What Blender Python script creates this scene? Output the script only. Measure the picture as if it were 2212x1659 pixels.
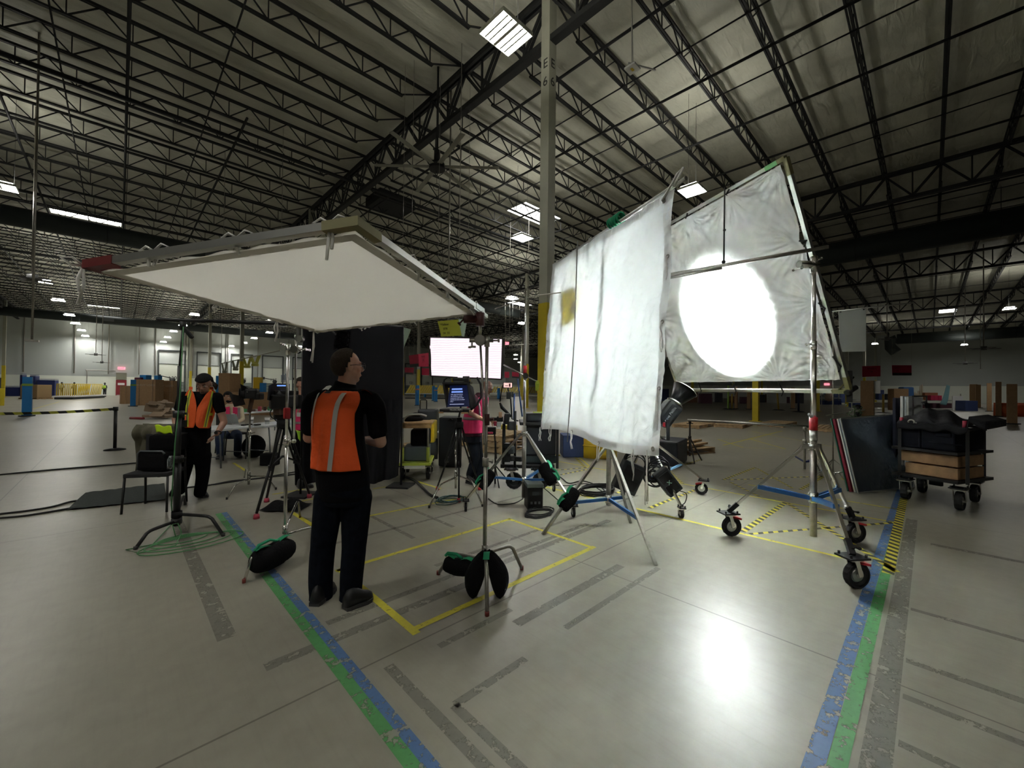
import bpy, bmesh, math, random
from mathutils import Vector, Matrix, Euler
from math import radians as R, sin, cos, pi, sqrt, atan2
for o in list(bpy.data.objects): bpy.data.objects.remove(o, do_unlink=True)
sc = bpy.context.scene
COL = sc.collection
random.seed(7)
# ---------------------------------------------------------------- camera
EYE = Vector((0, 0, 1.55)); FPX = 876.0; CX, CY = 1106.0, 829.5
yaw, pit, rol = R(45.9), R(.65), R(-.6)
FW = Vector((cos(yaw)*cos(pit), sin(yaw)*cos(pit), sin(pit)))
rt0 = Vector((sin(yaw), -cos(yaw), 0)); up0 = rt0.cross(FW)
RT = rt0*cos(rol) - up0*sin(rol); UP = rt0*sin(rol) + up0*cos(rol)
cam = bpy.data.cameras.new('camera'); cam.sensor_width = 36; cam.lens = FPX/2212*36
cam.clip_start = .05; cam.clip_end = 400
co = bpy.data.objects.new('camera', cam); COL.objects.link(co)
co.matrix_world = Matrix.Translation(EYE) @ Matrix((RT, UP, -FW)).transposed().to_4x4()
sc.camera = co
# world: enclosed building, only a trace of ambient
w = bpy.data.worlds.new('world'); sc.world = w; w.use_nodes = True
w.node_tree.nodes['Background'].inputs[0].default_value = (.5, .55, .5, 1)
w.node_tree.nodes['Background'].inputs[1].default_value = .05
sc.view_settings.view_transform = 'Standard'; sc.view_settings.look = 'None'
sc.view_settings.gamma = 1; sc.view_settings.exposure = 0.2
sc.view_settings.use_curve_mapping = False
sc.cycles.sample_clamp_indirect = 0; sc.cycles.max_bounces = 6; sc.cycles.adaptive_threshold = .04; sc.cycles.diffuse_bounces = 3; sc.cycles.glossy_bounces = 3; sc.cycles.transparent_max_bounces = 12
sc.cycles.caustics_reflective = False; sc.cycles.caustics_refractive = False
# brightness of the lamps of the place and of the added upward glow
E_HIGHBAY = 32.0; E_UP = 38.0; E_FAR = 130.0; E_SKY = 9.0; E_PANEL = 2.6; P_SPOT = 3100.0; P_SPILL = 480.0
def ray(x, y): return FW + RT*((x-CX)/FPX) - UP*((y-CY)/FPX)
def fl(x, y, z=0.0):
    d = ray(x, y); return EYE + d*((z-EYE.z)/d.z)
def at(x, y, depth): return EYE + ray(x, y)*depth
def onx(x, y, X): d = ray(x, y); return EYE + d*(X/d.x)
def ony(x, y, Y): d = ray(x, y); return EYE + d*(Y/d.y)
# ---------------------------------------------------------------- materials
MATS = {}
def mat(name, col=(.5, .5, .5), rough=.5, metal=0.0, emit=None, estr=0.0, noise=0.0, nscale=20.0, bump=0.0, bscale=40.0, spec=.5, trans=0.0, sss=0.0, alpha=1.0):
    if name in MATS: return MATS[name]
    m = bpy.data.materials.new(name); m.use_nodes = True
    nt = m.node_tree; b = nt.nodes['Principled BSDF']
    b.inputs['Base Color'].default_value = (*col, 1); b.inputs['Roughness'].default_value = rough
    b.inputs['Metallic'].default_value = metal; b.inputs['Specular IOR Level'].default_value = spec
    b.inputs['Transmission Weight'].default_value = trans; b.inputs['Alpha'].default_value = alpha
    if sss: b.inputs['Subsurface Weight'].default_value = sss; b.inputs['Subsurface Radius'].default_value = (.02, .008, .004)
    if emit:
        b.inputs['Emission Color'].default_value = (*emit, 1); b.inputs['Emission Strength'].default_value = estr
    if noise or bump:
        tc = nt.nodes.new('ShaderNodeTexCoord')
    if noise:
        n = nt.nodes.new('ShaderNodeTexNoise'); n.inputs['Scale'].default_value = nscale; n.inputs['Detail'].default_value = 5
        cr = nt.nodes.new('ShaderNodeValToRGB')
        cr.color_ramp.elements[0].position = .3; cr.color_ramp.elements[1].position = .7
        cr.color_ramp.elements[0].color = (*[c*(1-noise) for c in col], 1)
        cr.color_ramp.elements[1].color = (*[min(1, c*(1+noise)) for c in col], 1)
        nt.links.new(tc.outputs['Object'], n.inputs['Vector']); nt.links.new(n.outputs['Fac'], cr.inputs['Fac'])
        nt.links.new(cr.outputs['Color'], b.inputs['Base Color'])
    if bump:
        n2 = nt.nodes.new('ShaderNodeTexNoise'); n2.inputs['Scale'].default_value = bscale; n2.inputs['Detail'].default_value = 4
        bp = nt.nodes.new('ShaderNodeBump'); bp.inputs['Strength'].default_value = bump; bp.inputs['Distance'].default_value = .02
        nt.links.new(tc.outputs['Object'], n2.inputs['Vector']); nt.links.new(n2.outputs['Fac'], bp.inputs['Height'])
        nt.links.new(bp.outputs['Normal'], b.inputs['Normal'])
    MATS[name] = m; return m
steel_blk = mat('painted black roof steel', (.012, .013, .014), .6)
chrome = mat('chrome tube', (.72, .71, .68), .22, 1.0)
dullsteel = mat('worn grey steel tube', (.42, .40, .36), .38, .9, noise=.12, nscale=30)
alu = mat('brushed aluminium', (.62, .62, .6), .35, .9)
black = mat('black plastic', (.012, .012, .013), .45)
blackm = mat('matt black metal', (.015, .015, .016), .5)
fabric_blk = mat('black cordura', (.009, .009, .01), .9, spec=.12, bump=.4, bscale=60)
green = mat('green webbing', (.01, .28, .13), .8)
white_t = mat('white cotton tape', (.75, .74, .7), .85)
red = mat('red plastic', (.5, .02, .03), .4)
blue_m = mat('blue painted brace', (.02, .11, .32), .4)
rubber = mat('black rubber', (.018, .018, .018), .75)
yellow = mat('yellow paint', (.62, .47, .02), .5)
cardboard = mat('brown cardboard', (.33, .2, .1), .85, noise=.08, nscale=8)
wood = mat('plywood', (.5, .3, .14), .6, noise=.18, nscale=12)
palletw = mat('pallet timber', (.45, .31, .17), .8, noise=.25, nscale=9)
grey_pl = mat('grey plastic', (.12, .13, .14), .5)
white_p = mat('white plastic', (.7, .7, .68), .5)
offwhite = mat('off white paint', (.42, .43, .37), .6)
# ---------------------------------------------------------------- mesh builder
def basis(d, up=Vector((0, 0, 1))):
    d = d.normalized()
    if abs(d.dot(up)) > .98: up = Vector((1, 0, 0))
    x = up.cross(d).normalized(); y = d.cross(x)
    return x, y, d
class MB:
    def __init__(s): s.v = []; s.f = []; s.mi = []; s.m = 0; s.sm = []; s.smooth = False
    def add(s, vs, fs):
        n = len(s.v); s.v += [Vector(p) for p in vs]
        for f in fs: s.f.append(tuple(n+i for i in f)); s.mi.append(s.m); s.sm.append(s.smooth)
    def box(s, c, d, rz=0.0, M=None):
        c = Vector(c); hx, hy, hz = d[0]/2, d[1]/2, d[2]/2
        vs = [Vector((x, y, z)) for x in (-hx, hx) for y in (-hy, hy) for z in (-hz, hz)]
        if M is None: M = Matrix.Rotation(rz, 3, 'Z')
        s.add([c + M @ p for p in vs], [(0, 1, 3, 2), (4, 6, 7, 5), (0, 4, 5, 1), (2, 3, 7, 6), (0, 2, 6, 4), (1, 5, 7, 3)]); return s
    def bbox(s, c, d, b=.01, rz=0.0, M=None):
        # bevelled box: all edges chamfered
        c = Vector(c); h = [x/2 for x in d]; b = min(b, *[x*.45 for x in h])
        if M is None: M = Matrix.Rotation(rz, 3, 'Z')
        bm = bmesh.new(); bmesh.ops.create_cube(bm, size=1)
        for v in bm.verts: v.co = Vector((v.co.x*d[0], v.co.y*d[1], v.co.z*d[2]))
        bmesh.ops.bevel(bm, geom=bm.edges[:], offset=b, segments=2, affect='EDGES', profile=.6)
        bm.verts.index_update()
        s.add([c + M @ v.co for v in bm.verts], [tuple(v.index for v in f.verts) for f in bm.faces]); bm.free(); return s
    def bar(s, p, q, w, h, up=(0, 0, 1)):
        p = Vector(p); q = Vector(q); x, y, d = basis(q-p, Vector(up))
        vs = [e + x*a*w/2 + y*b*h/2 for e in (p, q) for a, b in ((-1, -1), (1, -1), (1, 1), (-1, 1))]
        s.add(vs, [(3, 2, 1, 0), (4, 5, 6, 7)] + [(i, (i+1) % 4, 4+(i+1) % 4, 4+i) for i in range(4)]); return s
    def tube(s, pts, r, seg=10, cap=True, close=False):
        pts = [Vector(p) for p in pts]; n = len(pts); rs = r if isinstance(r, (list, tuple)) else [r]*n
        sm = s.smooth; s.smooth = True
        base = len(s.v); prev = None
        for i, p in enumerate(pts):
            if close: d = pts[(i+1) % n]-pts[i-1]
            else: d = (pts[min(i+1, n-1)] - pts[max(i-1, 0)])
            if d.length < 1e-9: d = Vector((0, 0, 1))
            d.normalize()
            if prev is None: x, y, _ = basis(d)
            else:
                x = prev - d*prev.dot(d)
                if x.length < 1e-6: x, y, _ = basis(d)
                x.normalize(); y = d.cross(x)
            prev = x
            s.v += [p + (x*cos(2*pi*k/seg) + y*sin(2*pi*k/seg))*rs[i] for k in range(seg)]
        for i in range(n if close else n-1):
            a = base+i*seg; b2 = base+((i+1) % n)*seg
            for k in range(seg):
                s.f.append((a+k, a+(k+1) % seg, b2+(k+1) % seg, b2+k)); s.mi.append(s.m); s.sm.append(True)
        if cap and not close:
            s.f.append(tuple(base+k for k in reversed(range(seg)))); s.mi.append(s.m); s.sm.append(False)
            s.f.append(tuple(base+(n-1)*seg+k for k in range(seg))); s.mi.append(s.m); s.sm.append(False)
        s.smooth = sm; return s
    def cyl(s, p, q, r, r2=None, seg=12): return s.tube([p, q], [r, r if r2 is None else r2], seg)
    def ring(s, c, n, Rr, r, seg=24, ts=8):
        x, y, _ = basis(Vector(n)); c = Vector(c)
        return s.tube([c + x*cos(2*pi*k/seg)*Rr + y*sin(2*pi*k/seg)*Rr for k in range(seg)], r, ts, close=True)
    def ell(s, c, rad, M=None, seg=12, rings=8):
        c = Vector(c); M = M or Matrix.Identity(3); vs = [c + M @ Vector((0, 0, rad[2]))]
        for i in range(1, rings):
            t = pi*i/rings
            for k in range(seg):
                a = 2*pi*k/seg; vs.append(c + M @ Vector((rad[0]*sin(t)*cos(a), rad[1]*sin(t)*sin(a), rad[2]*cos(t))))
        vs.append(c - M @ Vector((0, 0, rad[2]))); fs = []
        for k in range(seg):
            fs.append((0, 1+k, 1+(k+1) % seg))
            fs.append((len(vs)-1, len(vs)-1-seg+(k+1) % seg, len(vs)-1-seg+k))
        for i in range(rings-2):
            for k in range(seg):
                a = 1+i*seg; fs.append((a+k, a+seg+k, a+seg+(k+1) % seg, a+(k+1) % seg))
        sm = s.smooth; s.smooth = True; s.add(vs, fs); s.smooth = sm; return s
    def quad(s, a, b, c, d): s.add([a, b, c, d], [(0, 1, 2, 3)]); return s
    def prism(s, poly, ext):
        # polygon (3D points) extruded by vector
        n = len(poly); ext = Vector(ext); vs = [Vector(p) for p in poly] + [Vector(p)+ext for p in poly]
        s.add(vs, [tuple(reversed(range(n))), tuple(range(n, 2*n))] + [(i, (i+1) % n, n+(i+1) % n, n+i) for i in range(n)]); return s
    def grid(s, fn, nu, nv, thick=0.0):
        vs = [Vector(fn(i/nu, j/nv)) for j in range(nv+1) for i in range(nu+1)]
        fs = [(j*(nu+1)+i, j*(nu+1)+i+1, (j+1)*(nu+1)+i+1, (j+1)*(nu+1)+i) for j in range(nv) for i in range(nu)]
        sm = s.smooth; s.smooth = True; s.add(vs, fs); s.smooth = sm; return s
    def build(s, name, mats, parent=None, loc=None, bevel=0):
        if not isinstance(mats, (list, tuple)): mats = [mats]
        me = bpy.data.meshes.new(name); org = Vector((0, 0, 0))
        if parent is not None:
            org = parent.get('_o') and Vector(parent['_o']) or Vector((0, 0, 0))
        elif loc is not None: org = Vector(loc)
        elif s.v:
            xs = [p.x for p in s.v]; ys = [p.y for p in s.v]; zs = [p.z for p in s.v]
            org = Vector(((min(xs)+max(xs))/2, (min(ys)+max(ys))/2, min(zs)))
        me.from_pydata([tuple(p-org) for p in s.v], [], s.f)
        for m in mats: me.materials.append(m)
        me.polygons.foreach_set('material_index', s.mi); me.polygons.foreach_set('use_smooth', s.sm)
        me.update()
        o = bpy.data.objects.new(name, me); COL.objects.link(o)
        if parent is not None: o.parent = parent; o['_o'] = tuple(org)
        else: o.location = org; o['_o'] = tuple(org)
        if bevel:
            b = o.modifiers.new('bevel', 'BEVEL'); b.width = bevel; b.segments = 2; b.limit_method = 'ANGLE'
        return o
def tag(o, label=None, cat=None, group=None, kind=None):
    if label: o['label'] = label
    if cat: o['category'] = cat
    if group: o['group'] = group
    if kind: o['kind'] = kind
    return o
def thing(name, label, cat, loc=(0, 0, 0), group=None):
    # an Empty at the base; parts are given in world coordinates
    o = bpy.data.objects.new(name, None); COL.objects.link(o); o.empty_display_size = .1
    o.location = loc; o['_o'] = tuple(loc); return tag(o, label, cat, group)
def kids(o): return [c for c in bpy.data.objects if c.parent == o]
def dup(o, loc=None, rz=None, label=None, scale=None, _kids=None, group=None):
    c = o.copy(); COL.objects.link(c)
    if loc is not None: c.location = loc
    if rz is not None: c.rotation_euler = (0, 0, rz)
    if scale is not None: c.scale = scale if isinstance(scale, (tuple, list)) else (scale,)*3
    if label: c['label'] = label
    if group: c['group'] = group
    for k in (kids(o) if _kids is None else _kids):
        d = k.copy(); COL.objects.link(d); d.parent = c
        for g in kids(k):
            e = g.copy(); COL.objects.link(e); e.parent = d
    return c
def struct(name, mb, m, **k): return tag(mb.build(name, m, **k), kind='structure')
def text(body, size, M, m, name, parent=None, ext=.002, align='CENTER', loc=None):
    cu = bpy.data.curves.new(name, 'FONT'); cu.body = body; cu.size = size; cu.extrude = ext
    cu.align_x = align; cu.align_y = 'CENTER'; cu.materials.append(m)
    o = bpy.data.objects.new(name, cu); COL.objects.link(o)
    dg = bpy.context.evaluated_depsgraph_get(); me = bpy.data.meshes.new_from_object(o.evaluated_get(dg))
    bpy.data.objects.remove(o, do_unlink=True)
    org = Vector(parent['_o']) if parent is not None else Vector(M.to_translation())
    me.transform(Matrix.Translation(-org) @ M)
    o = bpy.data.objects.new(name, me); COL.objects.link(o)
    if parent is not None: o.parent = parent
    else: o.location = org
    o['_o'] = tuple(org)
    if not me.materials: me.materials.append(m)
    return o
def facing(p, xdir, normal):
    # matrix whose local X is xdir and local Z is normal, at p
    x = Vector(xdir).normalized(); z = Vector(normal).normalized(); y = z.cross(x)
    return Matrix.Translation(Vector(p)) @ Matrix((x, y, z)).transposed().to_4x4()
# ================================================================ SHELL
X0, Y0, SP = 7.15, 6.25, 16.4          # column line E / 6 and bay size
ZB, ZT, DECK = 9.7, 10.85, 11.15       # girder bottom, girder top, roof deck
WX0, WX1, WY0, WY1 = -26.0, 92.0, -43.0, 80.0
def floor_mat():
    m = bpy.data.materials.new('polished warehouse concrete'); m.use_nodes = True; nt = m.node_tree; N = nt.nodes; L = nt.links
    b = N['Principled BSDF']; tc = N.new('ShaderNodeTexCoord')
    n1 = N.new('ShaderNodeTexNoise'); n1.inputs['Scale'].default_value = .35; n1.inputs['Detail'].default_value = 8; n1.inputs['Roughness'].default_value = .6
    n2 = N.new('ShaderNodeTexNoise'); n2.inputs['Scale'].default_value = 9; n2.inputs['Detail'].default_value = 6
    L.new(tc.outputs['Object'], n1.inputs['Vector']); L.new(tc.outputs['Object'], n2.inputs['Vector'])
    mx = N.new('ShaderNodeMixRGB'); mx.inputs['Fac'].default_value = .35
    L.new(n1.outputs['Fac'], mx.inputs[1]); L.new(n2.outputs['Fac'], mx.inputs[2])
    cr = N.new('ShaderNodeValToRGB'); cr.color_ramp.elements[0].position = .32; cr.color_ramp.elements[1].position = .68
    cr.color_ramp.elements[0].color = (.25, .238, .19, 1); cr.color_ramp.elements[1].color = (.335, .32, .262, 1)
    L.new(mx.outputs['Color'], cr.inputs['Fac'])
    # sawn contraction joints every 4.1 m and tyre scuffs
    sx = N.new('ShaderNodeSeparateXYZ'); L.new(tc.outputs['Object'], sx.inputs[0])
    def line(ax, off, per, hw):
        a = N.new('ShaderNodeMath'); a.operation = 'ADD'; a.inputs[1].default_value = off+per*40; L.new(sx.outputs[ax], a.inputs[0])
        d = N.new('ShaderNodeMath'); d.operation = 'MODULO'; d.inputs[1].default_value = per; L.new(a.outputs[0], d.inputs[0])
        e = N.new('ShaderNodeMath'); e.operation = 'LESS_THAN'; e.inputs[1].default_value = hw; L.new(d.outputs[0], e.inputs[0]); return e
    j = N.new('ShaderNodeMath'); j.operation = 'MAXIMUM'
    L.new(line(0, -2.992, 4.1, .012).outputs[0], j.inputs[0]); L.new(line(1, -2.174, 4.1, .012).outputs[0], j.inputs[1])
    mj = N.new('ShaderNodeMixRGB'); mj.inputs[2].default_value = (.11, .1, .085, 1)
    sj = N.new('ShaderNodeMath'); sj.operation = 'MULTIPLY'; sj.inputs[1].default_value = .75; L.new(j.outputs[0], sj.inputs[0])
    L.new(sj.outputs[0], mj.inputs['Fac']); L.new(cr.outputs['Color'], mj.inputs[1])
    # fine scratches
    mp = N.new('ShaderNodeMapping'); mp.inputs['Scale'].default_value = (45, 2.5, 1); mp.inputs['Rotation'].default_value = (0, 0, .7)
    L.new(tc.outputs['Object'], mp.inputs[0]); n3 = N.new('ShaderNodeTexNoise'); n3.inputs['Scale'].default_value = 1.0; n3.inputs['Detail'].default_value = 6
    L.new(mp.outputs[0], n3.inputs['Vector']); c3 = N.new('ShaderNodeValToRGB'); c3.color_ramp.elements[0].position = .2; c3.color_ramp.elements[1].position = .5
    c3.color_ramp.elements[0].color = (.93, .93, .93, 1)
    L.new(n3.outputs['Fac'], c3.inputs['Fac']); mm = N.new('ShaderNodeMixRGB'); mm.blend_type = 'MULTIPLY'; mm.inputs['Fac'].default_value = 1
    L.new(mj.outputs[0], mm.inputs[1]); L.new(c3.outputs['Color'], mm.inputs[2]); L.new(mm.outputs[0], b.inputs['Base Color'])
    b.inputs['Roughness'].default_value = .34; b.inputs['Specular IOR Level'].default_value = .4
    bp = N.new('ShaderNodeBump'); bp.inputs['Strength'].default_value = .05; bp.inputs['Distance'].default_value = .01
    L.new(n2.outputs['Fac'], bp.inputs['Height']); L.new(bp.outputs['Normal'], b.inputs['Normal'])
    return m
def deck_mat():
    m = bpy.data.materials.new('faced roof insulation'); m.use_nodes = True; nt = m.node_tree; N = nt.nodes; L = nt.links
    b = N['Principled BSDF']; tc = N.new('ShaderNodeTexCoord'); b.inputs['Roughness'].default_value = .55
    n = N.new('ShaderNodeTexNoise'); n.inputs['Scale'].default_value = .9; n.inputs['Detail'].default_value = 8; L.new(tc.outputs['Object'], n.inputs['Vector'])
    cr = N.new('ShaderNodeValToRGB'); cr.color_ramp.elements[0].position = .3; cr.color_ramp.elements[1].position = .75
    cr.color_ramp.elements[0].color = (.5, .5, .42, 1); cr.color_ramp.elements[1].color = (.68, .67, .57, 1)
    L.new(n.outputs['Fac'], cr.inputs['Fac']); L.new(cr.outputs['Color'], b.inputs['Base Color'])
    mp = N.new('ShaderNodeMapping'); mp.inputs['Scale'].default_value = (1.2, 5, 1); L.new(tc.outputs['Object'], mp.inputs[0])
    n2 = N.new('ShaderNodeTexNoise'); n2.inputs['Scale'].default_value = 1; n2.inputs['Detail'].default_value = 7; n2.inputs['Distortion'].default_value = .6; L.new(mp.outputs[0], n2.inputs['Vector'])
    bp = N.new('ShaderNodeBump'); bp.inputs['Strength'].default_value = .55; bp.inputs['Distance'].default_value = .15
    L.new(n2.outputs['Fac'], bp.inputs['Height']); L.new(bp.outputs['Normal'], b.inputs['Normal']); return m
def wall_mat():
    # tilt-up panels: grey above, white dado below 2.65 m
    m = bpy.data.materials.new('painted tilt-up wall'); m.use_nodes = True; nt = m.node_tree; N = nt.nodes; L = nt.links
    b = N['Principled BSDF']; b.inputs['Roughness'].default_value = .8; g = N.new('ShaderNodeNewGeometry'); sx = N.new('ShaderNodeSeparateXYZ')
    L.new(g.outputs['Position'], sx.inputs[0]); gt = N.new('ShaderNodeMath'); gt.operation = 'GREATER_THAN'; gt.inputs[1].default_value = 2.65; L.new(sx.outputs[2], gt.inputs[0])
    mx = N.new('ShaderNodeMixRGB'); mx.inputs[1].default_value = (.8, .83, .74, 1); mx.inputs[2].default_value = (.45, .48, .46, 1)
    L.new(gt.outputs[0], mx.inputs[0]); L.new(mx.outputs[0], b.inputs['Base Color']); return m
FM = floor_mat(); DM = deck_mat(); WM = wall_mat()
b = MB(); b.box(((WX0+WX1)/2, (WY0+WY1)/2, -.1), (WX1-WX0+1, WY1-WY0+1, .2)); struct('floor', b, FM, loc=(0, 0, 0))
# roof with skylight openings filled by lit diffusers
SKY = [(-1.45, 33.2), (16.1, 15.0), (-1.45, 70.4), (32.1, 32.1), (68.6, -1.4), (15.6, 49.5), (32.1, 66.0), (16.4, 66.0)]
b = MB(); b.box(((WX0+WX1)/2, (WY0+WY1)/2, DECK+.15), (WX1-WX0+1, WY1-WY0+1, .3)); struct('ceiling', b, DM, loc=(0, 0, DECK))
b = MB(); b.box(((WX0+WX1)/2, WY1+.15, DECK/2), (WX1-WX0+.6, .3, DECK)); struct('wall_back', b, WM)
b = MB(); b.box((WX1+.15, (WY0+WY1)/2, DECK/2), (.3, WY1-WY0, DECK)); struct('wall_right', b, WM)
b = MB(); b.box((WX0-.15, (WY0+WY1)/2, DECK/2), (.3, WY1-WY0, DECK)); struct('wall_left', b, WM)
b = MB(); b.box(((WX0+WX1)/2, WY0-.15, DECK/2), (WX1-WX0+.6, .3, DECK)); struct('wall_front', b, WM)
skm = mat('lit skylight diffuser', (.8, .8, .75), .5, emit=(1, .98, .93), estr=E_SKY)
for i, (x, y) in enumerate(SKY):
    o = MB().box((x, y, DECK-.03), (2.8, 1.4, .06)).build('window_%d' % (i+1), skm); tag(o, kind='structure')
    f = MB()
    for sx in (-1, 1): f.box((x+sx*1.43, y, DECK-.06), (.06, 1.52, .12))
    for sy in (-1, 1): f.box((x, y+sy*.73, DECK-.06), (2.8, .06, .12))
    f.build('window_frame', offwhite, o)
# ---------------------------------------------------------------- columns
colm = mat('grey painted column', (.36, .36, .29), .55, noise=.05, nscale=4)
ylw = mat('safety yellow column paint', (.55, .43, .015), .55, noise=.1, nscale=3)
def place_name(i, j):
    a = ['first', 'second', 'third', 'fourth', 'fifth', 'sixth']
    return a[i]
def column(i, j, label, yel=True):
    x, y = X0+SP*i, Y0+SP*j; w_ = .25
    t = thing('steel_column', label, 'column', (x, y, 0), 'yellow and grey roof columns')
    b = MB(); b.box((x, y, (3.54+ZT)/2), (w_, w_, ZT-3.54)); b.build('shaft', colm, t)
    b = MB(); b.box((x, y, 1.77), (w_+.02, w_+.02, 3.54)); b.build('painted_base', ylw, t)
    b = MB(); b.box((x, y, .012), (.5, .5, .024)); b.build('base_plate', ylw, t); return t
COLS = {(-1, 4): 'yellow and grey column at the far left edge of the hall',
 (0, 0): 'tall grey column lettered E 6 with yellow base behind the white hanging cloth',
 (0, 1): 'grey column hidden behind the black backdrop', (0, 2): 'nearer of the two left columns above the seated crew, yellow below',
 (0, 3): 'column with a red band above its yellow base behind the man in the black cap', (1, 0): 'yellow column base standing among pallets under the leaning white frame',
 (1, 1): 'grey and yellow column left of the column lettered E 6', (1, 2): 'grey and yellow column between red hanging signs and the black backdrop',
 (2, 0): 'yellow column base right behind the big roller stand post', (3, 0): 'thin yellow column beside the lower right corner of the leaning white frame',
 (3, 1): 'yellow column seen low under the left end of the leaning frame'}
for (i, j), l in COLS.items(): column(i, j, l)
k = 0
for i in range(-1, 6):
    for j in range(-2, 5):
        x, y = X0+SP*i, Y0+SP*j
        if (i, j) in COLS or x > WX1-1: continue
        q = Vector((x, y, 3))-EYE; z = q.dot(FW)
        if z > 1 and abs(q.dot(RT)/z) < 1.35: column(i, j, 'far grey column with yellow base deep in the hall')
# lettering E 6 on the near column
lt = mat('black stencil paint', (.02, .02, .02), .7)
E6 = [o for o in bpy.data.objects if o.get('label', '').startswith('tall grey column lettered')][0]
for s_, z in (('E', 8.55), ('6', 7.75)):
    zz = onx(1175, 152 if s_ == 'E' else 190, X0).z
    text(s_, .3, facing((X0-.128, Y0-.01, zz), (0, -1, 0), (-1, 0, 0)), lt, 'letter', E6)
    text(s_, .3, facing((X0-.0, Y0-.128, zz), (1, 0, 0), (0, -1, 0)), lt, 'letter', E6)
# ---------------------------------------------------------------- girders
def girder_mb():
    b = MB(); n = 10; p = SP/n
    for zz, w_ in ((ZT, .07), (ZB, .06)):
        for s_ in (-.07, .07): b.box((s_, SP/2, zz-.01*(zz > 10)), (.075, SP, .13))
    b.box((0, SP/2, ZT+.06), (.24, SP, .02)); b.box((0, SP/2, ZB-.06), (.2, SP, .02))
    for k in range(n):
        y0, y1 = k*p, (k+1)*p; m_ = (y0+y1)/2
        for s_ in (-.05, .05):
            b.bar((s_, y0, ZT-.05), (s_, m_, ZB+.05), .05, .07)
            b.bar((s_, m_, ZB+.05), (s_, y1, ZT-.05), .035, .05)
        b.bar((0, m_, ZB), (0, m_, ZT), .05, .05)
    return b
gproto = None
GL = {0: 'black lattice girder running left from the column lettered E 6', 1: 'black lattice girder crossing above the leaning white frame', -1: 'black lattice girder at the far left of the roof',
      2: 'black lattice girder beyond the wide right-hand duct', 3: 'distant black lattice girder in the right of the roof', 4: 'farthest black lattice girder on the right'}
for i in range(-1, 5):
    for j in range(-2, 5):
        y0 = Y0+SP*j
        if y0+SP > WY1+9: continue
        x = X0+SP*i; ok = False
        for t_ in (0, .5, 1):
            q = Vector((x, y0+t_*SP, ZB))-EYE; z = q.dot(FW)
            if z > .5 and abs(q.dot(RT)/z) < 1.4 and q.dot(UP)/z < 1.15: ok = True
        if not ok: continue
        sp_ = min(1, (WY1-.05-y0)/SP)
        if gproto is None:
            gproto = girder_mb().build('roof_girder', steel_blk, loc=(0, 0, 0)); tag(gproto, GL[i], 'girder', 'lattice roof girders'); g = gproto
        else: g = gproto.copy(); COL.objects.link(g)
        g.location = (x, y0, 0); g.scale = (1, sp_, 1); g['label'] = GL[i]; g['group'] = 'girders on line %s' % GL[i][20:]
        g['_o'] = (0, 0, 0)
# ---------------------------------------------------------------- joists
def joist_mb(L_):
    b = MB(); n = 14; p = L_/n; zt, zb = 10.98, 10.42
    for s_ in (-.028, .028):
        b.box((L_/2, s_, zt), (L_-.04, .036, .07)); b.box((L_/2, s_, zb), (L_-2*p*.93, .04, .05))
    for k in range(1, n):
        x = k*p; b.bar((x, 0, zb), (x, 0, zt), .026, .026)
        b.bar((x, 0, zb), (x-p/2, 0, zt), .03, .03) if k > 1 else b.bar((x, 0, zb), (.12, 0, zt-.03), .035, .035)
        b.bar((x, 0, zb), (x+p/2, 0, zt), .03, .03) if k < n-1 else b.bar((x, 0, zb), (L_-.12, 0, zt-.03), .035, .035)
    return b
JL = {-1: 'black open web roof joist in the bay left of the near girder', 0: 'black open web roof joist in the bay right of the near girder',
      1: 'black open web roof joist in the bay under the wide right-hand duct', 2: 'black open web roof joist in the bay beyond the right-hand duct',
      3: 'distant black open web roof joist above the right side', 4: 'farthest black open web roof joist by the right wall', -2: 'black open web roof joist at the far left edge'}
jp = joist_mb(SP).build('roof_joist', steel_blk, loc=(0, 0, 0)); used = False
for i in range(-2, 5):
    x = X0+SP*i
    for k in range(-16, 46):
        y = Y0+k*SP/10
        if y > WY1-.3 or y < WY0: continue
        ok = False
        for t_ in (0, .25, .5, .75, 1):
            q = Vector((x+t_*SP, y, 10.4))-EYE; z = q.dot(FW)
            if z > .5 and abs(q.dot(RT)/z) < 1.29 and q.dot(UP)/z < .97: ok = True
        if not ok: continue
        if not used: o = jp; used = True
        else: o = jp.copy(); COL.objects.link(o)
        o.location = (x, y, 0); tag(o, JL[i], 'roof joist', 'roof joists, '+JL[i][27:])
        if x+SP > WX1: o.scale = ((WX1-x-.02)/SP, 1, 1)
# ---------------------------------------------------------------- pipes and bridging along Y
b = MB()
def ypipe(name, x, z, r, y0, y1, label, cat, grp, m=steel_blk):
    o = MB().tube([(x, y0, z), (x, y1, z)], r, 8).build(name, m); return tag(o, label, cat, grp)
for n_, x in enumerate((-5.5, -2.7, .04, 2.85, 8.7, 11.6, 14.45, 17.2, 20.1, 25.6, 28.5, 31.4, 34.3, 37.2)):
    y0 = 15.4 if x == 2.85 else (-6 if x > 5 else 6)
    ypipe('sprinkler_pipe', x, 10.22, .038, y0, WY1-.3, 'black sprinkler pipe hung under the joists %s of the near girder' % ('left' if x < 7 else 'right'), 'pipe', 'sprinkler pipes, '+('left bays' if x < 7 else 'right bays'))
for x in (-6.7, -1.3, 1.95, 10.4, 12.75, 18.6, 27.0, 30.0, 34.9, 44, 50, 62, 68):
    ypipe('bridging_angle', x, 10.37, .02, -6 if x > 5 else 6, WY1-.3, 'thin bridging angle tying joist bottom chords %s of the near girder' % ('left' if x < 7 else 'right'), 'bridging', 'bridging angles, '+('left bays' if x < 7 else 'right bays'))
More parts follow.
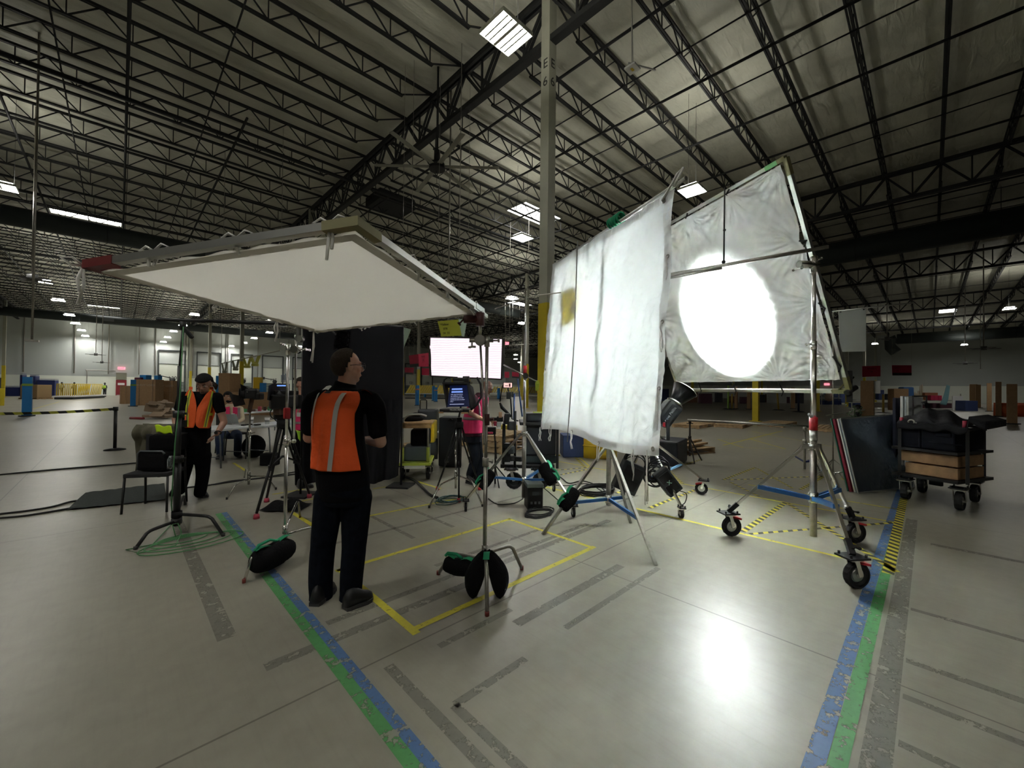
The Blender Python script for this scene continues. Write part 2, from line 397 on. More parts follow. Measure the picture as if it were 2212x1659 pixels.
for y in (16.75, 41.0):
    tag(MB().tube([(WX0+1, y, 10.1), (WX1-1, y, 10.1)], .07, 10).build('sprinkler_main', steel_blk), 'thick black sprinkler main crossing the joists, the %s one' % ('nearer' if y < 20 else 'farther'), 'pipe')
# ---------------------------------------------------------------- ducts
ductm = mat('dark grey fabric duct', (.035, .045, .045), .6, bump=.2, bscale=6)
def duct(pts, r, label, grills=()):
    t = thing('air_duct', label, 'duct', pts[0]); MB().tube(pts, r, 24).build('duct_body', ductm, t)
    for g in grills:
        b = MB(); b.box(g, (.9 if pts[0][1] == pts[1][1] else .06, .06 if pts[0][1] == pts[1][1] else .9, .35)); b.build('grille', grey_pl, t)
    b = MB()
    p, q = Vector(pts[0]), Vector(pts[1]); n = int((q-p).length/6)
    for k in range(n+1):
        c = p.lerp(q, (k+.5)/(n+1)); b.cyl(c+Vector((0, 0, r)), (c.x, c.y, 11.15), .012, seg=6)
        b.ring(c, q-p, r+.012, .012, 24, 4)
    b.build('hanger', steel_blk, t); return t
duct([(-20, 30.2, 9.45), (30, 30.2, 9.45)], .45, 'dark round air duct crossing behind the overhead white frame', [(-6.2, 29.76, 9.4), (4, 29.76, 9.4)])
duct([(29.2, 26, 9.45), (29.2, -10, 9.45)], .62, 'wide dark air duct right of the leaning white frame')
duct([(-12, 70, 9.4), (20, 70, 9.4)], .5, 'distant dark air duct along the dock wall', [(-1, 69.5, 9.4)])
t = duct([(84, 3.5, 9.6), (84, -10, 9.6)], .75, 'distant dark air duct along the right wall with an elbow', [(83.3, -2.2, 9.6)])
MB().tube([(84, 3.5, 9.6), (84, 4.3, 9.3), (84, 4.2, 8.4), (84, 3.6, 7.6)], .7, 16).build('duct_elbow', ductm, t)
# ================================================================ HIGH BAY LIGHTS
tubem = mat('lit high bay tube', (1, 1, 1), .5, emit=(1, .985, .93), estr=E_HIGHBAY)
tubef = mat('lit far high bay tube', (1, 1, 1), .5, emit=(1, .985, .93), estr=E_FAR)
upm = mat('added ceiling fill glow', (1, 1, 1), .5, emit=(1, .97, .86), estr=E_UP)  # upward glow added to the fixtures to lift the dark roof
housem = mat('white light housing', (.75, .76, .68), .4)
def highbay(x, y, z, label, near=False, group=None, rz=0.0):
    t = thing('high_bay_light', label, 'ceiling light', (0, 0, 0), group)
    w_, d_ = .74, .66
    b = MB(); b.box((0, 0, .05), (w_, d_, .03)); b.box((0, 0, .02), (.06, d_, .05))
    for s in (-1, 1): b.box((s*w_/2, 0, .02), (.015, d_, .07)); b.box((0, s*d_/2, .02), (w_, .015, .07))
    if near:
        for s in (-1, 1):
            for k in range(2): b.box((s*(.135+k*.108), 0, .008), (.03, d_-.04, .03))
    b.build('housing', housem, t)
    b = MB()
    if near:
        for s in (-1, 1):
            for k in range(3): b.box((s*(.083+k*.108), 0, .018), (.076, d_-.05, .02))
    else:
        for s in (-1, 1): b.box((s*.19, 0, .018), (.3, d_-.05, .02))
    b.build('light_tubes', tubem if near else tubef, t)
    MB().box((0, 0, .1), (.6, .5, .02)).build('added_ceiling_fill', upm, t)  # glowing plate added on top of the housing to brighten the ceiling
    b = MB()
    for s in (-1, 1): b.cyl((s*.3, 0, .06), (s*.3, 0, 11.15-z), .004, seg=5)
    b.build('hanging_cables', steel_blk, t)
    t.location = (x, y, z); t.rotation_euler = (0, 0, rz); return t
ZL = 8.1
def lpos(px, py): d = ray(px, py); return EYE + d*((ZL-EYE.z)/d.z)
p = lpos(1093, 74); highbay(p.x, p.y, ZL, 'large lit six-tube ceiling light beside the column lettered E 6', True)
L2 = highbay(0, 0, ZL, 'small lit ceiling light', False, 'distant high bay lights')
spots = [(1495, 412, 'lit ceiling light above the gap between the two white cloths'), (1128, 514, 'lit ceiling light just left of the near column, below the bright skylight'),
 (1106, 645, 'lit ceiling light above the right corner of the overhead frame'), (0, 402, 'lit ceiling light cut by the left edge of the view'), (95, 609, 'lit ceiling light beside the hanging pole, nearest of the left row'),
 (126, 649, 'second light of the left row over the dock hall'), (150, 681, 'third light of the left row'), (163, 699, 'fourth light of the left row'), (176, 714, 'fifth light of the left row'), (184, 726, 'farthest light of the left row'),
 (420, 680, 'nearest light of the row above the man in the black cap'), (395, 703, 'second light of the row above the man in the black cap'), (375, 716, 'third light of the row above the man in the black cap'), (362, 729, 'fourth light of the row above the man in the black cap'), (353, 739, 'farthest light of the row above the man in the black cap'),
 (582, 719, 'light with a cable below it near the left chrome stand'), (549, 731, 'distant light left of the left chrome stand'), (500, 748, 'distant light above the dock doors'), (528, 741, 'tiny distant light between two dock doors'), (650, 749, 'tiny light at the left edge of the black backdrop'),
 (1128, 699, 'distant light left of the second column'), (1114, 767, 'small far light right of the glowing panel'), (1114, 776, 'lower small far light right of the glowing panel'), (1122, 783, 'faint far light beside the second column'),
 (2180, 667, 'lit ceiling light at the upper right edge'), (2083, 745, 'twin lit ceiling light before the right wall'), (1890, 743, 'small twin light before the right wall near the white card'), (975, 723, 'distant light at the corner of the glowing panel')]
kk = kids(L2)
first = True
for px, py, lab in spots:
    p = lpos(px, py)
    if p.x > WX1-.6: p = EYE + (p-EYE)*((WX1-2)/p.x)
    if p.y > WY1-.6: p = EYE + (p-EYE)*((WY1-1.5)/p.y)
    if first: o = L2; o.location = p; o['label'] = lab; first = False
    else: o = dup(L2, p, label=lab, _kids=kk)
# further rows outside the frame that light the hall (hung over the camera side too)
for n_, (x, y) in enumerate([(-3.4, 5.0), (-3.4, -3.2)]):
    dup(L2, (x, y, ZL), label='lit ceiling light hanging behind the viewer', _kids=kk, group='lights behind the viewer')
# wifi access point hanging from a strut
t = thing('access_point', 'white wireless access point with yellow label hanging from a strut', 'access point', at(1366, 148, 9.6))
c = at(1366, 148, 9.6); b = MB(); b.bbox(c, (.28, .28, .045), .02, rz=0); b.build('cover', white_p, t)
b = MB(); b.box(c+Vector((0, 0, -.025)), (.11, .06, .004), rz=0); b.build('sticker', mat('yellow sticker', (.6, .42, .03), .6), t)
b = MB(); b.bar(c+Vector((0, 0, .03)), (c.x+.12, c.y+.1, 11.15), .03, .03); b.bar(c+Vector((-.1, .05, .1)), c+Vector((.55, -.3, .1)), .03, .03); b.build('strut', alu, t)
# ceiling fans
fanm = mat('pale fan blade', (.3, .3, .26), .5)
def fan(c, rad, label, ztop=11.15, nb=6, drop=0.0, rings=False, ph=.3):
    t = thing('ceiling_fan', label, 'fan', c); c = Vector(c)
    MB().tube([(c.x, c.y, ztop), c+Vector((0, 0, .45))], .035, 10).build('down_rod', steel_blk, t)
    b = MB(); b.cyl(c+Vector((0, 0, .12)), c+Vector((0, 0, .5)), .1, .09, 16); b.cyl(c+Vector((0, 0, -.06)), c+Vector((0, 0, .12)), .24, .22, 20); b.build('motor', steel_blk, t)
    for k in range(nb):
        a = ph+2*pi*k/nb; d = Vector((cos(a), sin(a), 0)); MB().bar(c+d*.15+Vector((0, 0, .03)), c+d*rad+Vector((0, 0, .03)), .14, .015).build('blade', fanm, t)
    return t
t = fan(at(944, 362, 12.1), 1.85, 'large dark hub ceiling fan with six blades left of the near column')
c = at(944, 362, 12.1); b = MB(); b.cyl(c-Vector((0, 0, .1)), c-Vector((0, 0, .5)), .006, seg=6); b.ring(c-Vector((0, 0, .58)), (FW.x, FW.y, 0), .1, .008, 20, 6); b.build('pull_ring', steel_blk, t)
fm2 = mat('grey far fan', (.12, .12, .12), .5)
def farfan(px, py, depth, label, r=.8):
    c = at(px, py, depth); t = thing('hanging_fan', label, 'fan', c, 'far fans on poles')
    MB().tube([(c.x, c.y, 11.15), c], .03, 8).build('down_rod', dullsteel, t)
    b = MB(); b.cyl(c-Vector((0, 0, .1)), c+Vector((0, 0, .15)), .14, seg=12)
    for k in range(4):
        a = .5+pi/2*k; d = Vector((cos(a), sin(a), 0)); b.bar(c+d*.1, c+d*r, .22, .03)
    b.build('fan_head', fm2, t)
farfan(70, 603, 14, 'pale fan on a long pole at the far left', .6); farfan(207, 766, 42, 'grey fan on a long drop rod before the dock wall, upper of the pair')
farfan(220, 783, 48, 'grey fan on a long drop rod before the dock wall, lower of the pair'); farfan(2085, 785, 36, 'dark fan hanging low before the right wall'); farfan(2125, 753, 26, 'fan hanging beside a twin light before the right wall')
farfan(1916, 732, 30, 'pale fan hanging behind the white card', .5)
def droprod(px, py0, py1, depth, label):
    c = at(px, py1, depth); t = MB(); t.tube([(c.x, c.y, 11.15), c], .025, 8); t.box(c, (.25, .25, .05)); tag(t.build('drop_pole', dullsteel), label, 'pole', 'poles dropping from the roof')
droprod(69, 0, 736, 11, 'pale pole hanging down to a small foot at the far left'); droprod(2118, 0, 797, 40, 'dark pole hanging before the right wall')
droprod(968, 0, 700, 13, 'thin pole hanging behind the overhead frame')
t = MB(); c = fl(843, 449, 10.7); t.bbox((c.x, c.y, 10.9), (1.9, 1.6, .5), .03); tag(t.build('unit_heater', steel_blk), 'black square heater hung under the joists above the overhead frame', 'heater')
# ================================================================ FLOOR TAPE
def tape_mat(name, col, stripes=None, wear=.25, per=.13):
    m = bpy.data.materials.new(name); m.use_nodes = True; nt = m.node_tree; N = nt.nodes; L = nt.links
    b = N['Principled BSDF']; b.inputs['Roughness'].default_value = .5; tc = N.new('ShaderNodeTexCoord')
    n = N.new('ShaderNodeTexNoise'); n.inputs['Scale'].default_value = 14; n.inputs['Detail'].default_value = 8; n.inputs['Roughness'].default_value = .7
    g = N.new('ShaderNodeNewGeometry'); L.new(g.outputs['Position'], n.inputs['Vector'])
    cr = N.new('ShaderNodeValToRGB'); cr.color_ramp.elements[0].position = .27+wear*.3; cr.color_ramp.elements[1].position = .32+wear*.32
    cr.color_ramp.elements[0].color = (0, 0, 0, 1); L.new(n.outputs['Fac'], cr.inputs['Fac'])
    src = None
    n2 = N.new('ShaderNodeTexNoise'); n2.inputs['Scale'].default_value = 30; L.new(g.outputs['Position'], n2.inputs['Vector'])
    mx = N.new('ShaderNodeMixRGB'); mx.inputs[1].default_value = (*[c*.75 for c in col], 1); mx.inputs[2].default_value = (*col, 1); L.new(n2.outputs['Fac'], mx.inputs[0]); src = mx.outputs[0]
    if stripes:
        uv = N.new('ShaderNodeUVMap'); sx = N.new('ShaderNodeSeparateXYZ'); L.new(uv.outputs[0], sx.inputs[0])
        a = N.new('ShaderNodeMath'); a.operation = 'ADD'; L.new(sx.outputs[0], a.inputs[0])
        s5 = N.new('ShaderNodeMath'); s5.operation = 'MULTIPLY'; s5.inputs[1].default_value = .7; L.new(sx.outputs[1], s5.inputs[0]); L.new(s5.outputs[0], a.inputs[1])
        md = N.new('ShaderNodeMath'); md.operation = 'MODULO'; md.inputs[1].default_value = per; L.new(a.outputs[0], md.inputs[0])
        lt_ = N.new('ShaderNodeMath'); lt_.operation = 'LESS_THAN'; lt_.inputs[1].default_value = per/2; L.new(md.outputs[0], lt_.inputs[0])
        m2 = N.new('ShaderNodeMixRGB'); m2.inputs[2].default_value = (*stripes, 1); L.new(lt_.outputs[0], m2.inputs[0]); L.new(src, m2.inputs[1]); src = m2.outputs[0]
    L.new(src, b.inputs['Base Color'])
    tr = N.new('ShaderNodeBsdfTransparent'); ms = N.new('ShaderNodeMixShader'); L.new(cr.outputs['Color'], ms.inputs[0]); L.new(tr.outputs[0], ms.inputs[1]); L.new(b.outputs[0], ms.inputs[2])
    L.new(ms.outputs[0], N['Material Output'].inputs['Surface']); return m
t_yel = tape_mat('worn yellow floor tape', (.68, .6, .05), wear=.3)
t_grn = tape_mat('worn green floor tape', (.1, .33, .11), wear=.42); t_blu = tape_mat('worn blue floor tape', (.09, .18, .38), wear=.5)
t_haz = tape_mat('yellow and black hazard tape', (.72, .62, .05), (.04, .04, .035), wear=.15, per=.13)
t_res = tape_mat('dark adhesive residue', (.2, .195, .162), wear=.5)
def strip(p, q, w_, m, label, name='floor_tape', cat='floor tape', z=.002, group=None, kind=None):
    p = Vector((p[0], p[1], 0)); q = Vector((q[0], q[1], 0)); d = q-p; Ln = d.length; d.normalize(); n = Vector((-d.y, d.x, 0))*w_/2
    seg = max(1, int(Ln/.5)); vs = []; uv = []
    for i in range(seg+1):
        c = p+d*Ln*i/seg; vs += [c+n, c-n]; uv += [(Ln*i/seg, 0), (Ln*i/seg, w_)]
    me = bpy.data.meshes.new(name); org = p.lerp(q, .5)
    me.from_pydata([tuple(v-org) for v in vs], [], [(2*i, 2*i+1, 2*i+3, 2*i+2) for i in range(seg)]); me.materials.append(m)
    ul = me.uv_layers.new(name='UVMap')
    for l in me.loops: ul.data[l.index].uv = uv[l.vertex_index]
    o = bpy.data.objects.new(name, me); COL.objects.link(o); o.location = (org.x, org.y, z); return tag(o, label, cat, group, kind)
P2 = lambda x, y: fl(x, y)
YT = 'worn yellow floor tape, '
strip((1.37, 2.25), (1.37, 3.5), .055, t_yel, YT+'short left side of the near rectangle by the shoes'); strip((1.345, 2.305), (3.39, 2.305), .05, t_yel, YT+'front side of the near rectangle under the sandbags', z=.0025)
strip((3.35, 2.28), (3.35, 3.5), .045, t_yel, YT+'right side of the near rectangle'); strip((1.33, 3.475), (3.37, 3.475), .05, t_yel, YT+'back side of the near rectangle')
for a, c, w_, l in [((790, 1116), (1016, 1072), .045, 'line behind the near rectangle passing the prompter'), ((806, 1056), (892, 1043), .045, 'short line at the foot of the black backdrop'), ((901, 1040), (952, 1056), .045, 'short line beside the yellow dolly cart'),
   ((623, 1102), (677, 1136), .05, 'short line left of the man in the orange vest'), ((588, 1068), (657, 1057), .045, 'line behind the left chrome stand'), ((645, 1084), (680, 1077), .045, 'line stub under the black bag'),
   ((504, 1000), (531, 1017), .05, 'stub under the folding table'), ((1367, 1097), (1850, 1212), .05, 'long line running under the roller stand'), ((1174, 1051), (1330, 1088), .05, 'line under the looped black cable'),
   ((1169, 990), (1316, 1017), .05, 'line under the hanging white cloth'), ((1462, 1043), (1951, 1132), .05, 'long line behind the roller stand'), ((1616, 1047), (1955, 1103), .045, 'line ending by the black cart wheel'), ((1764, 1081), (1820, 1099), .04, 'stub behind the roller stand leg'),
   ((1550, 949), (1606, 967), .05, 'left edge of the far crossed box'), ((1562, 962), (1690, 931), .06, 'far line crossing toward the yellow column'), ((1622, 949), (1697, 970), .05, 'right edge of the far crossed box'), ((1606, 967), (1697, 970), .03, 'near edge of the far crossed box'),
   ((1550, 949), (1640, 950), .03, 'thin far edge behind the crossbar'), ((1624, 932), (1815, 968), .04, 'far line toward the leaning boards'), ((1870, 1046), (1812, 1034), .04, 'stub by the leaning boards'), ((1280, 1013), (1240, 978), .04, 'line by the yellow drum'), ((1110, 868), (1190, 850), .08, 'distant line near the second column'), ((70, 884), (128, 868), .08, 'distant line at the far left')]:
    strip(P2(*a), P2(*c), w_, t_yel, YT+l)
HZ = 'yellow and black hazard tape, '
for a, c, w_, l in [((1604, 1149), (1697, 1086), .07, 'left leg of the triangle under the roller stand'), ((1700, 1087), (1937, 1236), .06, 'long diagonal of the triangle ending by the green tape'), ((1619, 1154), (1935, 1129), .05, 'cross line ending at the blue tape'),
   ((1952, 1076), (1918, 1240), .08, 'short upright piece beside the blue tape'), ((1562, 1037), (1632, 1010), .06, 'left edge of the farther triangle'), ((1635, 1012), (1712, 1055), .05, 'right edge of the farther triangle'),
   ((1573, 1037), (1777, 1029), .05, 'base of the farther triangle'), ((1729, 1058), (1780, 1029), .06, 'short piece right of the farther triangle'), ((1576, 1041), (1640, 1073), .04, 'fading piece left of the farther triangle'),
   ((1237, 982), (1264, 1010), .06, 'upright piece under the hanging cloth'), ((1201, 1016), (1283, 1009), .05, 'level piece under the hanging cloth'), ((1190, 1030), (1270, 1014), .05, 'slanting piece under the hanging cloth'),
   ((1426, 999), (1475, 1046), .06, 'piece left of the small black caster'), ((1445, 1015), (1514, 993), .05, 'far piece behind the caster leg'), ((1402, 1098), (1503, 1058), .06, 'piece running to the small caster'), ((1330, 1066), (1372, 1052), .06, 'short piece under the power supply')]:
    strip(P2(*a), P2(*c), w_, t_haz, HZ+l, z=.003)
strip((1.2, .339), (9.0, .339), .07, t_blu, 'scuffed blue floor tape running back on the right side'); strip((1.2, .27), (9.0, .27), .065, t_grn, 'scuffed green floor tape beside the right blue one')
strip((.945, .6), (.945, 6.0), .055, t_blu, 'scuffed blue floor tape at the left foreground'); strip((.887, .6), (.887, 6.0), .062, t_grn, 'scuffed green floor tape beside the left blue one')
for i, (a, c, w_) in enumerate([((1.0, 2.75), (3.9, 2.75), .06), ((.6, 2.55), (2.2, 2.55), .08), ((1.1, 1.0), (1.1, 2.1), .06), ((1.4, 2.05), (2.0, 2.05), .05), ((1.2, 1.62), (1.7, 1.62), .05), ((1.2, 1.62), (1.2, .7), .05),
    ((2.0, 3.0), (5.5, 3.0), .05), ((2.2, 2.65), (4.2, 2.65), .08), ((2.2, 3.7), (2.2, 5.0), .05), ((2.7, 3.7), (2.7, 5.2), .05), ((1.9, 1.9), (3.2, 1.9), .08), ((2.1, 1.65), (3.4, 1.65), .05), ((.5, 3), (.5, 6), .1), ((1.4, 4.1), (4.2, 4.1), .05),
    ((2.2, .16), (7, .16), .1), ((3.3, .1), (3.3, -1.4), .06), ((2.9, .1), (2.9, -1.6), .05), ((4.1, .1), (4.1, -2.2), .05), ((2.5, .1), (2.5, -1.5), .05), ((6, .0), (6, -3), .08)]):
    strip(a, c, w_, t_res, 'dark rubbed-off tape residue on the concrete', 'tape_residue', 'floor mark', z=.0012, group='dark tape residue marks')
# ================================================================ CLOTH FRAMES
def cloth_mat(name, col, trans=.35, bump=.3, bs=7, wr=(1, 1, 1)):
    m = bpy.data.materials.new(name); m.use_nodes = True; nt = m.node_tree; N = nt.nodes; L = nt.links
    b = N['Principled BSDF']; b.inputs['Base Color'].default_value = (*col, 1); b.inputs['Roughness'].default_value = .9; b.inputs['Specular IOR Level'].default_value = .1
    tl = N.new('ShaderNodeBsdfTranslucent'); tl.inputs[0].default_value = (*col, 1); ms = N.new('ShaderNodeMixShader'); ms.inputs[0].default_value = trans
    L.new(b.outputs[0], ms.inputs[1]); L.new(tl.outputs[0], ms.inputs[2]); L.new(ms.outputs[0], N['Material Output'].inputs['Surface'])
    tc = N.new('ShaderNodeTexCoord'); mp = N.new('ShaderNodeMapping'); mp.inputs['Scale'].default_value = wr; L.new(tc.outputs['Object'], mp.inputs[0])
    n = N.new('ShaderNodeTexNoise'); n.inputs['Scale'].default_value = bs; n.inputs['Detail'].default_value = 6; n.inputs['Distortion'].default_value = .8; L.new(mp.outputs[0], n.inputs['Vector'])
    bp = N.new('ShaderNodeBump'); bp.inputs['Strength'].default_value = bump; bp.inputs['Distance'].default_value = .03
    L.new(n.outputs['Fac'], bp.inputs['Height']); L.new(bp.outputs['Normal'], b.inputs['Normal']); L.new(bp.outputs['Normal'], tl.inputs['Normal']); return m
silk = cloth_mat('white overhead cloth', (.93, .91, .85), .68, .1, 5)
rag_m = cloth_mat('white crumpled diffusion cloth', (.8, .83, .84), .36, .6, 6, (1, 1, .7))
ultra = cloth_mat('white bounce cloth', (.88, .89, .88), .12, .35, 5)
hem_m = mat('cotton hem', (.62, .61, .57), .9); oliv = mat('brass frame corner', (.25, .23, .12), .5, .6)
redc = mat('dull red frame corner', (.16, .02, .02), .5)
from mathutils import noise as mn
def lerp2(P, u, v): return P[0].lerp(P[1], u).lerp(P[3].lerp(P[2], u), v)
def tie(t, p, seed, l=.11, d=None, nm='cotton_tie'):
    rnd = random.Random(seed); p = Vector(p); d = Vector(d or (1, 0, 0)).normalized(); b = MB()
    for s in (-1, 1):
        c = p + d*s*.045; b.tube([p, c+Vector((0, 0, .03)), c+d*s*.04+Vector((0, 0, .012)), c+Vector((0, 0, -.012)), p], .006, 6)
    for k in range(2):
        e = p + Vector((rnd.uniform(-.02, .02), rnd.uniform(-.02, .02), -l*rnd.uniform(.6, 1.3))); b.tube([p, p.lerp(e, .5)+Vector((rnd.uniform(-.02, .02), .01, 0)), e], [.006, .008, .007], 6)
    b.build(nm, white_t, t)
# --- overhead frame -----------------------------------------------------------
O = [Vector(p) for p in ((-.115, 2.999, 2.162), (.764, 1.816, 2.295), (2.123, 2.56, 2.182), (1.244, 3.742, 2.05))]
nO = (O[1]-O[0]).cross(O[3]-O[0]).normalized(); nO = nO if nO.z > 0 else -nO
t = thing('overhead_frame', 'square metal frame holding a white cloth overhead between two chrome stands', 'frame', (O[0]+O[2])/2)
b = MB()
for i in range(4): b.bar(O[i], O[(i+1) % 4], .038, .038, nO)
b.build('frame_tube', alu, t)
for i, m_ in ((0, redc), (1, oliv), (2, alu), (3, redc)):
    b = MB()
    for j in ((i+1) % 4, (i-1) % 4):
        d = (O[j]-O[i]).normalized(); b.bar(O[i]-d*.02, O[i]+d*.16, .045, .046, nO)
    b.build('corner_joint', m_, t)
Of = [p - nO*.03 for p in O]; cc = (Of[0]+Of[2])/2; Of = [p.lerp(cc, .035) for p in Of]
def ocl(u, v):
    p = lerp2(Of, u, v); e = min(u, v, 1-u, 1-v)
    s = .03*sin(pi*u)*sin(pi*v); r = .006*sin(40*u+3*v)*max(0, 1-e*8) + .006*sin(37*v+2*u)*max(0, 1-e*8)
    return p + Vector((0, 0, -s+r))
tag(MB().grid(ocl, 60, 60).build('frame_cloth', silk, t))
b = MB()
for i in range(4):
    p, q = Of[i], Of[(i+1) % 4]; ins = (cc-(p+q)/2).normalized()*.06; b.quad(p-nO*.006, q-nO*.006, q-nO*.004+ins, p-nO*.004+ins)
b.build('cloth_hem', cloth_mat('hem cloth', (.6, .57, .5), .2, .2), t)
for k, (x, y) in enumerate([(325, 545), (520, 518)]):
    u = .25+.3*k; tie(t, O[0].lerp(O[1], (.26, .58)[k])+nO*.02, k+1, .07, O[1]-O[0])
tie(t, O[1].lerp(O[0], .09)+nO*.02, 3, .2, O[1]-O[0]); tie(t, O[0]-(O[1]-O[0])*.03, 4, .16, O[3]-O[0])
for k, u in enumerate((.35, .62, .9)): tie(t, O[1].lerp(O[2], u)+nO*.02, 5+k, .09, O[2]-O[1])
for k, u in enumerate((.3, .62)): tie(t, O[3].lerp(O[2], u)-nO*.02, 9+k, .03, O[2]-O[3])
for k, u in enumerate((.42, .73, .97)): tie(t, O[0].lerp(O[3], u)-nO*.02, 12+k, .05+.1*k, O[3]-O[0])
lb = O[0].lerp(O[3], .885); b = MB(); b.bar(lb, lb+(O[3]-O[0]).normalized()*.06, .042, .042, nO); b.build('green_label', mat('pale green label', (.2, .5, .22), .5), t)
# --- leaning white frame --------------------------------------------------------
Fm = [Vector(p) for p in ((5.48, 3.15, 3.70), (4.37, .925, 3.70), (5.31, .57, 1.56), (6.42, 2.79, 1.56))]
Fm = [EYE+(p-EYE)*1.06 for p in Fm]
nF = (Fm[1]-Fm[0]).cross(Fm[3]-Fm[0]).normalized(); nF = nF if nF.dot(EYE-Fm[0]) > 0 else -nF
t = thing('bounce_frame', 'large leaning metal frame with a white cloth lit by a bright round spot', 'frame', (Fm[2]+Fm[3])/2)
b = MB()
for i in range(4): b.bar(Fm[i], Fm[(i+1) % 4], .04, .04, nF)
b.build('frame_tube', alu, t)
for i in range(4):
    b = MB()
    for j in ((i+1) % 4, (i-1) % 4):
        d = (Fm[j]-Fm[i]).normalized(); b.bar(Fm[i], Fm[i]+d*.17, .046, .046, nF)
    b.bar(Fm[i]+(Fm[(i+1) % 4]-Fm[i]).normalized()*.12, Fm[i]+(Fm[(i-1) % 4]-Fm[i]).normalized()*.12, .012, .03, nF); b.build('corner_joint', oliv, t)
cc = (Fm[0]+Fm[2])/2; Ff = [p.lerp(cc, .03)+nF*.03 for p in Fm]
Ff[2] = Ff[2].lerp(Ff[1], .045); Ff[3] = Ff[3].lerp(Ff[0], .045)
ties_u = [(.25, 0), (.5, 0), (.75, 0), (1, .33), (1, .62), (1, .88), (.2, 1), (.45, 1), (.72, 1), (0, .5), (0, .8)]
def bcl(u, v):
    p = lerp2(Ff, u, v); off = 0.0
    for (a, c) in ties_u + [(1, 0), (1, 1), (0, 1)]:
        dx, dy = u-a, v-c; r = sqrt(dx*dx+dy*dy)+1e-4
        if r < .38: off += .011*sin(atan2(dy, dx)*26)*(1-r/.38)*min(1, r*14)
    # strong crease from the top tie to the right edge tie
    a, c = Vector((.75, 0)), Vector((1, .33)); ab = c-a; tt = max(0, min(1, (Vector((u, v))-a).dot(ab)/ab.length_squared)); d = (Vector((u, v))-a-ab*tt).length
    off += .03*math.exp(-(d/.022)**2) - .014*math.exp(-((d-.05)/.03)**2)
    if u > .62: off += .006*sin(90*u+22*v)*sin(14*v+8*u)*(u-.62)*2.6
    off += .0045*mn.noise(Vector((u*26, v*26, 3)))+.003*mn.noise(Vector((u*60+v*20, v*38, 9)))
    return p + nF*off
MB().grid(bcl, 190, 190).build('frame_cloth', ultra, t)
for k, (u, v) in enumerate(ties_u):
    b = MB(); a = bcl(u, v); e = lerp2(Fm, u, v); b.tube([a+nF*.01, e+nF*.03, e-nF*.01], .008, 6); b.tube([e+nF*.025, e+nF*.05+Vector((.02, .01, -.05))], .006, 6); b.build('bungee', black, t)
b = MB(); g = Fm[1].lerp(Fm[0], .03); b.bar(g, g+(Fm[0]-Fm[1]).normalized()*.13, .045, .047, nF); b.build('green_label', mat('pale green label'), t)
for p_ in (Fm[2], Fm[3]):
    b = MB(); b.bar(p_+Vector((0, 0, -.12)), p_+Vector((0, 0, .22)), .05, .03); b.cyl(p_+nF*.05, p_-nF*.1, .03, seg=10); b.bar(p_+nF*.06+Vector((0, 0, .1)), p_+nF*.06+Vector((.09, -.05, .18)), .02, .02); b.build('clamp', blackm, t)
# --- hanging diffusion cloth --------------------------------------------------
G = [Vector(p) for p in ((4.585, 3.883, 3.40), (3.635, 1.643, 3.403), (3.492, 1.712, .957), (4.442, 3.952, .956))]
nG = (G[1]-G[0]).cross(G[3]-G[0]).normalized(); nG = nG if nG.dot(EYE-G[0]) > 0 else -nG
dG = (G[1]-G[0]).normalized()
t = thing('hanging_cloth', 'large crumpled white cloth hanging by ties from a metal bar in the centre right', 'cloth', (G[2]+G[3])/2)
def gcl(u, v):
    p = lerp2(G, u, v)
    # left edge cut back at the top, scalloped hem
    p += (G[1]-G[0])*(.0) ; hem = v**3
    off = .022*sin(u*23+1.5*sin(v*3))*v*(1-.5*abs(u-.5)) + .012*sin(u*60+v*5)*(.2+.8*abs(u-.5)) + .01*sin(70*v*(1-u)+30*u)*(u > .6)*(u-.6)*1.5
    off += .02*sin((u-v)*16)*(1-v)*u
    off += .012*mn.noise(Vector((u*9, v*7, 1)))+.009*mn.noise(Vector((u*24+v*6, v*17, 5)))+.006*mn.noise(Vector((u*48, v*40-u*18, 7)))
    p += Vector((0, 0, .05*sin(pi*u*2)*hem - .02*(1-v)*abs(sin(u*pi*4))))
    if u < .12: p += (G[1]-G[0])*(.12-u)*(-.1)*max(0, 1-abs(v-.55)*2)
    return p + nG*off
MB().grid(gcl, 200, 200).build('diffusion_sheet', rag_m, t)
b = MB(); n = 60
for side in range(4):
    for k in range(n):
        f = lambda s: {0: (s, 0), 1: (1, s), 2: (1-s, 1), 3: (0, 1-s)}[side]
        w_ = .035; g2 = lambda s, w0: (lambda uv: gcl(min(max(uv[0], w0), 1-w0) if side in (1, 3) else uv[0], min(max(uv[1], w0), 1-w0) if side in (0, 2) else uv[1]))(f(s))
        a, c = g2(k/n, 0), g2((k+1)/n, 0); a2, c2 = g2(k/n, w_), g2((k+1)/n, w_)
        b.quad(a+nG*.005, c+nG*.005, c2+nG*.005, a2+nG*.005)
b.build('hem', cloth_mat('thick cotton hem', (.78, .79, .78), .3, .1), t)
b = MB()
for k in range(1, 4): b.ring(gcl(.985, k/4)+nG*.012, nG, .016, .005, 14, 6); b.ring(gcl(.012, .3+k*.17)+nG*.012, nG, .012, .004, 12, 6)
for u in (.12, .38, .63): b.ring(gcl(u, .985)+nG*.01, nG, .014, .004, 12, 6)
b.ring(gcl(.975, .975)+nG*.012, nG, .018, .006, 14, 6); b.ring(gcl(.965, .03)+nG*.012, nG, .018, .006, 14, 6)
b.build('grommet', dullsteel, t)
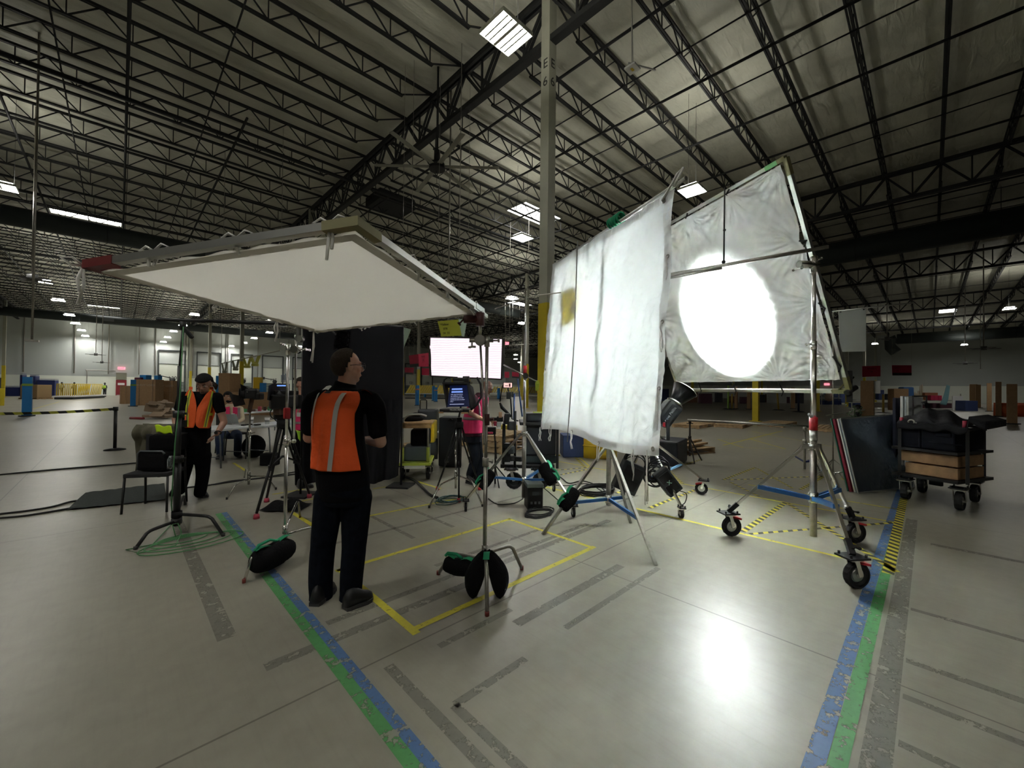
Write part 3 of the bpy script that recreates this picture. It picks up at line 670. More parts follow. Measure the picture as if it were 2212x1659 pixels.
for k, (u, v, l) in enumerate([(.985, .25, .22), (.985, .5, .28), (.985, .75, .38), (.12, .985, .2), (.38, .985, .22), (.63, .985, .2), (.0, .985, .2), (.95, .98, .5), (.88, .98, .3)]):
    p = gcl(u, v)+nG*.02; rnd = random.Random(k)
    b = MB()
    for s in (-1, 1): b.tube([p]+[p+Vector((s*.012+rnd.uniform(-.012, .012), rnd.uniform(-.01, .01), -l*j/5)) for j in range(1, 6)], .006, 6)
    b.build('cotton_tie', white_t, t)
b = MB(); e = G[1]+dG*.0; b.tube([gcl(.96, .03)+nG*.02, G[1]+dG*.05+Vector((0, 0, .12)), G[1]+dG*.12+Vector((0, 0, .14)), G[1]+Vector((0, 0, .02))], .012, 8); b.build('corner_strap', white_t, t)
# bar that carries it, its two joints and the green cord
t2 = thing('hanging_bar', 'metal bar along the top of the hanging white cloth', 'pipe', (G[0]+G[1])/2)
b = MB(); b.tube([G[0]-dG*.05-nG*.03, G[1]+dG*.12-nG*.03+Vector((0, 0, .05))], .02, 12); b.build('bar', alu, t2)
for u in (.28, .4): b = MB(); c = G[0].lerp(G[1], u)-nG*.03; b.bar(c+Vector((0, 0, .05)), c-Vector((0, 0, .14)), .03, .05); b.build('clip', dullsteel, t2)
b = MB(); c = G[0].lerp(G[1], .62)-nG*.03
for k in range(7): b.ring(c+Vector((0, 0, .07))+dG*(k-3)*.03, dG+Vector((0, 0, .4*sin(k))), .055, .012, 14, 6)
tag(b.build('rope_coil', green), 'coil of green cord tied on the bar above the hanging white cloth', 'cord')
# its stand: crank stand with blue brace
def leg_clamp(t, p, m=chrome): MB().cyl(p-Vector((0, 0, .05)), p+Vector((0, 0, .05)), .035, seg=14).build('collar', m, t)
feet = [fl(1172, 1155), fl(1417, 1222), fl(1362, 1130)]
pc = at(1315, 1000, 4.75); pc.z = 0
t = thing('crank_stand', 'steel crank stand with blue braces behind the hanging white cloth', 'light stand', pc)
MB().tube([(pc.x, pc.y, .2), (pc.x, pc.y, 2.0)], .028, 14).build('outer_post', dullsteel, t)
MB().tube([(pc.x, pc.y, 1.9), (pc.x, pc.y, 3.36)], .021, 12).build('inner_post', alu, t)
hub = pc+Vector((0, 0, .93))
for f in feet: MB().bar(hub+(f-hub)*.03, f, .028, .028).build('leg', dullsteel, t)
leg_clamp(t, hub); leg_clamp(t, pc+Vector((0, 0, .27)))
for f in feet:
    m_ = hub.lerp(f, .68); MB().bar(pc+Vector((0, 0, .27)), m_, .025, .035).build('brace', blue_m, t)
b = MB(); b.cyl(pc+Vector((0, 0, 3.36)), pc+Vector((0, 0, 3.42)), .03, seg=10); b.bar(pc+Vector((0, 0, 3.4)), G[0].lerp(G[1], .43)-nG*.03, .03, .03); b.build('grip_head', alu, t)
def sandbag(c, d, L_, r, label, hang=.0, strap=True, up=Vector((0, 0, 1)), squash=1.0):
    # one roll of a saddle bag lying along d
    c = Vector(c); d = Vector(d).normalized(); t = thing('sandbag', label, 'sandbag', c); x = up.cross(d).normalized(); y = d.cross(x)
    b = MB(); n, sg = 14, 20; vs = []; fs = []
    rnd = random.Random(int(c.x*999))
    for i in range(n+1):
        u = i/n; k = .72+.28*(sin(pi*u)**.35); 
        for j in range(sg):
            a = 2*pi*j/sg; rr = r*k*(1+.05*sin(3*a+u*9)+.025*rnd.uniform(-1, 1)); vs.append(c + d*(u-.5)*L_ + x*cos(a)*rr*squash + y*sin(a)*rr)
    fs = [(i*sg+j, i*sg+(j+1) % sg, (i+1)*sg+(j+1) % sg, (i+1)*sg+j) for i in range(n) for j in range(sg)] + [tuple(reversed(range(sg))), tuple(n*sg+j for j in range(sg))]
    b.smooth = True; b.add(vs, fs); b.build('bag', fabric_blk, t)
    if strap:
        b = MB(); b.grid(lambda u, v: c + d*(u-.5)*L_*1.04 + y*(r*1.03+.012*sin(u*9)) + x*(v-.5)*.05, 12, 2); b.tube([c+d*L_*.5+y*r*1.0, c+d*L_*.42+y*r*1.35, c+d*L_*.1+y*r*1.4, c-d*L_*.12+y*r*1.02], .012, 6); b.build('green_strap', green, t)
    return t
m_ = hub.lerp(feet[0], .62); sandbag(m_+Vector((0, 0, -.02)), feet[0]-hub, .26, .075, 'black sandbag on the left leg of the crank stand under the hanging cloth')
# rope hanging in front of the cloth
a = at(1262, 524, 5.3); c = at(1233, 955, 5.15); b = MB(); b.tube([a+nG*.1, a.lerp(c, .5)+nG*.05, c+nG*.05], .007, 6); tag(b.build('tie_line', mat('grey cord', (.2, .2, .2), .8)), 'thin grey cord falling across the hanging white cloth', 'cord')
# yellow flag behind its left part on an arm
t = thing('yellow_flag', 'yellow cloth square glowing through the left part of the hanging white cloth', 'flag', at(1233, 690, 5.75))
rp = lambda x, y, g: (lambda d: EYE+d*((G[0]-EYE).dot(nG)/d.dot(nG))-nG*g)(ray(x, y))
p0, p1, p2, p3 = rp(1213, 632, .035), rp(1252, 620, .16), rp(1247, 690, .16), rp(1211, 704, .035); b = MB(); b.prism([p0, p1, p2, p3], nG*-.003); b.build('flag_cloth', cloth_mat('yellow gel', (.8, .66, .04), .75, .1), t)
b = MB(); b.tube([at(1069, 667, 5.9), rp(1163, 641, -.08), rp(1218, 633, -.05)], .008, 8); b.build('arm', dullsteel, t)
b = MB(); b.bar(p0, p3, .012, .012); b.bar(p0, p1, .012, .012); b.build('wire_frame', blackm, t)
# ================================================================ STANDS
def caster(t, foot, d, r=.075, w_=.045, big=False, rimm=None):
    # pneumatic caster: wheel centred over foot, rolling along d
    d = Vector((d[0], d[1], 0)).normalized(); ax = Vector((-d.y, d.x, 0)); c = Vector((foot.x, foot.y, r))
    b = MB(); n = 28; prof = [(-.5, .8), (-.5, .93), (-.3, 1), (.3, 1), (.5, .93), (.5, .8)]
    vs = []; 
    for i in range(n):
        a = 2*pi*i/n; rd = d*cos(a)+Vector((0, 0, 1))*sin(a)
        vs += [c + ax*p*w_ + rd*r*(q if (i % 2 or q < .95) else q*.965) for p, q in prof]
    m = len(prof); b.add(vs, [(i*m+j, i*m+j+1, ((i+1) % n)*m+j+1, ((i+1) % n)*m+j) for i in range(n) for j in range(m-1)])
    b.ring(c, ax, r*.74, r*.21, 28, 10); tire = b.build('wheel', rubber, t)
    b = MB(); b.ring(c, ax, r*.5, r*.07, 24, 8); b.cyl(c-ax*w_*.3, c+ax*w_*.3, r*.46, seg=20); b.cyl(c-ax*w_*.75, c+ax*w_*.75, r*.16, seg=10); b.build('rim', rimm or alu, tire)
    b = MB()
    for s in (-1, 1): b.bar(c+ax*s*w_*.8, c+ax*s*w_*.75-d*r*.35+Vector((0, 0, r*1.2)), r*.34, .008, ax)
    b.box(c-d*r*.35+Vector((0, 0, r*1.22)), (w_*2, w_*2, .01), atan2(d.y, d.x)); b.build('fork', chrome, t)
    b = MB(); q = c-d*r*.35+Vector((0, 0, r*1.38)); b.box(q, (r*1.7, r*1.35, .014), atan2(d.y, d.x))
    for sx in (-1, 1):
        for sy in (-1, 1): b.cyl(q+d*sx*r*.62+ax*sy*r*.5, q+d*sx*r*.62+ax*sy*r*.5+Vector((0, 0, .03)), .009, seg=8)
    b.build('top_plate', blackm, t)
    if big:
        b = MB(); b.prism([q+d*r*.2+ax*.03-Vector((0, 0, .03)), q+d*r*1.25+ax*.035-Vector((0, 0, .055)), q+d*r*1.25-ax*.035-Vector((0, 0, .055)), q+d*r*.2-ax*.03-Vector((0, 0, .03))], (0, 0, -.018)); b.build('brake_pedal', red, t)
    return q
def knob(b, p, d, r=.025):
    d = Vector(d).normalized(); b.cyl(p, p+d*.05, .007, seg=8); x, y, _ = basis(d); b.bar(p+d*.05-x*r, p+d*.05+x*r, .014, .014); b.cyl(p+d*.045-x*r, p+d*.06-x*r, .012, seg=8); b.cyl(p+d*.045+x*r, p+d*.06+x*r, .012, seg=8)
# --- big roller stand ----------------------------------------------------------
pc = at(1757, 1000, 4.0); pc.z = 0
F = [fl(1580, 1158), fl(1850, 1270), fl(1848, 1172)]
t = thing('roller_stand', 'tall chrome roller stand with blue braces and three fat wheels at right', 'light stand', pc)
MB().tube([(pc.x, pc.y, .13), (pc.x, pc.y, 1.13)], .031, 16).build('base_post', dullsteel, t)
MB().tube([(pc.x, pc.y, 1.1), (pc.x, pc.y, 2.0)], .024, 14).build('middle_post', chrome, t)
MB().tube([(pc.x, pc.y, 1.98), (pc.x, pc.y, 2.79)], .019, 12).build('upper_post', chrome, t)
hub = pc+Vector((0, 0, 1.01)); b = MB(); b.cyl(hub-Vector((0, 0, .03)), hub+Vector((0, 0, .03)), .045, seg=16)
for f in F:
    d = Vector((f.x-pc.x, f.y-pc.y, 0)).normalized(); b.bar(hub, hub+d*.09, .04, .05)
b.build('leg_collar', chrome, t)
MB().cyl(pc+Vector((0, 0, 1.17)), pc+Vector((0, 0, 1.3)), .036, seg=16).build('red_clutch', red, t)
b = MB(); b.tube([pc+Vector((0, 0, 1.29)), pc+Vector((-.06, .03, 1.33))], [.02, .012], 8); b.build('clutch_lever', white_p, t)
MB().cyl(pc+Vector((0, 0, 1.07)), pc+Vector((0, 0, 1.17)), .034, seg=16).build('sleeve', alu, t)
b = MB(); b.cyl(pc+Vector((0, 0, 1.97)), pc+Vector((0, 0, 2.05)), .028, seg=14); knob(b, pc+Vector((0, 0, 2.02)), (-.7, .7, 0)); b.build('riser_collar', chrome, t)
for f in F:
    d = Vector((f.x-pc.x, f.y-pc.y, 0)).normalized(); tdir = Vector((.8, -.6, 0)); q = caster(t, f, tdir, .105, .05, True)
    e = q+Vector((0, 0, .012)); a = hub+d*.07; MB().bar(a, e.lerp(a, .08), .026, .026).build('leg', chrome, t)
    MB().bar(e-(e-a).normalized()*.13, e, .042, .042).build('leg_socket', blackm, t)
    c = pc+Vector((0, 0, .5)); m_ = a.lerp(e, .6)
    s = Vector((-d.y, d.x, 0))*.018; b = MB(); b.bar(c+s, m_+s, .012, .04); b.bar(c-s, m_-s, .012, .04); b.build('brace', blue_m, t)
    knb = MB(); knob(knb, e+Vector((0, 0, .05)), (.9, -.3, 0)); knb.build('knob', blackm, t)
MB().cyl(pc+Vector((0, 0, .46)), pc+Vector((0, 0, .56)), .042, seg=14).build('brace_collar', chrome, t)
# grip head on top holding the cross bar
top = pc+Vector((0, 0, 2.79)); b = MB(); b.cyl(top-Vector((0, 0, .06)), top+Vector((0, 0, .1)), .032, seg=12); b.cyl(top+Vector((-.12, .1, .02)), top+Vector((.04, -.02, .02)), .038, seg=12); knob(b, top+Vector((0, 0, .06)), (.5, -.5, .2), .035); knob(b, top+Vector((-.1, .09, 0)), (-.5, .2, -.4), .04)
b.build('grip_head', chrome, t)
a, c = at(1790, 533, 3.78), at(1437, 595, 4.55); b = MB(); b.tube([a, c], .018, 12); b.tube([at(1560, 573, 4.22)-Vector((0, 0, .03)), c-Vector((0, 0, .035))], .014, 8)
tag(b.build('cross_bar', dullsteel), 'long grey tube crossing in front of the leaning white frame', 'pipe')
a = at(1565, 405, 4.6); c = at(1563, 566, 4.3); b = MB(); b.tube([a, c], .006, 6); b.tube([a+Vector((.015, 0, 0)), at(1565, 495, 4.4), c+Vector((.02, 0, 0))], .005, 6); b.ell(c, (.02, .02, .02)); b.ell(at(1565, 497, 4.42), (.015, .015, .015)); tag(b.build('cord', black), 'black cord hanging down to the cross bar in front of the bright cloth', 'cord')
# --- cine stand behind the cart (centre) -----------------------------------------
pc = at(1133, 900, 5.45); pc.z = 0; F = [fl(1006, 1105), fl(1238, 1117), fl(1196, 1062)]
t = thing('wheeled_stand', 'chrome wheeled stand with blue braces and small casters left of the hanging cloth', 'light stand', pc)
MB().tube([(pc.x, pc.y, .09), (pc.x, pc.y, 1.05)], .028, 14).build('base_post', dullsteel, t); MB().tube([(pc.x, pc.y, 1.0), (pc.x, pc.y, 1.9)], .018, 12).build('riser', chrome, t)
MB().tube([(pc.x, pc.y, 1.85), (pc.x, pc.y, 2.9)], .014, 10).build('top_riser', chrome, t)
hub = pc+Vector((0, 0, .95)); b = MB(); b.cyl(hub-Vector((0, 0, .03)), hub+Vector((0, 0, .03)), .045, seg=14)
b.build('leg_collar', chrome, t); MB().cyl(pc+Vector((0, 0, 1.74)), pc+Vector((0, 0, 1.86)), .026, seg=12).build('red_band', red, t)
for f in F:
    d = Vector((f.x-pc.x, f.y-pc.y, 0)).normalized(); q = caster(t, f, (.6, .8), .062, .03)
    a = hub+d*.05; MB().bar(a, q, .026, .026).build('leg', chrome, t)
    MB().bar(pc+Vector((0, 0, .33)), a.lerp(q, .66), .03, .03).build('brace', blue_m, t)
MB().cyl(pc+Vector((0, 0, .3)), pc+Vector((0, 0, .37)), .036, seg=12).build('brace_collar', chrome, t)
sandbag(hub.lerp(F[0]+Vector((0, 0, .08)), .66), F[0]-hub, .26, .075, 'small black sandbag on the left leg of the wheeled stand'); sandbag(hub.lerp(F[1]+Vector((0, 0, .08)), .52)+Vector((0, 0, -.03)), F[1]-hub, .28, .09, 'black sandbag on the right leg of the wheeled stand')
# boom with yellow green tennis style weight
hd = at(1135, 812, 5.45); t = thing('chrome_boom', 'thin chrome arm crossing the wheeled stand with a yellow green clip at its end', 'boom arm', hd)
MB().tube([at(1088, 788, 5.6), hd, at(1160, 824, 5.35)], .009, 8).build('arm', chrome, t); b = MB(); b.cyl(hd-FW*.04, hd+FW*.04, .04, seg=14); b.cyl(hd-Vector((0, 0, .05)), hd, .025, seg=10); b.build('grip_head', chrome, t)
b = MB(); c = at(1161, 826, 5.35); b.bbox(c, (.1, .03, .05), .01, rz=.8); b.cyl(c, c-Vector((.01, 0, .11)), .028, .02, 10); b.build('clip', mat('yellow green plastic', (.5, .62, .05), .5), t)
# --- C stands -------------------------------------------------------------------
def cstand(name, label, cxy, feet, hcol, metal, rc=.0175, hleg=(.28, .36, .44), bend=.55, foot_r=.013, ztop=None, risers=(1.2,), cap='none'):
    t = thing(name, label, 'light stand', (cxy[0], cxy[1], 0)); pc = Vector((cxy[0], cxy[1], 0))
    z0 = .08; zs = [z0]+[r for r in risers]+[hcol]
    for k in range(len(zs)-1):
        MB().tube([(pc.x, pc.y, zs[k]-(.05 if k else 0)), (pc.x, pc.y, zs[k+1])], rc*(1-.2*k), 14).build('column' if k == 0 else 'riser', metal, t)
    for z in risers:
        b = MB(); b.cyl(pc+Vector((0, 0, z-.04)), pc+Vector((0, 0, z+.03)), rc*1.6, seg=12); knob(b, pc+Vector((0, 0, z)), (.7, -.7, 0)); b.build('collar', metal, t)
    for f, h in zip(feet, hleg):
        f = Vector(f); d = Vector((f.x-pc.x, f.y-pc.y, 0)); L_ = d.length; d.normalize()
        pts = [pc+d*.01+Vector((0, 0, h)), pc+d*L_*.3+Vector((0, 0, h*1.0))]
        k0 = pc+d*L_*bend+Vector((0, 0, h*.96)); pts += [pc+d*L_*(bend-.08)+Vector((0, 0, h*.99)), k0, pc+d*L_*(bend+.08)+Vector((0, 0, h*.86)), f+Vector((0, 0, foot_r*.6))]
        l = MB().tube(pts, foot_r, 10).build('leg', metal, t)
        MB().cyl(f+Vector((0, 0, .0)), f+Vector((0, 0, .03)), foot_r*1.1, seg=10).build('foot_cap', rubber if cap == 'none' else (cap or red), l)
        MB().cyl(pc+Vector((0, 0, h-.03)), pc+Vector((0, 0, h+.03)), rc*1.5, seg=12).build('leg_collar', metal, t)
    return t, pc
# near right stand (holds overhead frame corner)
pc0 = at(1048, 1100, 3.22); t, pc = cstand('grip_stand', 'steel stand with two sandbags under the right corner of the overhead frame', (pc0.x, pc0.y), [fl(947, 1241), fl(1127, 1230), fl(1052, 1330)], at(1050, 730, 3.22).z, dullsteel, .0165, (.2, .24, .28), .66, .0145, risers=(.97,), cap=mat('dull red foot', (.2, .03, .02), .6))
tp = Vector((pc.x, pc.y, at(1050, 735, 3.22).z)); b = MB(); b.cyl(tp-Vector((0, 0, .05)), tp+Vector((0, 0, .03)), .022, seg=12); b.cyl(tp+RT*.05, tp-RT*.14, .016, seg=10); knob(b, tp+RT*.04, RT, .03); b.cyl(tp-RT*.055-FW*.05, tp-RT*.055+FW*.03, .042, seg=16); knob(b, tp-RT*.12, -UP, .03); b.build('grip_head', dullsteel, t)
b = MB(); h2 = tp-RT*.055; b.tube([h2+UP*.02, h2+UP*.17], .013, 10); b.tube([h2, at(1043.5, 850, 3.2), at(1046, 960, 3.2)], .009, 8); b.build('arm', dullsteel, t)
h3 = h2+UP*.17; b = MB(); b.cyl(h3-UP*.055, h3+UP*.05, .036, seg=14); b.cyl(h3-RT*.02, h3-RT*.13, .032, seg=14); knob(b, h3-RT*.13, -RT-UP, .025); b.build('upper_grip_head', mat('dark red brown clamp', (.08, .02, .02), .4), t)
b = MB(); b.bar(h3+UP*.04, O[2]-nO*.015, .03, .04); b.bar(O[2]-nO*.02-(O[2]-O[1]).normalized()*.2, O[2]-nO*.02+(O[2]-O[1]).normalized()*.1, .035, .03); b.build('ear_bracket', alu, t)
b = MB(); c = Vector((pc.x, pc.y, at(1050, 905, 3.22).z)); b.cyl(c-Vector((0, 0, .05)), c+Vector((0, 0, .04)), .028, seg=12); knob(b, c, (.7, -.7, 0), .03); b.build('red_collar', mat('dark red brown clamp'), t)
# big saddle bag over the front leg: two pillow lobes
def saddle(c, u_, lab, w_=.26, h_=.36):
    # c: top of leg, u_: direction across leg
    t = thing('sandbag', lab, 'sandbag', c); u_ = Vector(u_).normalized(); f_ = Vector((0, 0, 1)).cross(u_).normalized(); b = MB()
    for s in (-1, 1):
        def P(a, z, s=s):
            return None
        n, sg = 12, 18; vs = []
        for i in range(n+1):
            v = i/n; zz = .04 - h_*v; hw = w_*.5*(.35+.65*sin(pi*min(1, v*1.05)*.72)) if v < .75 else w_*.5*(1-(v-.75)*1.9)
            th = .02+.055*sin(pi*min(1, v*1.02))**.7; cx_ = s*(.015+.085*v+.03*sin(pi*v))
            for j in range(sg):
                a = 2*pi*j/sg; vs.append(c + u_*(cx_+cos(a)*th) + f_*sin(a)*hw + Vector((0, 0, zz+.008*sin(5*a+6*v))))
        b.smooth = True
        b.add(vs, [(i*sg+j, i*sg+(j+1) % sg, (i+1)*sg+(j+1) % sg, (i+1)*sg+j) for i in range(n) for j in range(sg)]+[tuple(range(sg)), tuple(n*sg+j for j in range(sg))])
    b.build('bag', fabric_blk, t)
    b = MB(); b.grid(lambda a, z: c+u_*(a-.5)*.045+f_*(.5-z)*(-w_*1.15)+Vector((0, 0, .055-.13*(abs(z-.3)**1.3))), 2, 14); b.build('green_strap', green, t); return t
fr = fl(1052, 1330); dl = (fr-pc).normalized()
saddle(at(1052, 1203, 3.05), RT, 'fat black sandbag with green strap straddling the front leg of the steel stand', .2, .33)
lf = fl(947, 1241); d2 = (lf-pc).normalized(); sandbag(at(991, 1224, 3.2), d2, .24, .068, 'black sandbag lying on the left leg of the steel stand', squash=.9)
# near left chrome stand
pc0 = at(618, 1000, 3.6); t, pc = cstand('grip_stand', 'chrome stand with a green strapped sandbag left of the man in orange', (pc0.x, pc0.y), [fl(527, 1259), fl(712, 1182), fl(648, 1118)], at(620, 755, 3.6).z, chrome, .015, (.2, .24, .28), .75, .012, risers=(at(618, 953, 3.6).z,), cap=mat('dull red foot', (.2, .03, .02), .6))
tp = Vector((pc.x, pc.y, at(622, 755, 3.6).z)); b = MB(); b.cyl(tp-Vector((0, 0, .05)), tp+Vector((0, 0, .05)), .02, seg=12); knob(b, tp+UP*.02, -RT+UP*.6, .03); b.cyl(tp, tp+RT*.12, .014, seg=10)
h2 = tp+RT*.07; b.cyl(h2-FW*.04, h2+FW*.04, .034, seg=14); knob(b, h2+RT*.05, RT, .035); b.build('grip_head', chrome, t)
b = MB(); b.tube([h2+UP*.12, h2, at(635, 951, 3.5)], .01, 8); b.ell(at(635, 953, 3.5), (.02, .02, .02)); b.build('arm', chrome, t)
pf = O[0].lerp(O[3], .87); b = MB(); b.bar(pf-nO*.01, pf-nO*.14, .05, .012, (O[3]-O[0])); b.cyl(pf-nO*.12-FW*.02, pf-nO*.12+FW*.03, .03, seg=12); b.bar(pf-nO*.12, h2+UP*.12, .025, .025); b.build('ear_bracket', alu, t)
f0 = fl(527, 1259); dd = (f0-pc).normalized(); sandbag(at(590, 1196, 3.42)+Vector((0, 0, -.01)), dd+Vector((0, 0, -.0)), .36, .1, 'large black sandbag with green strap on the leg of the left chrome stand')
b = MB(); b.bbox(at(672, 1000, 3.6)*0+Vector((pc.x, pc.y, at(620, 893, 3.6).z)), (.05, .05, .1), .01); b.build('red_clip', red, t)
# black stand at left with the boom pipe
pc0 = at(384, 1000, 4.25); t, pc = cstand('black_stand', 'tall black telescopic stand in front of the man in the black cap', (pc0.x, pc0.y), [fl(293, 1187), fl(482, 1158), fl(400, 1090)], at(392, 790, 4.25).z, blackm, .031, (.13, .2, .2), .68, .016, risers=(.78, 1.25), cap=blackm)
MB().tube([(pc.x, pc.y, 1.7), at(396, 705, 4.25)], .013, 10).build('top_riser', blackm, t)
b = MB(); c = at(395, 705, 4.25); b.cyl(c-Vector((0, 0, .04)), c+Vector((0, 0, .05)), .03, seg=10); b.bar(c, c+RT*.1-Vector((0, 0, .12)), .03, .03); b.build('grip_head', blackm, t)
b = MB(); b.tube([at(396, 706, 4.2), at(389, 850, 4.18), at(378, 960, 4.15), at(370, 1090, 4.1), fl(374, 1130)+Vector((0, 0, .01))], .006, 6)
for k in range(4): 
    c = fl(395+8*k, 1165+3*k); b.tube([c+Vector((cos(a)*(.2+.07*k), sin(a)*(.13+.03*k), .008+.002*k)) for a in [i*2*pi/24 for i in range(25)]], .005, 6)
b.tube([fl(374, 1130)+Vector((0, 0, .01)), fl(330, 1178)+Vector((0, 0, .01)), fl(272, 1190)+Vector((0, 0, .01)), fl(300, 1197)+Vector((0, 0, .01)), fl(380, 1180)+Vector((0, 0, .01)), at(392, 1150, 4.0), at(384, 1130, 4.0), at(372, 1133, 4.0), at(380, 1160, 4.0)], .005, 6)
tag(b.build('green_cable', mat('green cable', (.1, .3, .12), .6)), 'thin green cable running down the black stand and coiled on the floor', 'cable')
a, c = at(338, 690, 4.25), at(652, 700, 5.7); b = MB(); b.tube([a, c], [.018, .03], 10); tag(b.build('boom_pipe', blackm), 'horizontal black pipe from the black stand to the black backdrop', 'pipe')
# --- black backdrop ---------------------------------------------------------------
B0, B1 = at(652, 880, 5.75), at(869, 880, 6.35)
z1 = 2.5; t = thing('black_backdrop', 'tall black cloth backdrop behind the man in the orange vest', 'backdrop', ((B0.x+B1.x)/2, (B0.y+B1.y)/2, .05))
dB = Vector((B1.x-B0.x, B1.y-B0.y, 0)); nB = Vector((dB.y, -dB.x, 0)).normalized(); nB = nB if nB.dot(EYE-B0) > 0 else -nB
b = MB(); bk = mat('black duvetyne', (.006, .006, .009), .95)
b.grid(lambda u, v: Vector((B0.x, B0.y, 0))+dB*u+Vector((0, 0, z1-(z1-1.3)*v))+nB*.004*sin(20*u), 30, 12); b.build('upper_cloth', bk, t)
b = MB(); b.grid(lambda u, v: Vector((B0.x, B0.y, 0))+dB*(u*(1-.05*v)+.02*v)+Vector((0, 0, 1.36-(1.36-.14-.05*sin(u*7))*v))+nB*(.02+.035*sin(34*u+2*v)*v+.012*sin(80*u)), 90, 14)
b.build('lower_drape', bk, t)
b = MB(); b.tube([Vector((B0.x, B0.y, z1)), Vector((B1.x, B1.y, z1))], .015, 8)
for P_ in (B0, B1): b.tube([Vector((P_.x, P_.y, .02))-nB*.03, Vector((P_.x, P_.y, z1))-nB*.03], .015, 8); b.box(Vector((P_.x, P_.y, .012))-nB*.03, (.35, .35, .024), .7)
b.build('frame', blackm, t)
# furry microphone above his head
b = MB(); t = thing('boom_microphone', 'furry black boom microphone above the man in the orange vest', 'microphone', at(739, 735, 3.6))
c = at(739, 735, 3.6); d = (UP+RT*.1).normalized(); b.tube([c-d*.09, c-d*.07, c, c+d*.07, c+d*.1], [.02, .05, .055, .05, .02], 14)
rnd = random.Random(4)
for k in range(380):
    a = rnd.uniform(0, 2*pi); z = rnd.uniform(-.085, .085); rr = .05; e = c+d*z+RT*cos(a)*rr+FW*sin(a)*rr; b.tube([e, e+(RT*cos(a)+FW*sin(a))*.018+Vector((0, 0, rnd.uniform(-.012, .006)))], [.003, .0008], 3, cap=False)
b.build('fur_cover', fabric_blk, t); b = MB(); b.tube([c, at(700, 700, 3.9), at(655, 702, 5.5)], .008, 8); b.build('boom_pole', blackm, t)
# chrome foot seen right of the man
# ================================================================ LAMPS AND CAMERA GEAR
def cable(pts, r=.006, m=None, label='', name='cable', z=None, group=None):
    b = MB(); b.tube(pts, r, 6); return tag(b.build(name, m or rubber), label, 'cable', group)
def spl(pts, n=8):
    # smooth curve through points
    P = [Vector(p) for p in pts]; out = []
    for i in range(len(P)-1):
        a, b_, c, d = P[max(i-1, 0)], P[i], P[i+1], P[min(i+2, len(P)-1)]
        for k in range(n):
            t = k/n; out.append(.5*((2*b_)+(c-a)*t+(2*a-5*b_+4*c-d)*t*t+(3*b_-a-3*c+d)*t*t*t))
    return out+[P[-1]]
def fz(x, y, z=.008): p = fl(x, y); return Vector((p.x, p.y, z))
# --- spot lamp aimed at the leaning frame ----------------------------------------
tgt = at(1570, 722, 5.0)
d_ = ray(1570, 722); k_ = (Fm[0]-EYE).dot(nF)/d_.dot(nF); tgt = EYE+d_*k_
lp = at(1432, 905, 5.35); ax = (tgt-lp).normalized()
t = thing('spot_lamp', 'black spotlight with flared reflector aimed at the leaning white frame', 'film light', lp-Vector((0, 0, .2)))
x_, y_, _ = basis(ax); Mx = Matrix((x_, y_, ax)).transposed()
b = MB(); b.bbox(lp+ax*.09, (.2, .22, .34), .045, M=Mx); b.build('lamp_body', mat('dark grey lamp body', (.035, .038, .04), .4), t)
b = MB(); b.ring(lp+ax*.265, ax, .105, .008, 24, 6); b.cyl(lp+ax*.25, lp+ax*.29, .09, seg=20); b.build('mount_ring', chrome, t)
b = MB(); n = 32; r0, r1 = .075, .165; vs = []
for k in range(n):
    a = 2*pi*k/n; e = x_*cos(a)+y_*sin(a); vs += [lp+ax*.28+e*r0, lp+ax*.50+e*r1, lp+ax*.50+e*(r1-.006), lp+ax*.285+e*(r0-.006)]
b.smooth = True; b.add(vs, [(4*k+j, 4*((k+1) % n)+j, 4*((k+1) % n)+(j+1) % 4, 4*k+(j+1) % 4) for k in range(n) for j in range(3)]); rf = b.build('reflector', mat('black reflector', (.02, .02, .022), .35, .3), t)
b = MB(); b.ring(lp+ax*.5, ax, r1, .005, 32, 6); b.build('bright_rim', chrome, rf)
b = MB(); b.cyl(lp+ax*.29, lp+ax*.3, .05, seg=20); b.build('light_source', mat('led chip', (1, 1, 1), emit=(1, 1, 1), estr=30), t)
b = MB(); yk = RT
for s in (-1, 1): b.bar(lp+x_*s*.13, lp+x_*s*.13-Vector((0, 0, .26)), .045, .012, x_)
b.bar(lp+x_*.13-Vector((0, 0, .26)), lp-x_*.13-Vector((0, 0, .26)), .04, .015); b.cyl(lp+x_*.13, lp+x_*.17, .035, seg=14); b.build('yoke', blackm, t)
b = MB(); b.box(lp-ax*.05-FW*.115+Vector((0, 0, -.02)), (.1, .03, .05), .5); b.build('red_latch', red, t)
text('nova P600c', .05, facing(lp+ax*.09-Vector((FW.x, FW.y, 0)).normalized()*.12, ax, -FW+ax*FW.dot(ax)), mat('white print', (.6, .6, .6), .6), 'lettering', t)
sp = bpy.data.lights.new('spot_beam', 'SPOT'); sp.energy = P_SPOT; sp.spot_size = 2*math.atan(.92/(tgt-lp).length)*1.02; sp.spot_blend = .55; sp.shadow_soft_size = .04; sp.color = (.93, 1, .98)
so = bpy.data.objects.new('spot_beam', sp); COL.objects.link(so); so.parent = t; so.matrix_local = Matrix.Translation(lp+ax*.33-Vector(t['_o'])) @ (-ax).to_track_quat('Z', 'Y').to_matrix().to_4x4()
sp2 = bpy.data.lights.new('spot_spill', 'SPOT'); sp2.energy = P_SPILL; sp2.spot_size = 2.1; sp2.spot_blend = 1.0; sp2.shadow_soft_size = .08; sp2.color = (.9, 1, .97)
so2 = bpy.data.objects.new('spot_spill', sp2); COL.objects.link(so2); so2.parent = t; so2.matrix_local = so.matrix_local @ Matrix.Translation((0, 0, -.19))
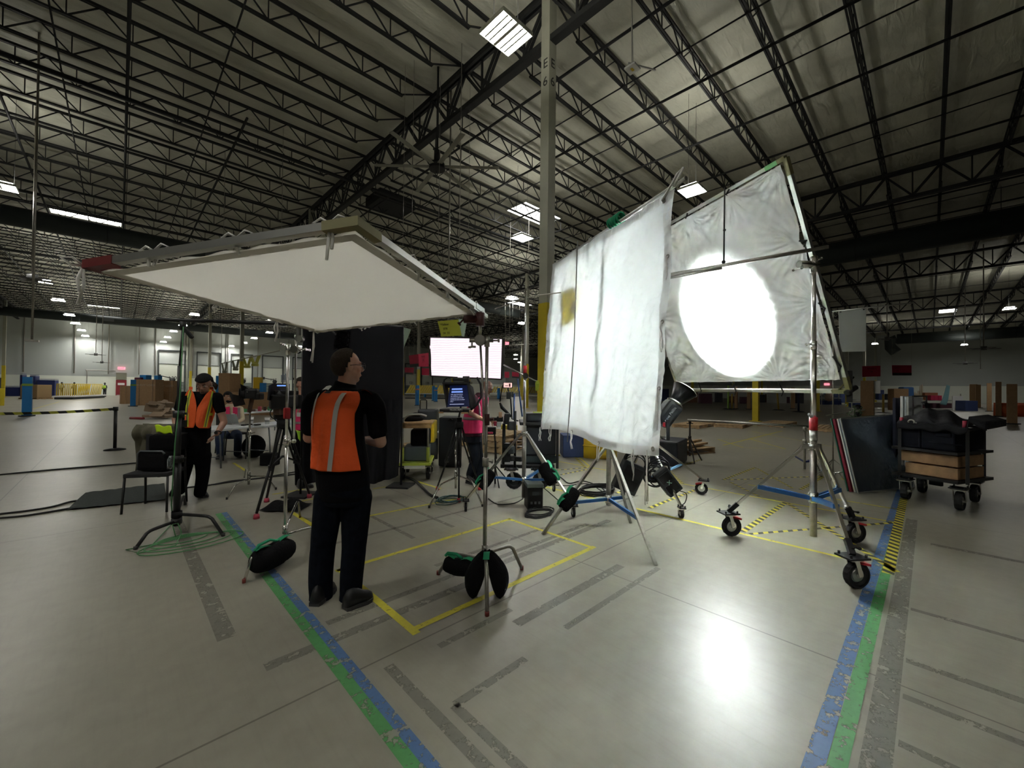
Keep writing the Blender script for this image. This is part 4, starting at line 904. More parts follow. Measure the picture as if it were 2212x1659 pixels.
# its stand
pc = at(1397, 1000, 5.45); pc.z = 0; F = [fl(1515, 1068), fl(1471, 1119), fl(1392, 1090)]; F = [F[0], F[1], at(1345, 1090, 5.9)]; F[2].z = 0
t = thing('wheeled_lamp_stand', 'rolling stand with casters carrying the spotlight and its power boxes', 'light stand', pc)
MB().tube([(pc.x, pc.y, .06), (pc.x, pc.y, 1.0)], .026, 12).build('base_post', dullsteel, t)
hub = pc+Vector((0, 0, .92))
for k, f in enumerate(F):
    q = caster(t, f, (.7, .7) if k else (-.3, .9), .09 if k == 0 else .055, .04, k == 0); MB().bar(hub, q, .025, .025).build('leg', chrome, t)
    MB().bar(pc+Vector((0, 0, .35)), hub.lerp(q, .6), .02, .03).build('brace', mat('pale blue brace', (.12, .25, .42), .4), t)
b = MB(); b.tube([hub, hub+Vector((0, 0, .12)), lp-Vector((0, 0, .26))], .02, 10); b.cyl(hub-Vector((0, 0, .04)), hub+Vector((0, 0, .06)), .04, seg=12); b.build('collar', chrome, t)
def powerbox(c, size, M, label, xmark=False):
    t = thing('power_supply', label, 'power box', c-Vector((0, 0, size[2]/2))); b = MB(); b.bbox(c, size, .02, M=M); b.build('case', mat('dark grey case', (.03, .033, .036), .45), t)
    b = MB()
    for s in (-.22, .22): b.bbox(c+M@Vector((0, -size[1]/2, s*size[2])), (size[0]*.75, .02, size[2]*.34), .005, M=M)
    b.build('socket_panel', black, t)
    b = MB()
    for k in range(6): b.ring(c+M@Vector((0, 0, size[2]*.45+.012*k)), (M@Vector((.25*sin(k*2.1), 1, .2+.3*cos(k*1.7)))), .13+.006*k, .007, 24, 5)
    b.build('coiled_lead', rubber, t)
    if xmark: text('X', .07, facing(c+M@Vector((0, -size[1]/2-.012, .0)), M@Vector((1, 0, 0)), M@Vector((0, -1, 0))), mat('pale green print', (.3, .6, .45), .6), 'mark', t)
Ms = Matrix((RT, FW, Vector((0, 0, 1)))).transposed()
powerbox(at(1358, 1030, 5.2), (.3, .16, .38), Ms @ Matrix.Rotation(R(25), 3, 'Y'), 'black ribbed power box hanging on the lamp stand behind the steel leg')
powerbox(at(1441, 1040, 5.1), (.2, .13, .34), Ms @ Matrix.Rotation(R(-38), 3, 'Y'), 'slim black power box with white cord right of the lamp stand post', True)
b = MB()
for k in range(7): b.ring(at(1412, 1020, 5.2)+Vector((.012*(k % 3), 0, -.015*k)), FW+RT*(.6*sin(k*2.3))+UP*.5*cos(k*3.1), .09+.014*(k % 4), .008, 24, 5)
tag(b.build('cable_bundle', rubber), 'tangle of black cables hung on the lamp stand post', 'cable')
cable(spl([at(1458, 1058, 5.0), at(1482, 1066, 5.0), at(1480, 1085, 5.0), at(1470, 1092, 5.0)]), .006, rubber, 'short black loop of cable above the small front caster')
b = MB(); c = fl(1445, 1000); b.bbox((c.x, c.y, .26), (.95, .55, .5), .03, rz=.2); tag(b.build('storage_case', mat('navy black case', (.012, .015, .025), .5), bevel=0), 'large black case on the floor under the spotlight', 'case')
# --- far cross bar and its two stands ----------------------------------------------
def tripod(name, label, pc, F, h, m, hub_h, brace=None, r=.02, cat='light stand'):
    t = thing(name, label, cat, pc); MB().tube([(pc.x, pc.y, .08), (pc.x, pc.y, h)], r, 12).build('post', m, t); hub = pc+Vector((0, 0, hub_h))
    for f in F:
        MB().bar(hub, f+Vector((0, 0, .012)), .024, .024).build('leg', m, t)
        if brace: MB().bar(pc+Vector((0, 0, hub_h*.35)), hub.lerp(f, .62), .02, .025).build('brace', brace, t)
    b = MB(); b.cyl(hub-Vector((0, 0, .03)), hub+Vector((0, 0, .03)), .035, seg=12); knob(b, pc+Vector((0, 0, h-.05)), (.7, -.7, 0)); knob(b, pc+Vector((0, 0, h-.05)), (-.7, .7, 0)); b.cyl(pc+Vector((0, 0, h-.06)), pc+Vector((0, 0, h+.02)), .03, seg=10); b.build('collar', m, t); return t
pa = at(1490, 960, 9.1); pa.z = 0; tripod('bar_stand', 'dark steel stand holding the left end of the far cross bar', pa, [fl(1516, 996), fl(1500, 1002), fl(1466, 968)], .86, mat('dark steel', (.06, .05, .045), .4, .6), .5, blackm)
pb = at(1738, 960, 7.7); pb.z = 0; tripod('bar_stand', 'steel stand with blue braces holding the right end of the far cross bar', pb, [fl(1772, 1022), fl(1700, 1000), fl(1788, 1008)], .86, dullsteel, .62, mat('navy brace', (.01, .025, .13), .4))
b = MB(); b.tube([Vector((pa.x, pa.y, .885))-RT*.05, Vector((pb.x, pb.y, .885))+RT*.15], .026, 12); tag(b.build('cross_bar', dullsteel), 'long grey pipe lying across two low stands behind the roller stand', 'pipe')
b = MB(); b.tube([at(1800, 1022, 6.9), at(1826, 1019, 6.8)], .012, 8); b.tube([at(1806, 1022, 6.9), fl(1790, 1043)], .01, 8); b.tube([at(1812, 1020, 6.9), fl(1822, 1035)], .01, 8); tag(b.build('mini_stand', chrome), 'small chrome folded legs on the floor by the leaning boards', 'stand')
# --- glowing panel -----------------------------------------------------------------
Q = [at(930, 728, 6.25), at(1087, 731, 5.95), at(1084, 819, 6.05), at(932, 812, 6.35)]
nQ = (Q[1]-Q[0]).cross(Q[3]-Q[0]).normalized(); nQ = nQ if nQ.dot(EYE-Q[0]) > 0 else -nQ
pc = at(985, 1000, 5.95); pc.z = 0; pcc = (Q[0]+Q[2])/2
t = thing('panel_light', 'wide glowing softbox panel above the teleprompter', 'film light', (Q[2]+Q[3])/2)
pm = bpy.data.materials.new('glowing panel cloth'); pm.use_nodes = True; nt = pm.node_tree; N = nt.nodes; Lk = nt.links
wv = N.new('ShaderNodeTexWave'); wv.bands_direction = 'Z'; wv.inputs['Scale'].default_value = 9; wv.inputs['Distortion'].default_value = 2.5; wv.inputs['Detail'].default_value = 3
tc = N.new('ShaderNodeTexCoord'); Lk.new(tc.outputs['Object'], wv.inputs['Vector']); cr = N.new('ShaderNodeValToRGB'); cr.color_ramp.elements[0].color = (.68, .58, .64, 1); cr.color_ramp.elements[1].color = (.86, .76, .82, 1)
Lk.new(wv.outputs['Fac'], cr.inputs['Fac']); Lk.new(cr.outputs['Color'], N['Principled BSDF'].inputs['Emission Color']); N['Principled BSDF'].inputs['Emission Strength'].default_value = E_PANEL*.42; N['Principled BSDF'].inputs['Base Color'].default_value = (.6, .6, .6, 1)
MB().grid(lambda u, v: lerp2(Q, u, v)+nQ*(.02+.012*sin(u*9+v*7)*sin(v*5)), 30, 16).build('diffuser', pm, t)
b = MB(); b.prism([p-nQ*.01 for p in Q], -nQ*.1); b.build('housing', blackm, t)
b = MB()
for i in range(4): b.bar(Q[i]+nQ*.015, Q[(i+1) % 4]+nQ*.015, .02, .03, nQ)
b.build('edge_strap', mat('dark brown edge', (.04, .03, .025), .7), t)
t2, _ = cstand('grip_stand', 'chrome stand with low spread legs under the glowing panel', (pc.x, pc.y), [fl(927, 1097), fl(1042, 1094), fl(985, 1050)], .95, chrome, .016, (.24, .28, .32), .62, .0125, risers=(.62,))
b = MB(); b.tube([Vector((pc.x, pc.y, .9)), pcc-nQ*.16], .014, 8); b.bar(pcc-nQ*.2, pcc-nQ*.09, .05, .05); b.build('upper_post', blackm, t2)
# --- teleprompter on its tripod -------------------------------------------------------
c0 = at(992, 905, 5.65); pc = Vector((c0.x, c0.y, 0))
t = thing('tripod', 'black camera tripod under the teleprompter with red feet', 'tripod', pc); top = c0-Vector((0, 0, .06)); tc_ = Vector((pc.x, pc.y, top.z))
for f in (fl(945, 1058), fl(1036, 1058), fl(991, 1084)):
    m_ = tc_.lerp(f, .55); s = (f-tc_).cross(Vector((0, 0, 1))).normalized()*.022
    b = MB(); b.tube([tc_+s*1.4, m_+s], .011, 8); b.tube([tc_-s*1.4, m_-s], .011, 8); b.tube([m_+(tc_-m_)*.12, f+Vector((0, 0, .05))], .013, 8); b.bar(m_+s*1.3, m_-s*1.3, .03, .04); l = b.build('leg', blackm, t)
    MB().cyl(f, f+Vector((0, 0, .05)), .03, .022, 10).build('red_foot', red, l)
b = MB(); b.cyl(tc_-Vector((0, 0, .06)), tc_+Vector((0, 0, .02)), .06, seg=16); b.cyl(tc_+Vector((0, 0, .0)), c0+Vector((0, 0, .02)), .04, seg=14); b.tube([tc_-Vector((0, 0, .55)), tc_], .025, 10); b.build('head', blackm, t)
t = thing('teleprompter', 'black teleprompter with a blue text screen and lettered base', 'teleprompter', c0)
fx = Vector((RT.x, RT.y, 0)).normalized(); fy = Vector((FW.x, FW.y, 0)).normalized(); rz = atan2(fx.y, fx.x)
def pp(x, y, dd=0.0): return at(x, y, 5.5+dd)
b = MB(); b.bbox(pp(985, 886, .12), (.4, .36, .045), .008, rz=rz); b.build('base_board', black, t)
b = MB(); b.bbox(pp(953, 891, -.05), (.06, .06, .02), .004, rz=rz); b.bbox(pp(1004, 892, -.05), (.09, .06, .02), .004, rz=rz); b.bbox(pp(1014, 888, .0), (.06, .1, .02), .004, rz=rz); b.build('wood_block', wood, t)
text('TELESCRIPT', .034, facing(pp(985, 885.5, -.075), fx, -fy), white_p, 'lettering', t)
b = MB(); b.prism([pp(957, 828), pp(960, 828), pp(968, 878), pp(964, 880)], fy*.25); b.prism([pp(957, 826), pp(1016, 824), pp(1016, 829), pp(957, 830)], fy*.28); b.build('hood_frame', blackm, t)
b = MB(); b.add([pp(1010, 826), pp(1017, 882), pp(1031, 876, .35), pp(1022, 836, .35)], [(0, 1, 2, 3)]); b.add([pp(957, 826), pp(1010, 826), pp(1022, 836, .35), pp(962, 836, .35)], [(0, 1, 2, 3)]); b.add([pp(957, 826), pp(966, 880), pp(975, 876, .35), pp(962, 836, .35)], [(0, 1, 2, 3)])
o = b.build('cloth_hood', mat('grey black hood', (.03, .033, .035), .8), t); sm = o.modifiers.new('s', 'SOLIDIFY'); sm.thickness = .012
b = MB(); sc_ = [pp(972, 833, .03), pp(1010, 832, .03), pp(1014, 878, -.02), pp(966, 879, -.02)]; b.prism(sc_, fy*.015); scr = b.build('screen', mat('dark blue screen', (.004, .006, .03), .15, emit=(.01, .02, .1), estr=.18), t)
b = MB(); b.tube([pp(958, 829, .1), pp(960, 820, .1), pp(967, 815, .1), pp(973, 816, .1)], .012, 8); b.tube([pp(1030, 815, .3), pp(1038, 830, .3), pp(1040, 858, .25), pp(1030, 874, .2), pp(1018, 884, .1)], .016, 10); b.build('handle_tube', rubber, t)
b = MB(); b.bbox(pp(996, 820, .05), (.22, .12, .05), .012, rz=rz); b.cyl(pp(1000, 818, .05), pp(1014, 818, .05), .035, seg=12); b.build('top_camera_mount', black, t)
hb = mat('lit text highlight', (.1, .15, .3), emit=(.18, .3, .75), estr=.9); tw = mat('lit white text', (.3, .3, .4), emit=(.55, .6, .9), estr=.8)
sx_ = (sc_[1]-sc_[0]).normalized(); sn = (sc_[1]-sc_[0]).cross(sc_[3]-sc_[0]).normalized(); sn = sn if sn.dot(EYE-sc_[0]) > 0 else -sn
def spt(u, v): return sc_[0].lerp(sc_[1], u).lerp(sc_[3].lerp(sc_[2], u), v)+sn*.004
b = MB()
for v0, v1, u1 in ((.14, .215, .7), (.27, .345, .72)): b.prism([spt(.13, v0), spt(u1, v0), spt(u1, v1), spt(.13, v1)], sn*.001)
b.build('highlight_bar', hb, scr)
for k, s in enumerate(('Like many businesses,', 'our fulfillment center', 'employees need certain', 'supplies to carry out their', 'roles."')):
    text(s, .0185, facing(spt(.11, .42+k*.085), sx_, sn), tw, 'screen_text', scr, ext=.0004, align='LEFT')
MB().prism([spt(.1, .875), spt(.76, .875), spt(.76, .895), spt(.1, .895)], sn*.001).build('progress_line', tw, scr)
# --- power station and cables -------------------------------------------------------------
c = fl(1152, 1097); t = thing('power_station', 'black and grey portable power station on the floor beside the wheeled stand', 'power station', (c.x, c.y, 0)); rzc = rz+.15
b = MB(); b.bbox((c.x, c.y, .15), (.2, .26, .29), .015, rz=rzc); b.build('body', black, t); b = MB(); b.bbox((c.x, c.y, .315), (.215, .28, .05), .018, rz=rzc); b.build('lid', mat('grey green lid', (.16, .2, .19), .5), t)
b = MB(); cf = Vector((c.x, c.y, 0))-Vector((cos(rzc+pi/2), sin(rzc+pi/2), 0))*.131; b.bbox((cf.x, cf.y, .22), (.09, .01, .05), .004, rz=rzc); b.build('display', mat('grey display', (.05, .06, .065), .2), t)
b = MB()
for k in range(3): b.box((cf.x-cos(rzc)*.05+cos(rzc)*.05*k, cf.y-sin(rzc)*.05+sin(rzc)*.05*k, .1), (.025, .01, .03), rzc)
b.build('socket', grey_pl, t)
b = MB(); rnd = random.Random(2)
for k in range(6): c = fl(1163+k, 1110+rnd.uniform(-2, 2)); b.tube([Vector((c.x, c.y, .008+.006*k))+Vector((cos(a)*(.19+.02*rnd.random()), sin(a)*(.12+.02*rnd.random()), 0)) for a in [i*2*pi/26 for i in range(27)]], .0065, 6)
tag(b.build('coiled_cable', rubber), 'coil of black cable on the floor in front of the power station', 'cable')
b = MB()
for k in range(8): c = fl(1285+k, 1062+rnd.uniform(-1, 2)); b.tube([Vector((c.x, c.y, .01+.008*k))+Vector((cos(a)*(.3+.03*rnd.random()), sin(a)*(.2+.03*rnd.random()), 0)) for a in [i*2*pi/26 for i in range(27)]], .008, 6)
tag(b.build('coiled_cable', rubber), 'pile of coiled black cable on the floor left of the crank stand post', 'cable')
b = MB()
for k in range(6): c = fl(966+3*k, 1082+rnd.uniform(-3, 3)); b.tube([Vector((c.x, c.y, .01+.005*k))+Vector((cos(a)*(.16+.04*rnd.random()), sin(a)*(.13+.03*rnd.random()), 0)) for a in [i*2*pi/22 for i in range(23)]], .005, 6)
tag(b.build('coiled_cable', mat('teal cable', (.03, .1, .11), .6)), 'coil of teal cable under the chrome legs of the panel stand', 'cable')
for pts, l, r in [([(0, 1027), (60, 1021), (150, 1013), (250, 1005), (310, 1000)], 'long black cable running in from the left edge behind the chair', .014), ([(0, 1112), (60, 1105), (110, 1097), (150, 1086), (170, 1083)], 'lower black cable from the left edge to the mat', .012),
    ([(0, 1121), (60, 1115), (150, 1100), (165, 1097)], 'lowest black cable from the left edge to the mat', .012), ([(400, 1055), (460, 1048), (530, 1038), (600, 1030), (650, 1024)], 'pair of black cables behind the man in the black cap', .012), ([(440, 1052), (500, 1040), (560, 1034), (650, 1018)], 'second cable behind the man in the black cap', .01),
    ([(868, 1030), (895, 1040), (915, 1058), (930, 1072), (945, 1078)], 'flat black cable ramp from the dolly cart to the panel stand', .02), ([(1055, 1078), (1075, 1090), (1110, 1088), (1130, 1078)], 'black cable looping from the steel stand to the wheeled stand', .007), ([(1175, 1055), (1195, 1072), (1215, 1090), (1222, 1095)], 'cable running from the power station to the right caster', .007),
    ([(1195, 1020), (1215, 1035), (1230, 1045), (1260, 1040), (1300, 1055), (1310, 1075)], 'winding black cable under the hanging cloth', .009), ([(1190, 1048), (1225, 1050), (1270, 1046), (1300, 1062)], 'second winding cable under the hanging cloth', .007)]:
    cable(spl([fz(x, y, r*.9) for x, y in pts]), r, rubber, l)
b = MB(); b.grid(lambda u, v: fz(145+u*215+v*0, 1103-u*22, 0).lerp(fz(185+u*170, 1066-u*20, 0), v)+Vector((0, 0, .012+.008*abs(sin(u*17+v*3)))), 40, 10); tag(b.build('floor_mat', mat('dark green mat', (.03, .038, .035), .9, bump=.3)), 'dark crumpled mat on the floor under the black chair', 'mat')
# ================================================================ NEARER FURNITURE AND CARTS
def obox(b, x, y, z0, w_, d_, h, rz=0.0, bev=.01): b.bbox((x, y, z0+h/2), (w_, d_, h), bev, rz=rz)
FX = Vector((RT.x, RT.y, 0)).normalized(); FY = Vector((FW.x, FW.y, 0)).normalized(); RZ = atan2(FX.y, FX.x)
# --- black chair with bags ---------------------------------------------------------
def chair(label, px_legs, seat_h=.45, rz=0.0, c=None, m=None):
    m = m or blackm; c = Vector(c); t = thing('stacking_chair', label, 'chair', c); M = Matrix.Rotation(rz, 3, 'Z')
    L_ = lambda x, y, z: c + M @ Vector((x, y, z))
    b = MB(); b.bbox(L_(0, 0, seat_h), (.46, .44, .05), .02, rz=rz); b.build('seat', mat('black seat fabric', (.02, .02, .022), .85), t)
    b = MB(); b.bbox(L_(0, .21, seat_h+.3), (.44, .04, .32), .02, rz=rz); b.build('backrest', mat('black seat fabric'), t)
    for sx in (-1, 1):
        for sy in (-1, 1):
            p = [L_(sx*.22, sy*.2, seat_h-.02), L_(sx*.23, sy*.23, 0)]
            if sy > 0: p = [L_(sx*.21, .22, seat_h+.42)]+p
            MB().tube(p, .013, 8).build('leg', m, t)
    return t
cc_ = (fl(262, 1112)+fl(313, 1090)+fl(365, 1110)+fl(398, 1078))/4; cc_.z = 0
ch = chair('black chair loaded with bags and a jacket behind the black stand', None, .45, RZ+.25-pi/2*0, cc_)
t = thing('camera_bag', 'open black camera bag with a grey edge standing on the black chair', 'bag', cc_+Vector((0, 0, .48))); bc = cc_+FX*.03
b = MB(); b.bbox((bc.x, bc.y, .6), (.36, .26, .24), .05, rz=RZ); b.build('bag_body', fabric_blk, t)
b = MB(); e = bc+FX*-.16-FY*.12; b.tube([Vector((e.x, e.y, .5)), Vector((e.x, e.y, .7)), Vector((e.x, e.y, .73))+FX*.03, Vector((e.x, e.y, .73))+FX*.3, Vector((e.x, e.y, .7))+FX*.33], .012, 6); b.build('bag_frame', grey_pl, t)
t = tag(MB().bbox((bc.x+FX.x*.05+FY.x*.1, bc.y+FX.y*.05+FY.y*.1, .82), (.34, .3, .22), .08, rz=RZ+.3).build('backpack', fabric_blk), 'black backpack heaped on top of the open camera bag', 'bag')
b = MB(); c = at(368, 1000, 4.75); b.tube([c-Vector((0, 0, .07)), c+Vector((0, 0, .04)), c+Vector((0, 0, .06)), c+Vector((0, 0, .085))], [.032, .032, .02, .012], 10); tag(b.build('water_bottle', mat('clear bottle', (.6, .7, .72), .1, trans=.8)), 'clear water bottle sticking out of the bag on the black chair', 'bottle')
jc = at(338, 935, 5.4)
t = thing('jacket', 'khaki jacket draped over the back of the black chair', 'jacket', (jc.x, jc.y, .55)); b = MB()
b.grid(lambda u, v: Vector((jc.x, jc.y, 1.02-.62*v*(1-.1*sin(u*6))))+FX*((u-.5)*.42-.02*v)-FY*(.05+.05*sin(pi*min(1, v*3))+.02*sin(u*19+v*5)), 30, 20)
b.grid(lambda u, v: Vector((jc.x, jc.y, 1.03-.45*v))+FX*((u-.5)*.42)+FY*(.03+.05*v+.02*sin(u*15)), 20, 10)
o = b.build('jacket_cloth', mat('khaki cloth', (.13, .12, .08), .9, noise=.2, nscale=12), t); sm = o.modifiers.new('s', 'SOLIDIFY'); sm.thickness = .012
b = MB(); b.grid(lambda u, v: at(336+34*u+3*v, 918+16*v+3*u, 5.15)+Vector((0, 0, .01*sin(u*9))), 12, 8); o = b.build('folded_hivis', mat('high visibility yellow', (.65, .95, .02), .7)); o.modifiers.new('s', 'SOLIDIFY').thickness = .01; tag(o, 'folded bright yellow vest lying on the bags of the black chair', 'vest')
# second chair partly hidden
# --- folding tables and things on them ------------------------------------------------
def folding_table(label, p0, p1, depth_w, h=.74, legs=True):
    p0 = Vector((p0[0], p0[1], 0)); p1 = Vector((p1[0], p1[1], 0)); d = (p1-p0); L_ = d.length; d.normalize(); n = Vector((-d.y, d.x, 0)); n = n if n.dot(FY) > 0 else -n
    c = (p0+p1)/2+n*depth_w/2; a = atan2(d.y, d.x); t = thing('folding_table', label, 'table', c)
    MB().bbox((c.x, c.y, h-.02), (L_, depth_w, .045), .01, rz=a).build('tabletop', mat('white table top', (.62, .64, .66), .45), t)
    for s in (-1, 1):
        for q in (-1, 1):
            e = c+d*s*(L_/2-.25)+n*q*(depth_w/2-.1); MB().tube([Vector((e.x, e.y, h-.04)), Vector((e.x, e.y, .45))+n*q*.03, Vector((e.x, e.y, 0))+n*q*.05], .014, 8).build('leg', grey_pl, t)
        e = c+d*s*(L_/2-.25); MB().tube([Vector((e.x, e.y, .2))+n*(depth_w/2-.1), Vector((e.x, e.y, .2))-n*(depth_w/2-.1)], .01, 6).build('leg_brace', grey_pl, t)
    return t, c, a
TZ = .742
def ontab(x, y): return fl(x, y, TZ)
T1, c1, a1 = folding_table('white folding table where the bearded man works on a laptop', ontab(458, 929), ontab(566, 917), .72)
T2, c2, a2 = folding_table('white folding table with paper cups and a tablet right of the laptop table', ontab(569, 920), ontab(668, 909), .7)
T3, c3, a3 = folding_table('farther white folding table covered with snacks and drinks', ontab(500, 893), ontab(640, 884), .7)
t = thing('laptop', 'open silver laptop in front of the bearded man', 'laptop', ontab(505, 918)); c = ontab(505, 916); b = MB(); b.bbox((c.x, c.y, TZ+.009), (.33, .23, .016), .004, rz=a1); b.build('keyboard_base', alu, t)
b = MB(); b.prism([c-FX*.17+Vector((0, 0, .02))-FY*.1, c+FX*.17+Vector((0, 0, .02))-FY*.1, c+FX*.17+Vector((0, 0, .22))-FY*.17, c-FX*.17+Vector((0, 0, .22))-FY*.17], FY*.008); b.build('lid', mat('silver lid', (.32, .34, .33), .4, .3), t)
def cup(p, label, h=.11, r=.042, m=None, dk=None):
    t = thing('paper_cup', label, 'cup', p, None); b = MB(); b.tube([p, p+Vector((0, 0, h))], [r*.75, r], 14); b.build('cup_body', m or mat('white paper', (.8, .8, .78), .6), t)
    b = MB(); b.cyl(p+Vector((0, 0, h)), p+Vector((0, 0, h+.012)), r*1.05, seg=14); b.build('lid', mat('white paper', ), t); b = MB(); b.tube([p+Vector((0, 0, h*.35)), p+Vector((0, 0, h*.7))], [r*.84, r*.94], 14); b.build('sleeve_mark', mat('grey print', (.3, .3, .28), .7), t)
cup(ontab(543, 914), 'white paper cup left of the round marked cup', .12); cup(ontab(577, 916), 'white paper cup with a dark round mark on the second table', .13, .05)
t = thing('tablet', 'pale blue lit tablet standing on the second table', 'tablet', ontab(602, 908)); c = ontab(602, 908); b = MB(); b.prism([c-FX*.11, c+FX*.1, c+FX*.11+Vector((0, 0, .2))+FY*.04, c-FX*.12+Vector((0, 0, .2))+FY*.04], FY*.01); b.build('body', grey_pl, t)
b = MB(); q = -FY*.002; b.prism([c-FX*.1+q+Vector((0, 0, .01)), c+FX*.09+q+Vector((0, 0, .01)), c+FX*.1+Vector((0, 0, .19))+FY*.036+q, c-FX*.11+Vector((0, 0, .19))+FY*.036+q], -FY*.002); b.build('screen', mat('lit pale screen', (.3, .35, .6), emit=(.42, .5, .85), estr=.9), t)
b = MB(); b.bbox(ontab(588, 910)+Vector((0, 0, .015)), (.2, .12, .03), .01, rz=a2); tag(b.build('napkin_stack', mat('cream paper', (.6, .58, .45), .8)), 'cream stack of napkins beside the marked paper cup', 'napkins')
for k, (x, w_) in enumerate(((533, .22), (556, .12))): b = MB(); p = ontab(x, 919); b.bbox(p+Vector((0, 0, .015)), (w_, .07, .03), .012, rz=a1); tag(b.build('walkie_talkie' if k else 'black_pouch', black), ('small black walkie talkie lying on the table edge', 'long black pouch lying on the laptop table')[1-k], ('radio', 'pouch')[1-k])
rnd = random.Random(11)
snk = [('green snack box', (.06, .28, .1), .16, .1), ('dark brown snack box', (.1, .05, .03), .12, .07), ('pink drink carton', (.6, .1, .15), .06, .15), ('dark brown drink bottle', (.06, .03, .02), .06, .13), ('green tea tin', (.1, .32, .16), .08, .13), ('red and white packet', (.45, .08, .07), .1, .06), ('orange snack bag', (.5, .22, .05), .1, .08), ('white snack box', (.6, .6, .55), .1, .07)]
for k, x in enumerate((527, 546, 561, 572, 582, 537, 594, 552)):
    n_, col, w_, h = snk[k]; p = ontab(x, 893-9*(x-500)/140-.9-.5*(k % 2)); b = MB(); b.bbox(p+Vector((0, 0, h/2)), (w_, .09, h), .006, rz=rnd.uniform(-.5, 1)); b2 = b.build('snack_package', mat(n_, col, .5)); tag(b2, n_+' among the drinks on the farther white table', 'snack')
b = MB(); p = fl(548, 988); b.ell((p.x, p.y, .24), (.23, .16, .25), seg=16, rings=10); o = b.build('backpack', fabric_blk); tag(o, 'round black backpack on the floor under the second table', 'backpack')
# --- chrome stand with lamp in front of the tables ----------------------------------------
pc0 = at(538, 1000, 6.05); t, pc = cstand('grip_stand', 'chrome stand with a barn door lamp in front of the laptop table', (pc0.x, pc0.y), [fl(490, 1079), fl(596, 1057), fl(528, 1032)], at(538, 868, 6.05).z, chrome, .016, (.16, .2, .24), .6, .012, risers=(.85,))
t = thing('barn_door_lamp', 'black lamp with open barn doors above the laptop table', 'film light', at(540, 866, 6.0)); c = at(545, 850, 6.0)
b = MB(); b.bbox(c, (.16, .22, .15), .03, rz=RZ+.4); b.cyl(c+FX*-.05-FY*.02, c-FX*.13-FY*.06, .075, .09, 16); b.bbox(c+FX*.09+Vector((0, 0, -.04)), (.1, .14, .1), .02, rz=RZ); b.build('lamp_body', black, t)
b = MB(); b.cyl(c-FX*.13-FY*.07, c-FX*.135-FY*.072, .08, seg=16); b.ell(c-Vector((0, 0, -.02))+FX*.0-FY*.12, (.012, .012, .012)); b.build('lens', mat('lens glass', (.1, .1, .1), .05), t)
for pts in ([at(522, 850, 5.9), at(533, 852, 6), at(545, 844, 6), at(519, 829, 5.8)], [at(524, 856, 5.9), at(530, 874, 6.0), at(506, 879, 5.7), at(494, 850, 5.6)], [at(527, 835, 6), at(548, 841, 6), at(545, 838, 6.2), at(517, 830, 5.9)]):
    b = MB(); b.prism(pts, FY*.004); b.build('barn_door', blackm, t)
b = MB(); b.bar(c-Vector((0, 0, .07)), at(538, 890, 6.05), .05, .03); b.build('bracket', mat('tan clamp', (.16, .1, .07), .6), t)
# --- cinema camera on tripod -----------------------------------------------------------
hd_ = at(612, 905, 4.9); t = thing('tripod', 'black tripod under the large cinema camera with pink feet', 'tripod', Vector((hd_.x, hd_.y, 0)))
for f in (fl(554, 1120), fl(576, 1084), fl(668, 1075)):
    m_ = hd_.lerp(f, .5); s = (f-hd_).cross(Vector((0, 0, 1))).normalized()*.03; b = MB(); b.tube([hd_+s*1.2, m_+s], .014, 8); b.tube([hd_-s*1.2, m_-s], .014, 8); b.tube([m_+(hd_-m_)*.15, f+Vector((0, 0, .06))], .016, 8); b.bar(m_+s*1.4, m_-s*1.4, .04, .06); l = b.build('leg', blackm, t)
    MB().cyl(f, f+Vector((0, 0, .05)), .035, .028, 10).build('red_foot', mat('pink red rubber', (.5, .05, .09), .5), l)
b = MB(); b.cyl(hd_-Vector((0, 0, .1)), hd_, .07, seg=16); b.bbox(hd_+Vector((0, 0, .06)), (.16, .16, .12), .03, rz=RZ); b.build('fluid_head', black, t)
b = MB(); m_ = hd_-Vector((0, 0, .45)); 
for f in (fl(554, 1120), fl(576, 1084), fl(668, 1075)): b.bar(m_, hd_.lerp(f, .5), .02, .02)
b.build('spreader', blackm, t)
t = thing('cinema_camera', 'large black cinema camera with matte box left of the black backdrop', 'camera', hd_+Vector((0, 0, .12)))
cb = at(618, 868, 4.85); b = MB(); b.bbox(cb, (.16, .34, .17), .02, rz=RZ-.9); b.bbox(cb+Vector((0, 0, .11)), (.07, .26, .05), .015, rz=RZ-.9); b.bbox(cb+FX*.09+Vector((0, 0, .01)), (.1, .13, .14), .02, rz=RZ); b.build('camera_body', black, t)
b = MB(); b.prism([at(588, 829, 4.8), at(622, 829, 5.1), at(622, 862, 5.1), at(584, 866, 4.8)], FY*.04); b.prism([at(584, 866, 4.8), at(588, 829, 4.8), at(580, 833, 4.55), at(577, 864, 4.55)], FY*.01); b.build('matte_box', blackm, t)
b = MB(); b.tube([at(586, 872, 4.85), at(622, 872, 4.85)], .008, 6); b.tube([at(586, 878, 4.85), at(625, 878, 4.85)], .008, 6); b.cyl(at(597, 848, 4.8), at(612, 860, 4.85), .06, seg=16); b.build('lens_and_rods', blackm, t)
b = MB(); b.bbox(at(603, 888, 4.8), (.1, .1, .09), .03, rz=RZ); b.build('follow_focus', mat('brown knob', (.1, .06, .045), .6), t)
b = MB()
for k in range(4): b.cyl(at(608+3*k, 826, 4.95), at(608+3*k, 810-3*(k % 2), 4.95), .004, seg=5)
b.build('antenna', mat('blue antenna', (.02, .05, .12), .5), t)
b = MB(); b.box(at(604, 833, 4.79), (.06, .004, .015), RZ); b.box(at(613, 833, 4.85), (.05, .004, .015), RZ); b.build('indicator_lights', mat('blue indicator', (.1, .2, .5), emit=(.2, .4, 1), estr=.8), t)
b = MB()
